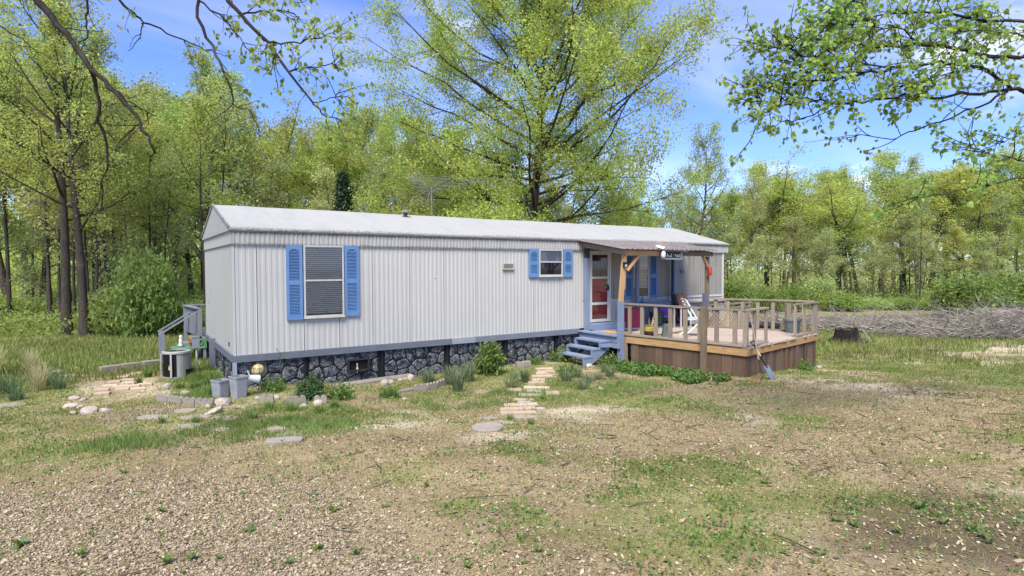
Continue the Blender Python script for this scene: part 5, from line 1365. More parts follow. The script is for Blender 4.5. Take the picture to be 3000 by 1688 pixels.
for i, (x, y, s) in enumerate(((-2.42, -0.15, .16), (-2.30, -0.25, .09), (-2.43, -0.72, .15), (-2.30, -0.85, .1), (-2.18, -1.30, .19), (-1.98, -1.36, .13), (-2.36, -1.2, .08), (-2.92, 2.95, .2))):
    rock(x, y, s, 'grey white rock in the rough grass before the woods', 'scattered rocks toward the woods', 0.5, i)
for i, (x, y, s) in enumerate(((5.91, -3.68, .07), (7.54, -1.50, .12), (8.2, -3.3, .08), (8.55, -4.2, .07), (7.1, -3.9, .05))):
    rock(x, y, s, 'small tan rock in the weeds by the entry steps', 'small rocks near the steps', 0.7, i)
for i in range(9):
    c = duv(3.05 + 0.5 * rr.rand(), -0.16 - 0.12 * rr.rand())
    o = rock(c.x, c.y, 0.045 + 0.04 * rr.rand(), 'small pale stone piled at the foot of the plank skirt', 'stones piled by the deck', 0.8, i)

def flag(x, y, rx_, ry_, label, cat='stepping stone', mat=None, rz=None, th=0.06, n_=9, name='flagstone', sq=0.0, group=None, rise=0.006):
    x, y = reseat(x, y)
    r_ = random.Random(int((x * 131 + y * 77) * 100)); rz = YAW_ * -1 if rz is None else rz
    P = []
    for k in range(n_):
        a = 2 * math.pi * (k + r_.uniform(-.25, .25)) / n_
        q = (abs(math.cos(a)) ** 4 + abs(math.sin(a)) ** 4) ** -0.25
        rad = (q if sq else 1.0) * (1 + r_.uniform(-.09, .05)); P.append((rx_ * rad * math.cos(a), ry_ * rad * math.sin(a)))
    m = MB(); m.prism(P, -0.04, th - 0.012); b0 = len(m.v)
    Pi = [(x2 * 0.965, y2 * 0.965) for x2, y2 in P]
    m.add([(x2, y2, th - 0.012) for x2, y2 in P] + [(x2, y2, th) for x2, y2 in Pi], [tuple(range(n_, 2 * n_))] + [(k, (k + 1) % n_, n_ + (k + 1) % n_, n_ + k) for k in range(n_)])
    o = m.build(name, mat or M_flag, None, (x, y, gz(x, y) - th + rise + 0.015), rz)
    o.rotation_euler = (r_.uniform(-.02, .02), r_.uniform(-.02, .02), rz)
    return tag(o, label, cat, group)
YAW_ = 0.59
flag(2.30, -5.42, 0.215, 0.215, 'thick round concrete stepping stone at the yard end of the path', 'stepping stone', M_conc, 0, 0.075, 28, 'round_stepping_stone', rise=0.05)
for (x, y, a, b2) in ((-0.97, -2.03, .17, .16), (-1.38, -2.2, .24, .13), (-0.89, -2.53, .23, .14), (-0.54, -2.85, .22, .12), (-1.0, -3.06, .18, .12), (-0.68, -3.54, .14, .09), (-0.06, -3.99, .15, .10)):
    flag(x, y, a, b2, 'flat grey brown flagstone sunk in grass before the bins', group='flagstones before the bins')
flag(-0.04, -4.43, 0.19, 0.09, 'long grey flagstone half covered by grass behind the thick slab')
flag(-0.14, -4.78, 0.22, 0.105, 'thick rounded grey slab at the edge of the gravel', 'slab', M_conc, YAW_ * -1 + 0.25, 0.09, 14, sq=1, rise=0.042)
for (x, y, a, b2) in ((3.26, -4.80, .27, .10), (2.78, -4.67, .17, .07), (2.74, -5.08, .20, .09)):
    flag(x, y, a, b2, 'grey flagstone in the grass next to the round stepping stone', group='flagstones of the path')
flag(7.1, -0.66, 0.33, 0.15, 'long tan flagstone at the foot of the steps'); flag(7.50, -0.50, 0.28, 0.13, 'tan flagstone pressed against the lowest blue step')
flag(7.6, -1.5, 0.14, 0.1, 'small tan flagstone beside the lowest step near the deck')
flag(-3.22, -0.03, 0.30, 0.14, 'pale slab in the grass by the rocks near the woods')
flag(-2.55, 2.53, 0.35, 0.12, 'narrow pale slab lying beyond the paver path')
def paver(x, y, L_, w, rz, mat=None, label='', group=None, h=0.06, rise=0.020, name='paver'):
    x, y = reseat(x, y) if name != 'concrete_strip' else (x, y)
    m = MB(); b = 0.006
    m.box((-L_ / 2, -w / 2, -0.05), (L_ / 2, w / 2, h - b)).add([(-L_ / 2, -w / 2, h - b), (L_ / 2, -w / 2, h - b), (L_ / 2, w / 2, h - b), (-L_ / 2, w / 2, h - b), (-L_ / 2 + b, -w / 2 + b, h), (L_ / 2 - b, -w / 2 + b, h), (L_ / 2 - b, w / 2 - b, h), (-L_ / 2 + b, w / 2 - b, h)], [(4, 5, 6, 7), (0, 1, 5, 4), (1, 2, 6, 5), (2, 3, 7, 6), (3, 0, 4, 7)])
    o = m.build(name, mat or M_paver, None, (x, y, gz(x, y) - h + rise + 0.012), rz); o.rotation_euler = (rr.uniform(-.025, .025), rr.uniform(-.025, .025), rz)
    return tag(o, label, 'paver', group)
pz = -0.56
for (x, y, L_) in ((6.45, -1.16, .42), (6.27, -1.46, .42), (6.05, -1.59, .26), (5.86, -1.88, .46), (5.53, -2.17, .29), (5.35, -2.34, .34)):
    paver(x, y, L_, 0.17, pz + rr.uniform(-.06, .06), None, 'tan paver in the upper run of path toward the blue steps', 'pavers below the steps')
for (x, y, L_) in ((4.17, -3.58, .36), (3.86, -3.94, .58), (3.62, -4.2, .60), (3.42, -4.5, .58)):
    paver(x, y, L_, 0.15, pz + rr.uniform(-.03, .10), None, 'long tan paver laid crosswise in the lower run of path', 'pavers of the lower path')
paver(5.03, -2.80, 0.52, 0.17, pz - 0.12, None, 'tan paver forming the far side of the path square')
paver(4.52, -3.30, 0.46, 0.17, pz - 0.1, None, 'tan paver forming the near side of the path square')
paver(4.55, -2.72, 0.28, 0.30, pz, None, 'square tan paver on the shrub side of the path square')
paver(4.95, -3.40, 0.26, 0.30, pz, None, 'square tan paver on the deck side of the path square')
paver(4.73, -3.00, 0.13, 0.15, pz, M_pale, 'small whitish stone block inside the path square', 'white blocks in the path square')
paver(4.84, -3.08, 0.13, 0.15, pz, M_pale, 'small whitish stone block inside the path square', 'white blocks in the path square')
paver(4.05, -3.78, 0.26, 0.10, pz, M_pale, 'broken pale brick between crosswise pavers')
flag(3.95, -4.36, 0.10, 0.07, 'loose whitish stone beside the lower path', 'stone', M_pale)
for x, y in ((6.03, -0.76), (6.24, -0.74)):
    paver(x, y, 0.19, 0.14, pz + 0.25, M_conc, 'grey concrete half block standing near the leafy shrub', 'grey half blocks', 0.15, 0.15, 'concrete_block')
paver(5.86, -0.66, 0.22, 0.12, pz, M_conc, 'flat grey brick lying by the grey half blocks')
for (x, y) in ((-1.78, 1.77), (-1.65, 1.95), (-1.54, 2.12), (-1.9, 1.26), (-1.68, 1.36), (-1.95, 0.87), (-1.68, 1.0), (-1.80, 0.70), (-1.77, 0.40), (-1.60, 0.62), (-1.42, 0.68), (-2.07, 0.52), (-1.54, 0.27), (-2.05, 0.17)):
    paver(x, y, 0.24, 0.16, pz * 0.2 + rr.uniform(-.1, .1), None, 'weathered tan paver on the side path toward the woods', 'pavers of the side path')
for i, (x, y) in enumerate(((-1.98, 2.66), (-1.62, 2.82), (-1.24, 2.98))):
    paver(x, y, 0.38, 0.18, 0.36, M_conc, 'thick pale concrete curb block across the side path', 'curb blocks', 0.15, 0.13, 'curb_block')
sl_ = paver(2.6, -0.16, 1.9, 0.26, 0.0, M_conc, 'long concrete strip along the foot of the skirting', None, 0.06, 0.05, 'concrete_strip')

def edging(x, y, rz, n_, label, group, h=0.115, w=0.098):
    P = [(0, -0.05)]
    for k in range(n_):
        for a in np.linspace(math.pi, 0, 7): P.append((w * (k + 0.5) + w / 2 * math.cos(a) * 0.985, h - 0.035 + 0.058 * math.sin(a)))
    P.append((w * n_, -0.05)); N = len(P)
    v = [(px_, -0.025, pz_) for px_, pz_ in P] + [(px_, 0.025, pz_) for px_, pz_ in P]
    m = MB().add(v, [tuple(reversed(range(N))), tuple(range(N, 2 * N))] + [(i, (i + 1) % N, N + (i + 1) % N, N + i) for i in range(N)])
    o = m.build('scalloped_edging', M_conc, None, (x, y, gz(x, y) - 0.005), rz)
    return tag(o, label, 'edging stone', group)
def run(pts, label, group):
    for i in range(len(pts) - 1):
        (x0, y0), (x1, y1) = reseat(*pts[i]), reseat(*pts[i + 1]); L_ = math.hypot(x1 - x0, y1 - y0); n_ = max(2, round(L_ / 0.112))
        edging(x0, y0, math.atan2(y1 - y0, x1 - x0), n_, label, group, w=(L_ - 0.012) / n_)
run([(-1.28, -0.92), (-1.14, -1.22), (-0.96, -1.50), (-0.80, -1.70), (-0.56, -1.90)], 'grey scalloped edging stone curving before the two bins', 'edging before the bins')
run([(0.08, -2.0), (0.28, -2.13)], 'short scalloped edging stone half hidden by grass near the bins', None)
run([(0.40, -2.40), (0.70, -2.46)], 'scalloped edging stone before the round green bush', None)
run([(0.80, -2.50), (1.0, -2.58)], 'tilted scalloped edging stone just past the round bush', None)
run([(2.76, -2.02), (3.06, -1.94), (3.36, -1.76), (3.68, -1.50)], 'scalloped edging stone along the tufted grass bed', 'edging along the grass bed')
paver(2.56, -2.05, 0.40, 0.08, 0.15, M_conc, 'flat edging strip at the end of the scalloped row', None, 0.05, 0.045, 'edging_strip')

# stump with a stick
sx_, sy_ = 19.6, -1.55
sp = thing('tree_stump', 'dark cut tree stump with flared roots in the grass', 'stump', (sx_, sy_, gz(sx_, sy_))); sp.scale = (0.78, 0.78, 0.8)
M_stump = bark('stump_bark', (0.035, 0.027, 0.022), (0.008, 0.007, 0.006))
m = MB(); n_ = 18; r_ = random.Random(2)
for z, rad in ((-0.05, 0.85), (0.06, 0.66), (0.22, 0.52), (0.48, 0.46), (0.56, 0.45)):
    for k in range(n_):
        a = 2 * math.pi * k / n_; q = rad * (1 + (0.22 if z < 0.1 else 0.07) * math.sin(5 * a + 1) + r_.uniform(-.05, .05)); m.v.append((q * math.cos(a), q * math.sin(a), z + (r_.uniform(-.05, .06) if z > 0.5 else 0)))
for i in range(4):
    for k in range(n_): m.f.append((i * n_ + k, i * n_ + (k + 1) % n_, (i + 1) * n_ + (k + 1) % n_, (i + 1) * n_ + k)); m.m.append(0)
m.build('stump_bark', M_stump, sp)
MB().lathe([(0.44, 0.53), (0.40, 0.555), (0.02, 0.55)], (0, 0, 0), 18).build('cut_top', simple('rotten_top', (0.045, 0.035, 0.028), 0.95, 0.5, 6), sp)
ls = MB().tube([(0.62, -0.55, 0.0), (0.44, -0.36, 0.40), (0.30, -0.25, 0.75)], [0.028, 0.024, 0.014], 6).build('leaning_stick', simple('pale_stick', (0.30, 0.27, 0.24), 0.9, 0.3, 8), None, (sx_, sy_, gz(sx_, sy_)))
tag(ls, 'pale stick leaning on the dark stump', 'stick')

# television aerial behind the roof
an_ = thing('tv_antenna', 'metal television aerial with many rods on a thin mast behind the roof', 'antenna', (6.57, 5.0, 0))
M_alu = simple('dull_aluminium', (0.30, 0.30, 0.29), 0.4, 0.1, 9, bump=0, metal=0.7)
MB().tube([(0, 0, -0.1), (0, 0, 4.75)], 0.014, 6).build('mast', M_alu, an_)
rgt = Vector((0.83, -0.556, 0)); fwd = Vector((0.556, 0.83, 0)); Cc = Vector((0, 0, 4.72))
A = Cc - rgt * 0.78 + fwd * 1.25 + Vector((0, 0, -0.20)); B = Cc + rgt * 0.80 - fwd * 1.0 + Vector((0, 0, 0.17))
MB().tube([A, B], 0.017, 5).build('boom', M_postwood, an_)
MB().tube([Cc - rgt * 0.35 + fwd * 0.4 + Vector((0, 0, -0.30)), Cc + rgt * 0.25 - fwd * 0.2 + Vector((0, 0, -0.08))], 0.012, 5).build('boom_brace', M_alu, an_)
ed = (rgt * 0.98 + fwd * 0.28 + Vector((0, 0, -0.03))).normalized()
for k in range(15):
    t = 0.30 + 0.69 * k / 14; c = A.lerp(B, t); h_ = 0.28 + 1.15 * max(0, t - 0.35) / 0.65
    sk = Vector((0, 0, 0.06 * math.sin(k * 2.3)))
    MB().tube([c - ed * h_ + Vector((0, 0, 0.015)) + sk * 0.5, c + Vector((0, 0, 0.015)), c + ed * h_ * (1.25 if k == 14 else 0.95) + Vector((0, 0, 0.015)) + sk], 0.0045, 4).build('rod', M_alu, an_)
hc = A.lerp(B, 0.42)
for s in (-0.06, 0.06):
    MB().tube([hc, hc + rgt * s + Vector((0, 0, -0.40))], 0.008, 4).build('reflector_arm', M_alu, an_)
for k in range(5):
    c = hc + Vector((0, 0, -0.03 - 0.09 * k)); MB().tube([c - ed * 0.16, c + ed * 0.16], 0.004, 4).build('rod', M_alu, an_)

# ------------------------------------------------------------------ vegetation
FW2 = np.array([math.sin(YAW), math.cos(YAW)]); RT2 = np.array([math.cos(YAW), -math.sin(YAW)]); C2 = np.array([CAM.x, CAM.y])
def spot(px, depth):
    """ground position seen at picture column px, depth metres away"""
    p = C2 + FW2 * depth + RT2 * depth * (px - 1500) / 1689.7
    return float(p[0]), float(p[1])
def h_for(ytop, depth): return 2.15 + (784 - ytop) / 1689.7 * depth + 0.45

def unit(v): return v / (np.linalg.norm(v) + 1e-9)
class Wood:
    def __init__(self): self.V = []; self.F = []; self.n = 0
    def tube(self, pts, rad, sides):
        pts = np.asarray(pts); k = len(pts)
        d = np.gradient(pts, axis=0); d /= np.linalg.norm(d, axis=1)[:, None] + 1e-9
        a = np.where(np.abs(d[:, 2:3]) < 0.9, [[0, 0, 1.0]], [[1.0, 0, 0]])
        s = np.cross(d, a); s /= np.linalg.norm(s, axis=1)[:, None] + 1e-9; t = np.cross(s, d)
        an = np.arange(sides) * 2 * np.pi / sides
        v = pts[:, None, :] + np.asarray(rad)[:, None, None] * (s[:, None, :] * np.cos(an)[None, :, None] + t[:, None, :] * np.sin(an)[None, :, None])
        self.V.append(v.reshape(-1, 3))
        i = np.arange(k - 1)[:, None] * sides; j = np.arange(sides)[None, :]; j2 = (j + 1) % sides
        q = np.stack([i + j, i + sides + j, i + sides + j2, i + j2], -1).reshape(-1, 4) + self.n
        self.F.append(q); self.n += k * sides
    def mesh(self, name, mat):
        me = fast_mesh(name, np.concatenate(self.V), np.concatenate(self.F), mat)
        me.polygons.foreach_set('use_smooth', np.ones(len(me.polygons), bool)); return me
def wander(r, p0, d0, length, n, curl, upw):
    pts = [np.array(p0, float)]; d = unit(np.array(d0, float)); st = length / n
    for i in range(n):
        d = unit(d + r.normal(size=3) * curl + np.array([0, 0, upw])); pts.append(pts[-1] + d * st)
    return np.array(pts)
def leaves(r, pos, size, hang=0.25, wid=0.5, jit=0.55):
    """diamond leaf faces at pos (n,3)"""
    n = len(pos); s = size * (1 + r.uniform(-jit, jit, n))[:, None]
    a = r.normal(size=(n, 3)); a[:, 2] -= hang * 2; a /= np.linalg.norm(a, axis=1)[:, None]
    b = np.cross(a, r.normal(size=(n, 3))); b /= np.linalg.norm(b, axis=1)[:, None] + 1e-9
    c = np.cross(a, b)
    v = np.stack([pos, pos + a * s * 0.45 + b * s * wid * 0.5 + c * s * 0.08, pos + a * s, pos + a * s * 0.45 - b * s * wid * 0.5 + c * s * 0.08], 1).reshape(-1, 3)
    return v, np.arange(n * 4).reshape(n, 4)
def leaf_mesh(name, r, pos, size, mat, **k):
    v, f = leaves(r, pos, size, **k); return fast_mesh(name, v, f, mat)

def grow(seed, H, r0, base, spread, nl=22, nb=7, nt=6, lpt=20, lsize=0.2, low=0.25, high=1.15, trunk_top=0.82, lean=0.02, prof=None, wood_mat=None, leaf_mat=None, fork=0, clump=0.16, bare=0.0, tcurl=0.045, lup=0.045):
    r = np.random.RandomState(seed); w = Wood(); L = []
    tp = wander(r, (0, 0, -0.3), (r.normal() * lean, r.normal() * lean, 1), H * trunk_top, 12, tcurl, 0.05)
    tr_ = r0 * (1.0 - 0.88 * np.linspace(0, 1, 13) ** 1.1); tr_[0] *= 1.45; tr_[1] *= 1.06
    w.tube(tp, tr_, 9)
    stems = [(tp, tr_)]
    for _ in range(fork):
        k = r.randint(3, 6); a = r.uniform(0, 6.28)
        fp = wander(r, tp[k], (math.cos(a) * 0.55, math.sin(a) * 0.55, 1), H * 0.55, 9, 0.06, 0.06); fr = np.linspace(tr_[k] * 0.8, 0.03, 10); w.tube(fp, fr, 7); stems.append((fp, fr))
    az = r.uniform(0, 6.28)
    for i in range(nl):
        sp_, sr = stems[i % len(stems)]
        t = base + (1 - base) * ((i + r.uniform(0, 0.9)) / nl); t = min(t, 0.99)
        z = t * (len(sp_) - 1) if sp_ is tp else r.uniform(0.35, 0.98) * (len(sp_) - 1)
        k = int(z); f = z - k; p0 = sp_[k] * (1 - f) + sp_[min(k + 1, len(sp_) - 1)] * f; rr0 = sr[k]
        az += 2.4 + r.uniform(-0.5, 0.5)
        tt = (t - base) / (1 - base)
        el = low + (high - low) * tt + r.uniform(-0.15, 0.15)
        pr = (prof(tt) if prof else (0.75 + 0.5 * math.sin(math.pi * min(1, tt * 1.25 + 0.12))) * (1 - 0.35 * tt))
        ln = spread * pr * r.uniform(0.75, 1.1)
        lp = wander(r, p0, (math.cos(az) * math.cos(el), math.sin(az) * math.cos(el), math.sin(el)), ln, 7, 0.10, lup)
        lr = np.linspace(min(rr0 * 0.55, 0.02 + ln * 0.0085), 0.010, 8); w.tube(lp, lr, 5)
        dead = r.rand() < bare
        for b in range(nb):
            s = 0.22 + 0.78 * (b + r.rand()) / nb; zz = s * 7; kk = min(int(zz), 6); q = lp[kk] + (lp[kk + 1] - lp[kk]) * (zz - kk)
            dd = unit(unit(lp[kk + 1] - lp[kk]) * 0.8 + r.normal(size=3) * 0.62 + np.array([0, 0, 0.18]))
            bl = ln * (0.42 - 0.20 * s) * r.uniform(0.7, 1.25) + 0.25
            bp = wander(r, q, dd, bl, 4, 0.14, 0.03); w.tube(bp, np.linspace(max(0.009, lr[kk] * 0.5), 0.005, 5), 3)
            for c in range(nt):
                s2 = 0.25 + 0.75 * (c + r.rand()) / nt; z2 = s2 * 4; k2 = min(int(z2), 3); q2 = bp[k2] + (bp[k2 + 1] - bp[k2]) * (z2 - k2)
                d2 = unit(unit(bp[k2 + 1] - bp[k2]) * 0.7 + r.normal(size=3) * 0.7)
                tl = r.uniform(0.22, 0.5) * (0.7 + ln * 0.08); tpt = np.stack([q2, q2 + d2 * tl * 0.5 + r.normal(size=3) * 0.03, q2 + d2 * tl + np.array([0, 0, -0.03])])
                w.tube(tpt, np.array([0.006, 0.0045, 0.003]), 3)
                if not dead:
                    n = r.poisson(lpt); u = r.uniform(0.2, 1.08, n)[:, None]
                    L.append(q2 + d2 * tl * u + r.normal(size=(n, 3)) * clump)
    pos = np.concatenate(L)
    return w.mesh('trunk', wood_mat), leaf_mesh('crown', r, pos, lsize, leaf_mat)

M_bark = bark('grey_brown_bark', (0.135, 0.11, 0.09), (0.04, 0.032, 0.027))
M_bark2 = bark('dark_bark', (0.085, 0.068, 0.056), (0.022, 0.018, 0.016))
M_barkT = bark('trunk_bark', (0.095, 0.078, 0.064), (0.03, 0.025, 0.021))
M_leafA = leafmat('spring_leaf_yellow_green', [(0.18, 0.263, 0.0378), (0.255, 0.338, 0.0607), (0.373, 0.425, 0.115)], 0.5)
M_leafB = leafmat('spring_leaf_fresh', [(0.135, 0.236, 0.0378), (0.209, 0.317, 0.0607), (0.304, 0.392, 0.101)], 0.5)
M_leafC = leafmat('spring_leaf_pale_tan', [(0.195, 0.26, 0.0845), (0.28, 0.345, 0.13), (0.391, 0.429, 0.208)], 0.45)
M_leafN = leafmat('cedar_needles', [(0.012, 0.03, 0.014), (0.022, 0.048, 0.02), (0.04, 0.07, 0.03)], 0.12)
M_grassleaf = leafmat('grass_blade', [(0.085, 0.15, 0.025), (0.15, 0.21, 0.045), (0.30, 0.29, 0.10)], 0.3)
M_bluegrass = leafmat('blue_green_blade', [(0.085, 0.145, 0.06), (0.135, 0.20, 0.09), (0.24, 0.28, 0.14)], 0.25)
M_shrub = leafmat('shrub_leaf', [(0.055, 0.12, 0.02), (0.095, 0.175, 0.028), (0.17, 0.235, 0.055)], 0.35)
M_bushdark = leafmat('round_bush_leaf', [(0.025, 0.075, 0.018), (0.045, 0.115, 0.025), (0.085, 0.16, 0.045)], 0.25)

def plant_tree(meshes, name, label, x, y, s=1.0, rz=0.0, tint=(1, 1, 1), group=None, sz=None, zoff=0.0):
    t = thing(name, label, 'tree', (x, y, gz(x, y) + zoff), rz, group)
    t.scale = (s, s, sz or s)
    a = link('trunk', meshes[0], t); c = link('crown', meshes[1], t); c.color = (*tint, 1)
    return t

# the big oak behind the home
ox, oy = spot(1537, 30.0)
oak = grow(4, 20.0, 0.29, 0.14, 9.4, nl=74, nb=9, nt=8, lpt=54, lsize=0.108, low=0.0, high=1.05, trunk_top=0.86, wood_mat=M_bark2, leaf_mat=M_leafB, fork=0, clump=0.22, lup=0.012,
           prof=lambda t: (0.72 + 0.28 * math.sin(math.pi * min(1, t * 1.1 + 0.1)) - 0.25 * max(0, t - 0.6)))
plant_tree(oak, 'oak_tree', 'great spreading oak rising behind the middle of the roof', ox, oy, 1.0, 2.15, (1.40, 1.26, 0.9))

# forest variants
common = dict(wood_mat=M_bark)
VA = grow(11, 13.0, 0.15, 0.44, 3.1, nl=20, nb=6, nt=5, lpt=27, lsize=0.112, leaf_mat=M_leafA, **common)
VB = grow(12, 13.0, 0.14, 0.46, 2.8, nl=19, nb=6, nt=5, lpt=25, lsize=0.112, leaf_mat=M_leafB, fork=1, **common)
VC = grow(13, 13.0, 0.14, 0.30, 2.9, nl=22, nb=6, nt=5, lpt=20, lsize=0.10, leaf_mat=M_leafC, bare=0.25, **common)
VD = grow(14, 13.0, 0.20, 0.28, 4.0, nl=26, nb=7, nt=5, lpt=27, lsize=0.112, leaf_mat=M_leafA, fork=1, **common)
VE = grow(15, 13.0, 0.16, 0.20, 3.2, nl=24, nb=6, nt=5, lpt=30, lsize=0.112, leaf_mat=M_leafB, **common)
VF = grow(16, 9.0, 0.07, 0.22, 1.9, nl=16, nb=5, nt=5, lpt=22, lsize=0.105, leaf_mat=M_leafC, **common)
VT = grow(17, 15.0, 0.18, 0.34, 3.9, nl=24, nb=6, nt=5, lpt=32, lsize=0.09, leaf_mat=M_leafA, bare=0.12, wood_mat=M_barkT, lean=0.003, trunk_top=0.95, tcurl=0.012)
VP = grow(19, 13.0, 0.085, 0.50, 1.8, nl=14, nb=5, nt=4, lpt=20, lsize=0.105, leaf_mat=M_leafA, wood_mat=M_barkT, tcurl=0.02)
VQ = grow(20, 13.0, 0.075, 0.45, 1.7, nl=14, nb=5, nt=4, lpt=13, lsize=0.10, leaf_mat=M_leafC, wood_mat=M_barkT, bare=0.3)
VARS = {'A': VA, 'B': VB, 'C': VC, 'D': VD, 'E': VE, 'F': VF, 'T': VT, 'P': VP, 'Q': VQ}
VH = {'A': 13, 'B': 13, 'C': 13, 'D': 13, 'E': 13, 'F': 9, 'T': 15, 'P': 13, 'Q': 13}
KIND = {'A': 'tall slim tree with yellow green spring leaves', 'B': 'slender straight tree with fresh green crown', 'C': 'thin tree with sparse tan buds', 'D': 'broad forked tree with yellow green crown', 'E': 'leafy green tree clothed low down', 'F': 'young thin sapling with pale leaves', 'T': 'tall dark trunked tree with sparse crown', 'P': 'pole thin straight tree with small green top', 'Q': 'pole thin tree with nearly bare twiggy top'}
NAMES = {'A': 'hickory_tree', 'B': 'ash_tree', 'C': 'bare_tree', 'D': 'oak_tree', 'E': 'maple_tree', 'F': 'sapling', 'T': 'oak_tree', 'P': 'pole_tree', 'Q': 'pole_tree'}
tr_rnd = random.Random(77)
def T(px, depth, ytop, k, where, label=None, tint=None, s_xy=None):
    x, y = spot(px, depth); h = h_for(ytop, depth); s = h / VH[k]
    if 'beyond the home' in where and px < 1500: ytop -= 50; h = h_for(ytop, depth); s = h / VH[k]
    if k in 'ADEB' and depth > 40 and px > 1900: s_xy = tr_rnd.uniform(1.15, 1.6); ytop -= tr_rnd.uniform(-25, 55); h = h_for(ytop, depth); s = h / VH[k]
    v = tr_rnd.uniform(0.98, 1.26); tint = tint or (v * tr_rnd.uniform(0.95, 1.15), v, v * 0.95)
    return plant_tree(VARS[k], NAMES[k], label or (KIND[k] + ' ' + where), x, y, (s_xy or min(max(s, 0.75), 1.35)) * tr_rnd.uniform(0.92, 1.08), tr_rnd.uniform(0, 6.28), tint, None if label else 'woods: ' + KIND[k] + ' ' + where, sz=s)
# the pair of dark trunks beside the yard
T(190, 21.2, -110, 'T', '', 'thickest dark trunk of the pair of tall oaks beyond the side path', s_xy=1.0)
T(243, 20.6, -20, 'T', '', 'slimmer leaning dark trunk next to the thick oak beyond the side path', s_xy=0.85)
w1 = 'in the woods behind the back stairs'
for px, d, yt, k in ((30, 30, -60, 'A'), (-40, 24, -90, 'B'), (122, 36, 40, 'E'), (275, 23.5, 210, 'F'), (330, 34, 60, 'A'), (75, 44, 120, 'D'), (400, 38, 300, 'C'), (455, 33, 330, 'C'), (520, 30, 240, 'B'), (600, 33, 130, 'D'), (690, 38, 150, 'B'), (560, 44, 200, 'E'), (365, 48, 240, 'B'),
                     (0, 27, 420, 'F'), (150, 30, 460, 'F'), (300, 29, 430, 'F'), (480, 28, 470, 'F'), (230, 42, 150, 'A'), (430, 52, 260, 'A'), (-120, 33, 0, 'E'), (640, 48, 250, 'C'), (345, 40, 380, 'C')):
    T(px, d, yt, k, w1)
w2 = 'in the woods beyond the home'
for px, d, yt, k in ((760, 44, 260, 'D'), (840, 48, 330, 'B'), (900, 40, 380, 'A'), (960, 50, 330, 'E'), (1040, 42, 290, 'D'), (1110, 46, 270, 'A'), (1170, 40, 350, 'B'), (1240, 48, 330, 'D'), (1310, 44, 400, 'A'), (1390, 52, 360, 'E'), (1460, 44, 430, 'B'), (1610, 50, 470, 'C'), (1700, 44, 500, 'C'), (1790, 48, 520, 'C'), (1880, 46, 500, 'B'),
                     (810, 36, 460, 'F'), (980, 35, 480, 'F'), (1090, 36, 470, 'C'), (1200, 36, 490, 'F'), (720, 60, 280, 'A'), (900, 62, 330, 'D'), (1080, 64, 330, 'A'), (1260, 60, 380, 'E'), (1430, 66, 430, 'A'), (1560, 60, 500, 'A'), (1680, 62, 560, 'E'), (1840, 60, 540, 'D')):
    T(px, d, yt, k, w2)
T(2030, 40, 296, 'C', '', 'tall airy tree with thin pale crown beyond the end of the roof', tint=(0.95, 1.05, 0.9), s_xy=1.15)
w3 = 'in the woods beyond the brush pile'
for px, d, yt, k in ((1950, 50, 520, 'C'), (2110, 48, 520, 'B'), (2180, 44, 470, 'C'), (2250, 50, 430, 'D'), (2330, 46, 450, 'A'), (2400, 52, 430, 'E'), (2460, 45, 470, 'D'), (2520, 50, 430, 'A'), (2590, 46, 450, 'B'), (2650, 52, 425, 'D'), (2720, 46, 440, 'A'), (2790, 50, 430, 'E'), (2850, 44, 450, 'D'), (2920, 50, 440, 'A'), (2990, 46, 430, 'E'), (3060, 48, 420, 'D'), (3140, 46, 420, 'A'),
                     (2140, 42, 640, 'F'), (2230, 40, 650, 'F'), (2300, 42, 600, 'C'), (2380, 41, 640, 'F'), (2500, 42, 610, 'C'), (2560, 40, 660, 'F'), (2640, 42, 600, 'C'), (2700, 41, 650, 'F'), (2830, 42, 600, 'C'), (2900, 40, 660, 'F'), (2960, 43, 610, 'C'),
                     (2060, 62, 560, 'A'), (2200, 64, 500, 'D'), (2350, 66, 470, 'A'), (2480, 62, 500, 'E'), (2620, 66, 480, 'D'), (2760, 64, 480, 'A'), (2900, 62, 470, 'B'), (3040, 66, 450, 'D')):
    T(px, d, yt, k, w3)

for i in range(30):
    T(tr_rnd.uniform(-60, 640), tr_rnd.uniform(23, 46), tr_rnd.uniform(0, 330), tr_rnd.choice('PPQ'), w1)
for i in range(22):
    T(tr_rnd.uniform(680, 1900), tr_rnd.uniform(38, 56), tr_rnd.uniform(330, 520), tr_rnd.choice('PPQ'), w2)
for i in range(30):
    T(tr_rnd.uniform(2000, 3060), tr_rnd.uniform(38, 56), tr_rnd.uniform(480, 640), tr_rnd.choice('PPQ'), w3)
# cedar
def cedar(seed, H, rad):
    r = np.random.RandomState(seed); w = Wood(); w.tube(np.array([(0, 0, -0.2), (0, 0, H * 0.5), (0, 0, H)]), np.array([0.12, 0.07, 0.01]), 6)
    L = []
    for z in np.linspace(H * 0.06, H * 0.98, 46):
        R_ = rad * (1 - z / H) ** 0.8 + 0.08
        for k in range(9):
            a = r.uniform(0, 6.28); rr_ = R_ * r.uniform(0.75, 1.1); p1 = np.array([math.cos(a) * rr_, math.sin(a) * rr_, z + 0.12 * rr_])
            w.tube(np.stack([np.array([0, 0, z]), p1]), np.array([0.015, 0.004]), 3)
            n = 34; u = r.uniform(0.25, 1.03, n)[:, None]; L.append(np.array([0, 0, z]) + (p1 - [0, 0, z]) * u + r.normal(size=(n, 3)) * 0.09)
    return w.mesh('trunk', M_bark2), leaf_mesh('crown', r, np.concatenate(L), 0.16, M_leafN, wid=0.35)
cx3, cy3 = spot(1010, 31)
plant_tree(cedar(3, h_for(500, 31), 1.35), 'cedar_tree', 'dark green conical cedar peeping over the roof', cx3, cy3)

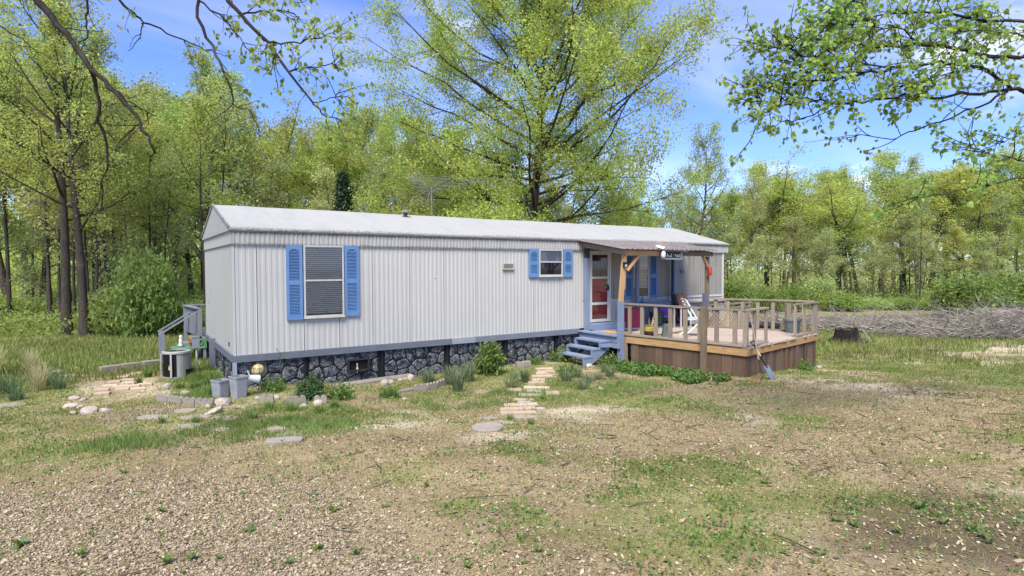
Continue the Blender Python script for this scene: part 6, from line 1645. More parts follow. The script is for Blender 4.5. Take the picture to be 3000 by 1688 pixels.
# bushes: many fine stems, leaf clumps through the volume
def bush_mesh(seed, rad, hgt, n_stem, n_leaf, lsize, leaf_mat, clump=0.14, floor=0.05, wid=0.5, taper=0.4):
    r = np.random.RandomState(seed); w = Wood(); L = []
    for i in range(n_stem):
        a = r.uniform(0, 6.28); q = rad * math.sqrt(r.rand()); z = hgt * (0.35 + 0.65 * r.rand()) * math.sqrt(max(0.05, 1 - (q / rad) ** 2 * (1 - taper)))
        p1 = np.array([math.cos(a) * q, math.sin(a) * q, z]); p0 = np.array([p1[0] * 0.12, p1[1] * 0.12, -0.05])
        mid = (p0 + p1) / 2 + r.normal(size=3) * 0.08 * rad + np.array([0, 0, 0.08 * hgt]); pts = np.stack([p0, mid, p1])
        w.tube(pts, np.array([0.012, 0.008, 0.003]) * (0.5 + 0.5 * hgt), 3)
        n = max(3, int(n_leaf / n_stem)); u = r.uniform(0.30, 1.05, n)[:, None]
        L.append(np.where(u < 0.5, p0 + (mid - p0) * u * 2, mid + (p1 - mid) * (u - 0.5) * 2) + r.normal(size=(n, 3)) * clump)
    pos = np.concatenate(L); pos = pos[pos[:, 2] > floor]
    return w.mesh('stems', M_bark), leaf_mesh('foliage', r, pos, lsize, leaf_mat, wid=wid)
def bush(meshes, name, label, x, y, s=(1, 1, 1), tint=(1, 1, 1), group=None, rz=0.0, cat='bush'):
    t = thing(name, label, cat, (x, y, gz(x, y)), rz, group); t.scale = s
    link('stems', meshes[0], t); c = link('foliage', meshes[1], t); c.color = (*tint, 1); return t
BB = bush_mesh(31, 1.0, 1.6, 90, 11000, 0.10, M_leafB, 0.15)
BC = bush_mesh(32, 1.0, 1.5, 80, 7000, 0.10, M_leafC, 0.16)
x, y = spot(425, 20.0); bush(BB, 'green_bush', 'tall bright green leafy bush behind the air conditioner', x, y, (1.05, 1.05, 1.95), (0.68, 0.76, 0.7))
x, y = spot(370, 21.0); bush(BB, 'green_bush', 'looser lower half of green growth beside the tall leafy bush', x, y, (1.1, 1.0, 1.2), (0.75, 0.8, 0.7), rz=0.7)
x, y = spot(520, 21.5); bush(BB, 'green_bush', 'low bright green bush beside the back stair post', x, y, (1.2, 1.0, 0.75), (0.72, 0.85, 0.7), rz=1.2)
x, y = spot(350, 23.0); bush(BC, 'twiggy_bush', 'pale twiggy bush at the foot of the dark trunks', x, y, (1.3, 1.3, 1.1), (0.9, 1.1, 0.8), rz=2.0)
g3 = 'bushes along the woods beyond the brush pile'
for i, (px, d, yt, k, ti) in enumerate(((2150, 33, 760, 'B', (.8, .82, .75)), (2240, 35, 800, 'B', (.8, .84, .75)), (2320, 36, 790, 'B', (.78, .82, .7)), (2400, 38, 740, 'C', (1.0, 1.1, .8)), (2465, 36, 830, 'B', (.85, .92, .7)), (2555, 37, 840, 'C', (1.0, 1.2, .8)), (2640, 37, 850, 'B', (.85, .92, .7)), (2760, 36, 850, 'B', (.85, .92, .7)), (2700, 40, 810, 'C', (.95, 1.1, .8)), (2180, 38, 700, 'C', (1.1, 1.15, .85)))):
    x, y = spot(px, d); h = (2.2 + (784 - yt) / 1690 * d + 0.3) / 1.6
    bush(BB if k == 'B' else BC, 'woodland_bush', ('fresh green bush' if k == 'B' else 'pale brownish bush') + ' at the edge of the woods beyond the brush pile', x, y, (1.1 + 0.35 * math.sin(i * 2.1), 1.25, max(0.35, h * 0.75)), ti, g3 + (' green' if k == 'B' else ' pale'), rz=i * 1.3)
for i, (px, d) in enumerate(((2830, 31), (2960, 31), (3090, 30))):
    x, y = spot(px, d); bush(BB, 'vine_thicket', 'vine covered green thicket standing over the brush pile', x, y, (2.0, 1.7, 1.55), (.75, .8, .7), 'vine thickets', rz=i * 2.1)
g1_ = 'bushes along the woods behind the back stairs'
for i, (px, d, k) in enumerate(((-30, 28, 'B'), (90, 31, 'C'), (300, 29, 'C'), (560, 26, 'C'), (620, 30, 'B'), (470, 30, 'C'), (200, 34, 'B'))):
    x, y = spot(px, d); bush(BB if k == 'B' else BC, 'woodland_bush', ('fresh green bush' if k == 'B' else 'pale brownish bush') + ' under the trees behind the back stairs', x, y, (1.4, 1.4, tr_rnd.uniform(0.6, 1.0)), (1.15, 1.2, .95), g1_ + (' green' if k == 'B' else ' pale'), rz=i * 1.7)

# continuous undergrowth and the far wood: one mass that nobody could count
def mass(name, label, ranges, leaf_mat, n, size, seed, tint):
    r = np.random.RandomState(seed); P = []
    for (p0, p1, d0, d1, z0, z1), frac in ranges:
        m = int(n * frac); px = r.uniform(p0, p1, m); d = r.uniform(d0, d1, m)
        q = C2 + FW2 * d[:, None] + RT2 * (d * (px - 1500) / 1689.7)[:, None]
        top = z1 * (0.35 + 0.85 * fnoise(q[:, 0], q[:, 1], 5.0, seed)) 
        z = ground_z(q[:, 0], q[:, 1]) + z0 + (top - z0) * r.rand(m) ** 1.25
        P.append(np.column_stack([q, z]))
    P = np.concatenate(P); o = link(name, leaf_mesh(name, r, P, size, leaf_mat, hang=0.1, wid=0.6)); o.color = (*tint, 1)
    o['kind'] = 'stuff'; o['label'] = label
    return o
mass('undergrowth', 'low tangled green undergrowth along the edge of the woods', [((-250, 560, 20.5, 25, 0, 0.9), .22), ((-250, 700, 25, 40, 0, 1.4), .26), ((700, 1950, 36, 60, 0, 4.5), .26), ((1950, 3300, 38, 55, 0, 1.6), .44)], M_leafB, 42000, 0.14, 41, (0.95, 0.9, 0.9))
mass('undergrowth', 'pale brown twiggy undergrowth deeper in the woods', [((-250, 700, 38, 60, 0, 4.5), .34), ((700, 1950, 50, 75, 0, 6.0), .26), ((1950, 3300, 46, 75, 0, 4.5), .40)], M_leafC, 36000, 0.20, 42, (1.15, 1.2, 1.0))
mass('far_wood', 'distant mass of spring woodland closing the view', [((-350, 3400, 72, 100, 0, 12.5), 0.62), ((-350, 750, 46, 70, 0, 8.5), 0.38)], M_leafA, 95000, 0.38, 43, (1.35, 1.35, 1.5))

# brush pile of cut branches
def brush():
    r = np.random.RandomState(51); w = Wood()
    for i in range(1500):
        t = r.rand() ** 0.8; ax_, ay_ = 23.6 + 2.6 * t, 4.2 - 11.0 * t
        hgt = 0.30 + 0.52 * sm(0.45, 0.85, t)
        p = np.array([ax_ + r.normal() * 0.9, ay_ + r.normal() * 0.8, 0]); p[2] = gz(p[0], p[1]) + r.rand() ** 1.5 * hgt * 0.75
        a = r.normal() * 0.55 + (1.9 if r.rand() < 0.5 else -1.2); e = r.normal() * 0.28
        L_ = r.uniform(0.8, 2.4) * (1.25 if t > 0.5 else 1); rad = 0.009 + 0.03 * r.rand() ** 3
        pts = wander(r, p, (math.cos(a) * math.cos(e), math.sin(a) * math.cos(e), math.sin(e)), L_, 4, 0.22, 0.05)
        gzz = ground_z(pts[:, 0], pts[:, 1]); pts[:, 2] = np.clip(pts[:, 2], gzz - 0.02, gzz + hgt + 0.25); w.tube(pts, np.linspace(rad, 0.004, 5), 4)
        for j in range(2):
            k = r.randint(1, 4); d2 = unit(pts[k + 1] - pts[k] + r.normal(size=3) * 0.2); q = wander(r, pts[k], d2, L_ * 0.45, 3, 0.25, 0.08)
            w.tube(q, np.linspace(rad * 0.6, 0.003, 4), 3)
    return w
M_brush = simple('bleached_branches', (0.31, 0.275, 0.24), 0.95, 0.7, 2.2, bump=0)
bp_ = link('brush_pile', brush().mesh('brush_pile', M_brush)); bp_['kind'] = 'stuff'; bp_['label'] = 'long heap of bleached grey cut branches before the woods'
for i, (x, y, L_, a) in enumerate(((24.4, 0.3, 2.6, 1.9), (24.9, -1.0, 2.2, 2.2))):
    o = board('old_plank', (x, y, gz(x, y) + 0.42 + .1 * i), (x + L_ * math.cos(a) * -1, y - L_ * math.sin(a) * 0.8, gz(x, y) + 0.60), 0.22, 0.04, M_oldwood, None)
    tag(o, ('weathered grey plank lying on the brush pile', 'second weathered plank tilted on the brush pile')[i], 'plank')

# ------------------------------------------------------------------ near plants
def tuft_mesh(seed, n, hgt, spread, w, mat, droop=0.5, seg=4):
    r = np.random.RandomState(seed); V = []; F = []; b = 0
    for i in range(n):
        a = r.uniform(0, 6.28); q = spread * 0.35 * math.sqrt(r.rand()); a2 = a + r.normal() * 0.8; h = hgt * r.uniform(0.55, 1.1); out = spread * r.uniform(0.2, 1.0)
        p0 = np.array([math.cos(a) * q, math.sin(a) * q, -0.02]); t = np.linspace(0, 1, seg + 1)[:, None]
        c = p0 + np.array([math.cos(a2), math.sin(a2), 0]) * out * t ** 1.6 + np.array([0, 0, 1.0]) * (h * t - h * droop * out / max(spread, .01) * t ** 2.2 * 0.6)
        sd = np.array([-math.sin(a2 + r.normal() * .6), math.cos(a2), 0]); ww = w * (1 - t ** 1.7) * 0.5 + 0.0006
        V.append(np.concatenate([c - sd * ww, c + sd * ww])); k = seg + 1
        for s in range(seg): F.append((b + s, b + s + 1, b + k + s + 1, b + k + s))
        b += 2 * k
    return fast_mesh('blades', np.concatenate(V), np.array(F), mat)
TG = [tuft_mesh(61, 170, 0.50, 0.26, 0.012, M_bluegrass), tuft_mesh(62, 150, 0.42, 0.30, 0.011, M_bluegrass), tuft_mesh(63, 120, 0.30, 0.20, 0.010, M_grassleaf, 0.9)]
def tuft(k, x, y, s, label, group=None, tint=(1, 1, 1), name='grass_clump', sz=None):
    x, y = reseat(x, y)
    o = link(name, TG[k], None, (x, y, gz(x, y))); o.scale = (s, s, sz or s); o.rotation_euler = (0, 0, x * 3.7 + y); o.color = (*tint, 1)
    return tag(o, label, 'grass clump', group)
tuft(0, 3.55, -2.25, 1.05, 'tall blue green grass clump standing before the scalloped row')
tuft(0, 4.27, -1.40, 1.15, 'big arching blue green grass clump beside the leafy shrub')
tuft(1, 3.86, -1.45, 1.1, 'blue green grass clump between the edging row and the skirting')
tuft(1, 3.48, -1.15, 0.9, 'shorter blue green grass clump close to the skirting'); tuft(1, 4.05, -1.05, 1.0, 'blue green grass clump tight behind the biggest clump')
tuft(1, 4.60, -2.50, 0.8, 'straw tipped grass clump beside the path square', tint=(1.5, 1.25, 1.0)); tuft(0, 5.20, -2.15, 0.78, 'dark grass clump on the house side of the upper path', tint=(.8, .85, .7)); tuft(0, 4.88, -2.22, 0.75, 'arching grass clump next to the straw tipped one', tint=(1.0, 1.0, .8))
for (x, y, s) in ((5.95, -2.60, .85), (6.10, -3.05, .8), (7.05, -2.75, .75), (5.60, -3.55, .7), (6.55, -2.9, .6), (6.5, -2.3, .7), (7.4, -2.2, .6)):
    tuft(1, x, y, s, 'loose blue green clump in the weedy patch between path and deck', 'clumps between path and deck')
for (x, y, s) in ((0.35, -2.9, .8), (0.1, -2.6, .75), (0.7, -3.2, .7), (-0.2, -3.1, .7), (1.0, -2.95, .75), (0.15, -3.6, .7), (0.5, -4.3, .6), (-0.9, -2.85, .6), (-1.3, -2.6, .6), (2.0, -2.4, .55), (3.0, -4.9, .55), (4.5, -3.7, .5), (3.1, -5.3, .5)):
    tuft(2, x, y, s, 'small fresh green grass tuft in the lawn by the flagstones', 'small grass tufts', (0.85, 1.1, .8))
for (x, y, s) in ((-0.35, -0.5, .9), (-0.45, -0.1, 1.0), (-0.3, 0.35, 1.0), (-0.55, 0.6, .9), (-0.7, -0.3, .9), (-0.25, 1.2, 1.0), (-0.15, -0.9, .8), (-1.5, 0.9, .7), (-1.35, 1.6, .8), (-0.9, -0.15, .8)):
    tuft(2, x, y, s, 'lush dark green grass along the end wall', 'grass by the end wall', (0.6, 0.95, .6), sz=s * 1.1)
for (x, y, s) in ((-3.4, 1.2, 1.0), (-3.0, 1.7, .9), (-3.7, 0.6, 1.0), (-2.7, 1.1, .8), (-4.2, 0.9, 1.1), (-3.2, 0.4, .8), (-2.9, 2.3, .7)):
    tuft(1, x, y, s, 'blue green iris like clump in the rough ground before the woods', 'clumps before the woods', (.8, .95, .8))
for (x, y, s, l) in ((-4.1, 4.6, 1.9, 'tall dry straw grass tuft with drooping heads by the woods'), (-3.5, 4.9, 1.5, 'second dry straw tuft nearer the dark trunks'), (-3.1, 2.1, 1.6, 'sparse dry stalks standing in the rough clumps')):
    o = link('dry_grass', TG[1], None, (x, y, gz(x, y))); o.scale = (s * 0.6, s * 0.6, s); o.color = (3.0, 2.0, 1.9, 1); tag(o, l, 'dry grass')
# leafy shrub, round bush and flower bed plants
SHR = bush_mesh(71, 0.42, 0.95, 46, 2300, 0.10, M_shrub, 0.06, 0.03, 0.38, 0.2)
bush(SHR, 'leafy_shrub', 'upright leafy green shrub growing against the skirting', *reseat(5.05, -0.95), (.85, .85, .9), (1.05, 1.1, .85), cat='shrub')
RB = bush_mesh(72, 0.27, 0.42, 130, 6500, 0.042, M_bushdark, 0.028, 0.0, 0.45, 0.05)
bush(RB, 'round_bush', 'dense round dark green bush behind the scalloped edging', *reseat(0.86, -2.10), (1, 1, 1.0), (1, 1.1, 1))
SM = bush_mesh(73, 0.30, 0.36, 36, 900, 0.07, M_shrub, 0.06, 0.0, 0.4, 0.3)
for (x, y, s, l) in ((1.25, -2.35, 1.0, 'spindly weed patch next to the round bush'), (0.42, -1.25, 0.9, 'wispy weeds under the amber globe'), (7.55, -0.35, 1.15, 'thin dark weeds beside the lowest blue step'), (6.72, -0.42, 0.75, 'bright little plant against the skirting near the steps'), (7.9, -1.85, 1.1, 'broad leaved weed with pale flower before the steps'), (2.1, -2.5, .7, 'low green weeds before the crawl space vent'), (6.3, -2.2, 1.0, 'leafy weeds between path and deck'), (11.5, -4.6, .8, 'little grassy weed at the plank skirt')):
    x, y = reseat(x, y)
    bush(SM, 'weed_plant', l, x, y, (s * .85, s * .85, s * .85), (1, 1.15, .9), cat='weed', rz=x)
# thin stalk standing before the trim
stl = thing('seedling', 'thin wild stalk with a few leaves standing before the wall', 'plant', (0.75, -0.35, gz(.75, -.35)))
w = Wood(); w.tube(np.array([(0, 0, -.03), (0.01, 0, .35), (0, .01, .72)]), np.array([.006, .005, .003]), 4); link('stem', w.mesh('stem', M_bark), stl)
r = np.random.RandomState(5); link('foliage', leaf_mesh('foliage', r, np.column_stack([r.normal(size=(14, 2)) * .05, r.uniform(.5, .75, 14)]), .07, M_shrub), stl)

# broad-leaved weeds in the near yard
def rosette(seed):
    r = random.Random(seed); m = MB()
    for k in range(9): ribbon(m, (0, 0, 0.005), k * 2.4 + r.uniform(-.3, .3), r.uniform(0.06, 0.13), r.uniform(0.03, 0.09), r.uniform(0.0, 0.05), r.uniform(0.03, 0.05), 4)
    return m.mesh('rosette', M_shrub)
ROS = [rosette(i) for i in range(4)]
wr = random.Random(8)
def onplane(px, py):
    d = fw + r2 * ((px - 1500) / 1689.7) + u2 * ((844 - py) / 1689.7); t = 2.0
    while t < 60:
        p = CAM + d * t
        if p.z < gz(p.x, p.y): break
        t += 0.01
    return p.x, p.y
for px, py in ((850, 1655), (560, 1640), (490, 1650), (240, 1630), (475, 1500), (640, 1640), (360, 1385), (60, 1600), (730, 1560), (930, 1610), (980, 1500), (2770, 1535), (2850, 1555), (2880, 1575), (2900, 1590), (2500, 1545), (2450, 1530), (2540, 1610), (2400, 1630), (2240, 1420), (1580, 1620), (1370, 1665), (1530, 1660), (1130, 1490), (1250, 1425), (2630, 1560), (2700, 1490), (1040, 1620), (150, 1380), (2390, 1660)):
    x, y = onplane(px, py)
    o = link('broadleaf_weed', ROS[wr.randrange(4)], None, (x, y, gz(x, y) + 0.005)); s = wr.uniform(0.4, 0.85); o.scale = (s, s, s * 1.1); o.rotation_euler = (0, 0, wr.uniform(0, 6)); o.color = (.85, .9, .75, 1)
    tag(o, 'low broad leaved weed rosette growing in the gravel and dirt', 'weed', 'weeds in the yard')

# ------------------------------------------------------------------ scatter: grass, clover, litter, gravel
rs = np.random.RandomState(99)
def sample(n, fn, box):
    """n points by density fn, denser towards the picture's near ground"""
    out = []; k = 0
    while k < n:
        m = n * 3; x = rs.uniform(box[0], box[1], m); y = rs.uniform(box[2], box[3], m)
        dist = np.hypot(x - CAM.x, y - CAM.y)
        vis = ((x - CAM.x) * RT2[0] + (y - CAM.y) * RT2[1]) / np.maximum(0.5, (x - CAM.x) * FW2[0] + (y - CAM.y) * FW2[1])
        dens = fn(x, y) * np.clip(9 / np.maximum(dist, 3), 0.15, 1.6) * ((np.abs(vis) < 1.15) & ((x - CAM.x) * FW2[0] + (y - CAM.y) * FW2[1] > 2.5))
        inhouse = (x > 0.0) & (x < 14.8) & (y > 0.0) & (y < 4.55)
        dk = (x > 9.2) & (x < 13.0) & (y > -4.4 + 0.157 * (x - 9.2)) & (y < 0.1)
        dk |= (x > 8.7) & (x < 9.3) & (y > -4.3) & (y < 0)
        keep = (rs.rand(m) < dens) & ~inhouse & ~dk
        out.append(np.column_stack([x[keep], y[keep]])); k += keep.sum()
        if m == 0: break
    return np.concatenate(out)[:n]
def surf(p):
    near_ = sm(40, 18, np.hypot(p[:, 0], p[:, 1]))
    return ground_z(p[:, 0], p[:, 1]) + near_ * ((fnoise(p[:, 0], p[:, 1], 1.1, 4.4) - 0.5) * 0.07 + (fnoise(p[:, 0], p[:, 1], 0.22, 8.8, 3) - 0.5) * 0.035)
def blades(name, label, P, h, w, mat, tint, lean=0.6):
    n = len(P); z = surf(P); dist = np.hypot(P[:, 0] - CAM.x, P[:, 1] - CAM.y); k = np.clip(dist / 7, 0.8, 2.6)
    a = rs.uniform(0, 6.28, n); ln = rs.uniform(0.1, lean, n); hh = h * rs.uniform(0.45, 1.25, n); ww = w * k * rs.uniform(0.7, 1.3, n)
    base = np.column_stack([P, z - 0.01]); sd = np.column_stack([-np.sin(a), np.cos(a), np.zeros(n)]) * ww[:, None]
    b2 = a + rs.normal(size=n) * 1.2; tip = base + np.column_stack([np.cos(b2) * ln * hh, np.sin(b2) * ln * hh, hh])
    V = np.stack([base - sd, base + sd, tip], 1).reshape(-1, 3)
    o = link(name, fast_mesh(name, V, np.arange(3 * n).reshape(n, 3), mat)); o.color = (*tint, 1); o['kind'] = 'stuff'; o['label'] = label
    return o
yard = (-9, 19, -11, 9)
cl_ = lambda x, y: sm(0.45, 0.62, fnoise(x, y, 0.35, 77.0, 3))
blades('lawn_grass', 'patchy short green grass growing over the yard', sample(260000, lambda x, y: grass_mask(x, y) ** 1.4 * (0.30 + 0.70 * cl_(x, y)) + 0.10, yard), 0.055, 0.0034, M_grassleaf, (1.02, 1.05, 0.7))
blades('dry_lawn_grass', 'thin straw coloured dead grass between the green', sample(120000, lambda x, y: (0.25 + 0.75 * cl_(x + 9, y + 3)) * (1 - 0.45 * gravel_mask(x, y)), (-9, 22, -11, 6)), 0.03, 0.0032, M_grassleaf, (2.0, 1.3, 1.4), 2.5)
blades('meadow_grass', 'rough green grass at the edge of the woods', sample(50000, lambda x, y: np.where((y > 2.5) & (x < 0), 1.0, np.where((x > 15), grass_mask(x, y), 0)), (-14, 28, -9, 14)), 0.17, 0.006, M_grassleaf, (0.95, 0.95, .75))
lush = lambda x, y: np.maximum.reduce([sm(1.5, 0.3, np.hypot((x - 0.2) / 1.1, (y + 3.0) / 1.2)), sm(0.7, 0.1, np.abs(x + 0.5)) * sm(-1.0, -0.2, y) * sm(4.5, 3.0, y), 0.8 * sm(1.0, 0.3, np.abs(y + 2.9 + 0.2 * (x - 4))) * sm(1.5, 3, x) * sm(8, 6.5, x), sm(1.1, 0.3, np.hypot(x + 1.6, (y + 3.0) / 0.7))]) * sm(0.38, 0.6, fnoise(x, y, 0.45, 21.0, 3))
blades('lush_grass', 'longer fresh green grass along the beds, flagstones and end wall', sample(15000, lush, (-3.5, 8.5, -5.5, 5)), 0.11, 0.004, M_grassleaf, (0.75, 1.0, 0.7), 0.8)
# clover-like ground cover by the deck and in patches
def lowleaf(name, label, P, size, mat, tint, hmax=0.09):
    z = surf(P) + rs.uniform(0.01, hmax, len(P)); v, f = leaves(rs, np.column_stack([P, z]), size, hang=0.0, wid=0.9)
    o = link(name, fast_mesh(name, v, f, mat)); o.color = (*tint, 1); o['kind'] = 'stuff'; o['label'] = label
    return o
dc = lambda x, y: sm(0.75, 0.2, np.abs(x - 8.30 - 0.12 * (y + 3.2))) * sm(-5.0, -4.2, y) * sm(-1.5, -1.9, y) * sm(.40, .52, fnoise(x, y, 0.5, 3.0))
lowleaf('clover_patch', 'lush low green clover along the brown plank skirt', sample(9000, dc, (7.2, 9.6, -5.2, -1.4)), 0.05, M_shrub, (0.8, 1.0, .8), 0.14)
lowleaf('ground_ivy', 'small round leaved weeds scattered through the lawn', sample(42000, lambda x, y: grass_mask(x, y) * cl_(x - 4, y + 8) ** 2 + 0.02, yard), 0.026, M_shrub, (1.0, 1.15, .85), 0.05)
# dead leaves and chips
P = sample(80000, lambda x, y: 0.30 + 0.85 * sm(0.40, 0.62, fnoise(x, y, 1.2, 61.0)) * sm(-2, 5, x + 0.6 * (y + 9)), (-6, 19, -11, 1))
z = surf(P) + 0.008; n = len(P)
a = rs.uniform(0, 6.28, n); s = rs.uniform(0.006, 0.020, n) * (1 + (rs.rand(n) > 0.96)); d1 = np.column_stack([np.cos(a), np.sin(a), rs.normal(size=n) * .25]); d2 = np.column_stack([-np.sin(a), np.cos(a), rs.normal(size=n) * .25])
c = np.column_stack([P, z]); V = np.stack([c - d1 * s[:, None], c + d2 * s[:, None] * .5, c + d1 * s[:, None] + [0, 0, .006], c - d2 * s[:, None] * .5], 1).reshape(-1, 3)
def litter_mat():
    m, t, b, o = new_mat('dead_leaf'); g = G(t); geo = g.n('ShaderNodeNewGeometry')
    g.set(b.inputs['Base Color'], g.ramp(geo.outputs['Random Per Island'], [(0.0, (0.06, 0.04, 0.028)), (0.35, (0.18, 0.12, 0.062)), (0.7, (0.32, 0.25, 0.145)), (1.0, (0.46, 0.40, 0.28))])); b.inputs['Roughness'].default_value = 0.9
    return m
M_litter = litter_mat()
lo = link('leaf_litter', fast_mesh('leaf_litter', V, np.arange(4 * n).reshape(n, 4), M_litter)); lo['kind'] = 'stuff'; lo['label'] = 'dry brown leaves and bark chips strewn over the dirt'
w = Wood(); P = sample(420, lambda x, y: 0.2 + 0.8 * sm(1, 6, x), (-5, 18, -10.8, 0))
zz = surf(P)
for i in range(len(P)):
    a = rs.uniform(0, 6.28); L_ = rs.uniform(0.08, 0.45); d = np.array([math.cos(a), math.sin(a), rs.normal() * .05]); p = np.array([P[i, 0], P[i, 1], zz[i] + .008])
    w.tube(np.stack([p, p + d * L_ * .5 + rs.normal(size=3) * [.03, .03, .004], p + d * L_]), np.array([.006, .005, .003]), 4)
to = link('fallen_twigs', w.mesh('fallen_twigs', M_bark)); to['kind'] = 'stuff'; to['label'] = 'thin fallen twigs scattered over the yard'
# gravel: faceted pebbles
P = sample(64000, lambda x, y: np.clip(gravel_mask(x, y) * (0.35 + 0.65 * fnoise(x, y, 0.6, 14.0)) + 0.015, 0, 1), (-8, 9, -11, 1)); n = len(P)
o6 = np.array([(1, 0, 0), (0, 1, 0), (-1, 0, 0), (0, -1, 0), (0, 0, 1), (0, 0, -1)], float)
f8 = np.array([(0, 1, 4), (1, 2, 4), (2, 3, 4), (3, 0, 4), (1, 0, 5), (2, 1, 5), (3, 2, 5), (0, 3, 5)])
a = rs.uniform(0, 6.28, n); s = rs.uniform(0.004, 0.0115, n) * (1 + 0.9 * (rs.rand(n) > 0.90) + 0.9 * (rs.rand(n) > 0.985))
v = o6[None] * rs.uniform(0.65, 1.25, (n, 6, 1)) * np.array([1.15, 0.8, 0.55]); v = v + rs.normal(size=(n, 6, 3)) * 0.16
v = np.stack([v[..., 0] * np.cos(a)[:, None] - v[..., 1] * np.sin(a)[:, None], v[..., 0] * np.sin(a)[:, None] + v[..., 1] * np.cos(a)[:, None], v[..., 2]], -1) * s[:, None, None]
v = v + np.column_stack([P, surf(P) + s * 0.30])[:, None, :]
def pebble_mat():
    m, t, b, o = new_mat('pale_gravel'); g = G(t); geo = g.n('ShaderNodeNewGeometry')
    c = g.ramp(geo.outputs['Random Per Island'], [(0.0, (0.19, 0.135, 0.078)), (0.35, (0.275, 0.21, 0.13)), (0.8, (0.355, 0.285, 0.195)), (1.0, (0.48, 0.415, 0.32))])
    g.set(b.inputs['Base Color'], c); b.inputs['Roughness'].default_value = 0.9; return m
gr_ = link('gravel', fast_mesh('gravel', v.reshape(-1, 3), (f8[None] + (np.arange(n) * 6)[:, None, None]).reshape(-1, 3), pebble_mat())); gr_['kind'] = 'stuff'; gr_['label'] = 'loose pale pink and white gravel over the drive'

# ------------------------------------------------------------------ overhanging branches of two near trees
def world(px, py, d):
    v = fw + r2 * ((px - 1500) / 1689.7) + u2 * ((844 - py) / 1689.7)
    return np.array(CAM + v * d)
LOBES = [(x * 0.78, y) for x, y in [(0, 0), (.16, .10), (.42, .06), (.30, .24), (.58, .38), (.34, .46), (.30, .62), (.16, .66), (0, 1.0), (-.16, .66), (-.30, .62), (-.34, .46), (-.58, .38), (-.30, .24), (-.42, .06), (-.16, .10)]]
def lobed(r, pos, ax, size):
    """lobed hanging leaves"""
    n = len(pos); b = np.cross(ax, r.normal(size=(n, 3))); b /= np.linalg.norm(b, axis=1)[:, None] + 1e-9; c = np.cross(ax, b)
    out = np.array(LOBES + [(0, 0.38)]); k = len(out)
    bow = (np.abs(out[:, 0]) * 0.35 + (out[:, 1] - .4) ** 2 * 0.35)
    v = pos[:, None, :] + size[:, None, None] * (out[None, :, 0, None] * b[:, None, :] + out[None, :, 1, None] * ax[:, None, :] - bow[None, :, None] * c[:, None, :])
    f = np.array([(i, (i + 1) % (k - 1), k - 1) for i in range(k - 1)])
    return v.reshape(-1, 3), (f[None] + (np.arange(n) * k)[:, None, None]).reshape(-1, 3)
def near_tree(name, label, base, trunk_pts, branches, seed, density, leaf_mat, twig_len, tint, lscale=1.0, rk=1.0):
    r = np.random.RandomState(seed); w = Wood(); LP = []; LA = []; LS = []
    bx = np.array(base); t = thing(name, label, 'tree', tuple(bx))
    tr = Wood(); tp = np.array(trunk_pts); tr.tube(tp - bx, np.linspace(0.26, 0.10, len(tp)), 10)
    def cluster(p, d, n, sz):
        for i in range(n):
            a = unit(d * 0.35 + r.normal(size=3) * 0.55 + np.array([0, 0, -0.75])); LP.append(p + r.normal(size=3) * 0.035); LA.append(a); LS.append(sz * r.uniform(0.6, 1.15))
    for (pts, r0, r1, leafy) in branches:
        P = np.array(pts); 
        # smooth the polyline and roughen it a little
        tt = np.linspace(0, len(P) - 1, (len(P) - 1) * 4 + 1); Q = np.stack([np.interp(tt, np.arange(len(P)), P[:, k]) for k in range(3)], 1)
        Q[1:-1] = (Q[:-2] + 2 * Q[1:-1] + Q[2:]) / 4; Q[1:-1] += r.normal(size=(len(Q) - 2, 3)) * 0.012
        w.tube(Q - bx, np.linspace(r0, r1, len(Q)) * rk, 6)
        if leafy <= 0: 
            nn = 3
        else: nn = int(len(Q) * leafy * density)
        for i in range(nn):
            k = r.randint(int(len(Q) * 0.15), len(Q) - 1); d = unit(unit(Q[k + 1] - Q[k]) * 0.7 + r.normal(size=3) * np.array([.55, .55, .45]))
            tl = twig_len * r.uniform(0.35, 1.2); q = wander(r, Q[k], d, tl, 4, 0.22, 0.0); w.tube(q - bx, np.linspace(0.0065, 0.0025, 5), 4)
            if leafy > 0:
                cluster(q[-1], d, r.randint(4, 8), 0.115 * lscale)
                if tl > twig_len * 0.6: cluster(q[2], d, r.randint(2, 5), 0.10 * lscale)
                s = wander(r, q[2], unit(d + r.normal(size=3) * .6), tl * .5, 2, .2, 0); w.tube(s - bx, np.linspace(.004, .002, 3), 3); cluster(s[-1], d, r.randint(3, 6), 0.105 * lscale)
    link('trunk', tr.mesh('trunk', M_barkN), t); link('branches', w.mesh('branches', M_barkN), t)
    v, f = lobed(r, np.array(LP) - bx, np.array(LA), np.array(LS)); c = link('crown', fast_mesh('crown', v, f, leaf_mat), t); c.color = (*tint, 1)
    return t
def B(pts, r0, r1, leafy): return ([world(*p) for p in pts], r0, r1, leafy)
M_nearleaf = leafmat('near_leaf', [(0.075, 0.15, 0.0225), (0.125, 0.213, 0.0375), (0.213, 0.288, 0.0625)], 0.45, 0.45)
M_barkN = bark('backlit_bark', (0.05, 0.04, 0.034), (0.014, 0.012, 0.011))  # bark colour darkened to paint the near branches as backlit
lb = spot(-900, 7.5); LB = (lb[0], lb[1], gz(*lb))
ltop = np.array([LB[0] + 0.3, LB[1] - 0.2, 8.6])
hub = world(-420, -620, 7.6)
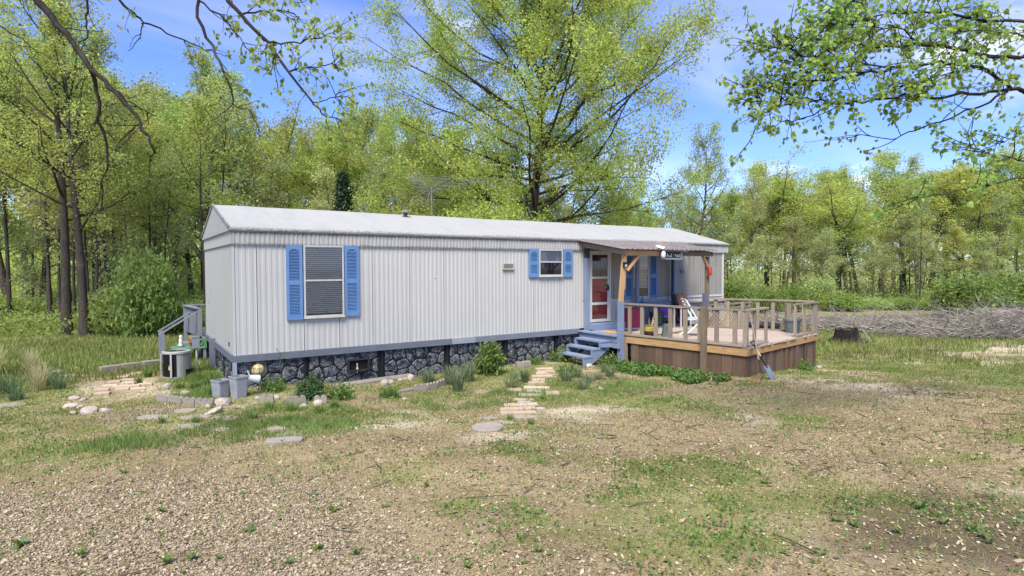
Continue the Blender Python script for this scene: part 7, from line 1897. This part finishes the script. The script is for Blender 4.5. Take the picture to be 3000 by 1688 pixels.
near_tree('pin_oak_tree', 'overhanging oak with dark bare twigs and hanging pointed leaves above the woods path', LB, [(LB[0], LB[1], LB[2] - 0.2), (LB[0] + .05, LB[1], 2.5), tuple(np.array([LB[0] + .15, LB[1] - .1, 5.5])), tuple(ltop)],
    [([ltop * 0.75 + np.array([LB[0], LB[1], 5.0]) * 0.25, hub], .10, .07, 0), ([hub, world(60, -120, 7.2), world(107, 0, 7.0)], .06, .045, 0),
     B([(107, 0, 7.0), (171, 73, 6.9), (218, 128, 6.8), (265, 197, 6.7), (342, 270, 6.5), (411, 359, 6.3), (453, 436, 6.2), (439, 475, 6.2)], .042, .008, 0),
     B([(265, 197, 6.7), (278, 240, 6.8), (295, 355, 6.9), (317, 449, 7.0), (308, 513, 7.0), (295, 616, 7.1)], .028, .006, 0),
     B([(342, 270, 6.5), (400, 310, 6.6), (460, 340, 6.7)], .010, .004, 0), B([(411, 359, 6.3), (384, 380, 6.2), (378, 415, 6.2)], .009, .004, 0),
     B([(60, -90, 7.2), (258, -40, 7.6), (252, 50, 7.6), (255, 110, 7.5), (240, 150, 7.5)], .022, .006, 0),
     B([(60, -120, 7.2), (321, -30, 8.2), (380, 30, 8.3), (419, 64, 8.4), (513, 111, 8.6), (600, 145, 8.8), (660, 165, 9.0)], .024, .004, 0.35), B([(419, 64, 8.4), (412, 110, 8.3), (375, 150, 8.2)], .011, .004, 0),
     ([hub, world(400, -260, 8.0), world(578, -60, 8.2)], .06, .035, 0), B([(578, -60, 8.2), (582, 56, 8.2), (633, 163, 8.1), (672, 244, 8.1), (682, 304, 8.1)], .026, .012, 0.25),
     B([(682, 304, 8.1), (640, 345, 8.0), (590, 370, 7.9)], .009, .003, 0.3), B([(682, 304, 8.1), (735, 330, 8.2), (760, 390, 8.3), (800, 402, 8.3)], .009, .003, 0.35),
     ([world(400, -260, 8.0), world(642, -30, 7.9)], .045, .03, 0), B([(642, -30, 7.9), (706, 43, 7.8), (783, 124, 7.7), (847, 210, 7.6), (916, 300, 7.6), (946, 338, 7.6), (1000, 352, 7.6)], .030, .005, 0.55),
     B([(706, 43, 7.8), (790, 30, 7.9), (860, 40, 8.0), (880, 60, 8.0)], .014, .004, 1.3), B([(783, 124, 7.7), (860, 130, 7.8), (940, 110, 7.9), (985, 90, 7.9)], .013, .004, 1.4),
     B([(847, 210, 7.6), (910, 200, 7.7), (970, 190, 7.7), (1000, 180, 7.8)], .012, .004, 1.5), B([(800, 150, 7.7), (800, 200, 7.6), (770, 225, 7.5)], .009, .003, 0.9),
     B([(578, 0, 8.2), (660, 60, 8.3), (700, 110, 8.3), (720, 140, 8.3)], .014, .004, 1.1), B([(916, 300, 7.6), (970, 290, 7.6), (1000, 270, 7.6)], .008, .003, 1.2), B([(600, -40, 8.2), (740, -30, 8.3), (840, -10, 8.4), (880, 20, 8.4)], .02, .005, 1.0),
     B([(-60, 40, 8.5), (20, 90, 8.4), (60, 110, 8.4), (125, 165, 8.3)], .014, .004, 0.3)],
    101, 0.60, M_nearleaf, 0.40, (1.5, 1.3, .8), 0.74)
rb_ = spot(4000, 7.6); RB_ = (rb_[0], rb_[1], gz(*rb_))
rtop = np.array([RB_[0], RB_[1], 8.4]); rh = world(3330, 235, 7.3); rh2 = world(3300, 60, 7.4)
near_tree('maple_tree', 'near maple reaching green lobed leaves over the yard beside the deck', RB_, [(RB_[0], RB_[1], RB_[2] - 0.2), (RB_[0] - .05, RB_[1], 2.6), (RB_[0] - .1, RB_[1] + .1, 5.2), tuple(rtop)],
    [([np.array([RB_[0] - .08, RB_[1] + .05, 3.9]), world(3600, 200, 7.4), rh, world(3002, 269, 7.0)], .10, .05, 0), ([np.array([RB_[0] - .1, RB_[1] + .1, 4.8]), rh2, world(3002, 165, 7.1)], .09, .045, 0), ([np.array([RB_[0] - .08, RB_[1] + .05, 2.9]), world(3400, 430, 7.2), world(3000, 522, 6.8)], .06, .022, 0),
     B([(3002, 165, 7.1), (2902, 170, 7.0), (2799, 143, 6.9), (2716, 132, 6.8), (2571, 135, 6.7), (2468, 124, 6.6), (2385, 118, 6.6), (2300, 100, 6.5)], .036, .006, 1.0),
     B([(3002, 269, 7.0), (2960, 261, 7.0), (2915, 224, 6.9), (2853, 186, 6.8), (2757, 182, 6.7), (2612, 203, 6.6), (2530, 215, 6.5), (2364, 217, 6.4), (2320, 165, 6.4), (2250, 90, 6.4)], .038, .005, 0.75),
     B([(2960, 261, 7.0), (2840, 273, 6.9), (2737, 286, 6.8), (2654, 277, 6.8), (2530, 306, 6.7), (2447, 300, 6.6), (2364, 290, 6.5), (2281, 265, 6.5), (2240, 232, 6.5)], .030, .005, 0.42),
     B([(2447, 300, 6.6), (2364, 344, 6.5), (2306, 356, 6.5), (2240, 377, 6.4), (2198, 397, 6.4)], .012, .004, 0.28), B([(2952, 269, 7.0), (2882, 306, 7.0), (2778, 348, 7.1), (2675, 385, 7.1), (2612, 406, 7.2), (2488, 397, 7.2), (2360, 418, 7.2)], .022, .003, 0.12),
     B([(3000, 522, 6.8), (2861, 551, 6.7), (2737, 571, 6.6), (2675, 584, 6.6)], .016, .004, 0.5), B([(3040, 480, 6.8), (2940, 460, 6.9), (2860, 440, 7.0), (2830, 420, 7.0)], .014, .004, 0.8),
     B([(3060, 60, 7.2), (2900, 60, 7.1), (2760, 40, 7.0), (2620, 40, 6.9), (2520, 60, 6.8), (2440, 50, 6.8)], .03, .005, 1.35), B([(3060, -60, 7.3), (2900, -40, 7.2), (2700, -50, 7.2), (2560, -20, 7.1), (2470, 10, 7.0), (2410, 40, 7.0)], .03, .005, 1.35),
     B([(2716, 132, 6.8), (2620, 80, 6.8), (2500, 70, 6.7), (2400, 75, 6.7)], .014, .004, 1.3), B([(2612, 203, 6.6), (2480, 170, 6.5), (2350, 160, 6.5), (2270, 140, 6.5), (2220, 130, 6.5)], .014, .004, 1.3), B([(2530, 215, 6.5), (2420, 240, 6.5), (2330, 250, 6.5), (2240, 215, 6.4)], .012, .004, 1.2),
     B([(2853, 186, 6.8), (2760, 230, 6.8), (2700, 245, 6.8), (2640, 250, 6.8)], .012, .004, 1.2), B([(3050, 120, 7.3), (2960, 100, 7.3), (2850, 90, 7.3), (2740, 90, 7.2)], .02, .005, 1.4), B([(3080, 330, 7.5), (2980, 400, 7.6), (2900, 430, 7.7)], .015, .004, .6), B([(2364, 290, 6.5), (2300, 310, 6.5), (2240, 290, 6.5), (2215, 280, 6.5)], .008, .003, .9)],
    102, 2.0, M_nearleaf, 0.42, (1.4, 1.4, .95), 0.66, 0.68)
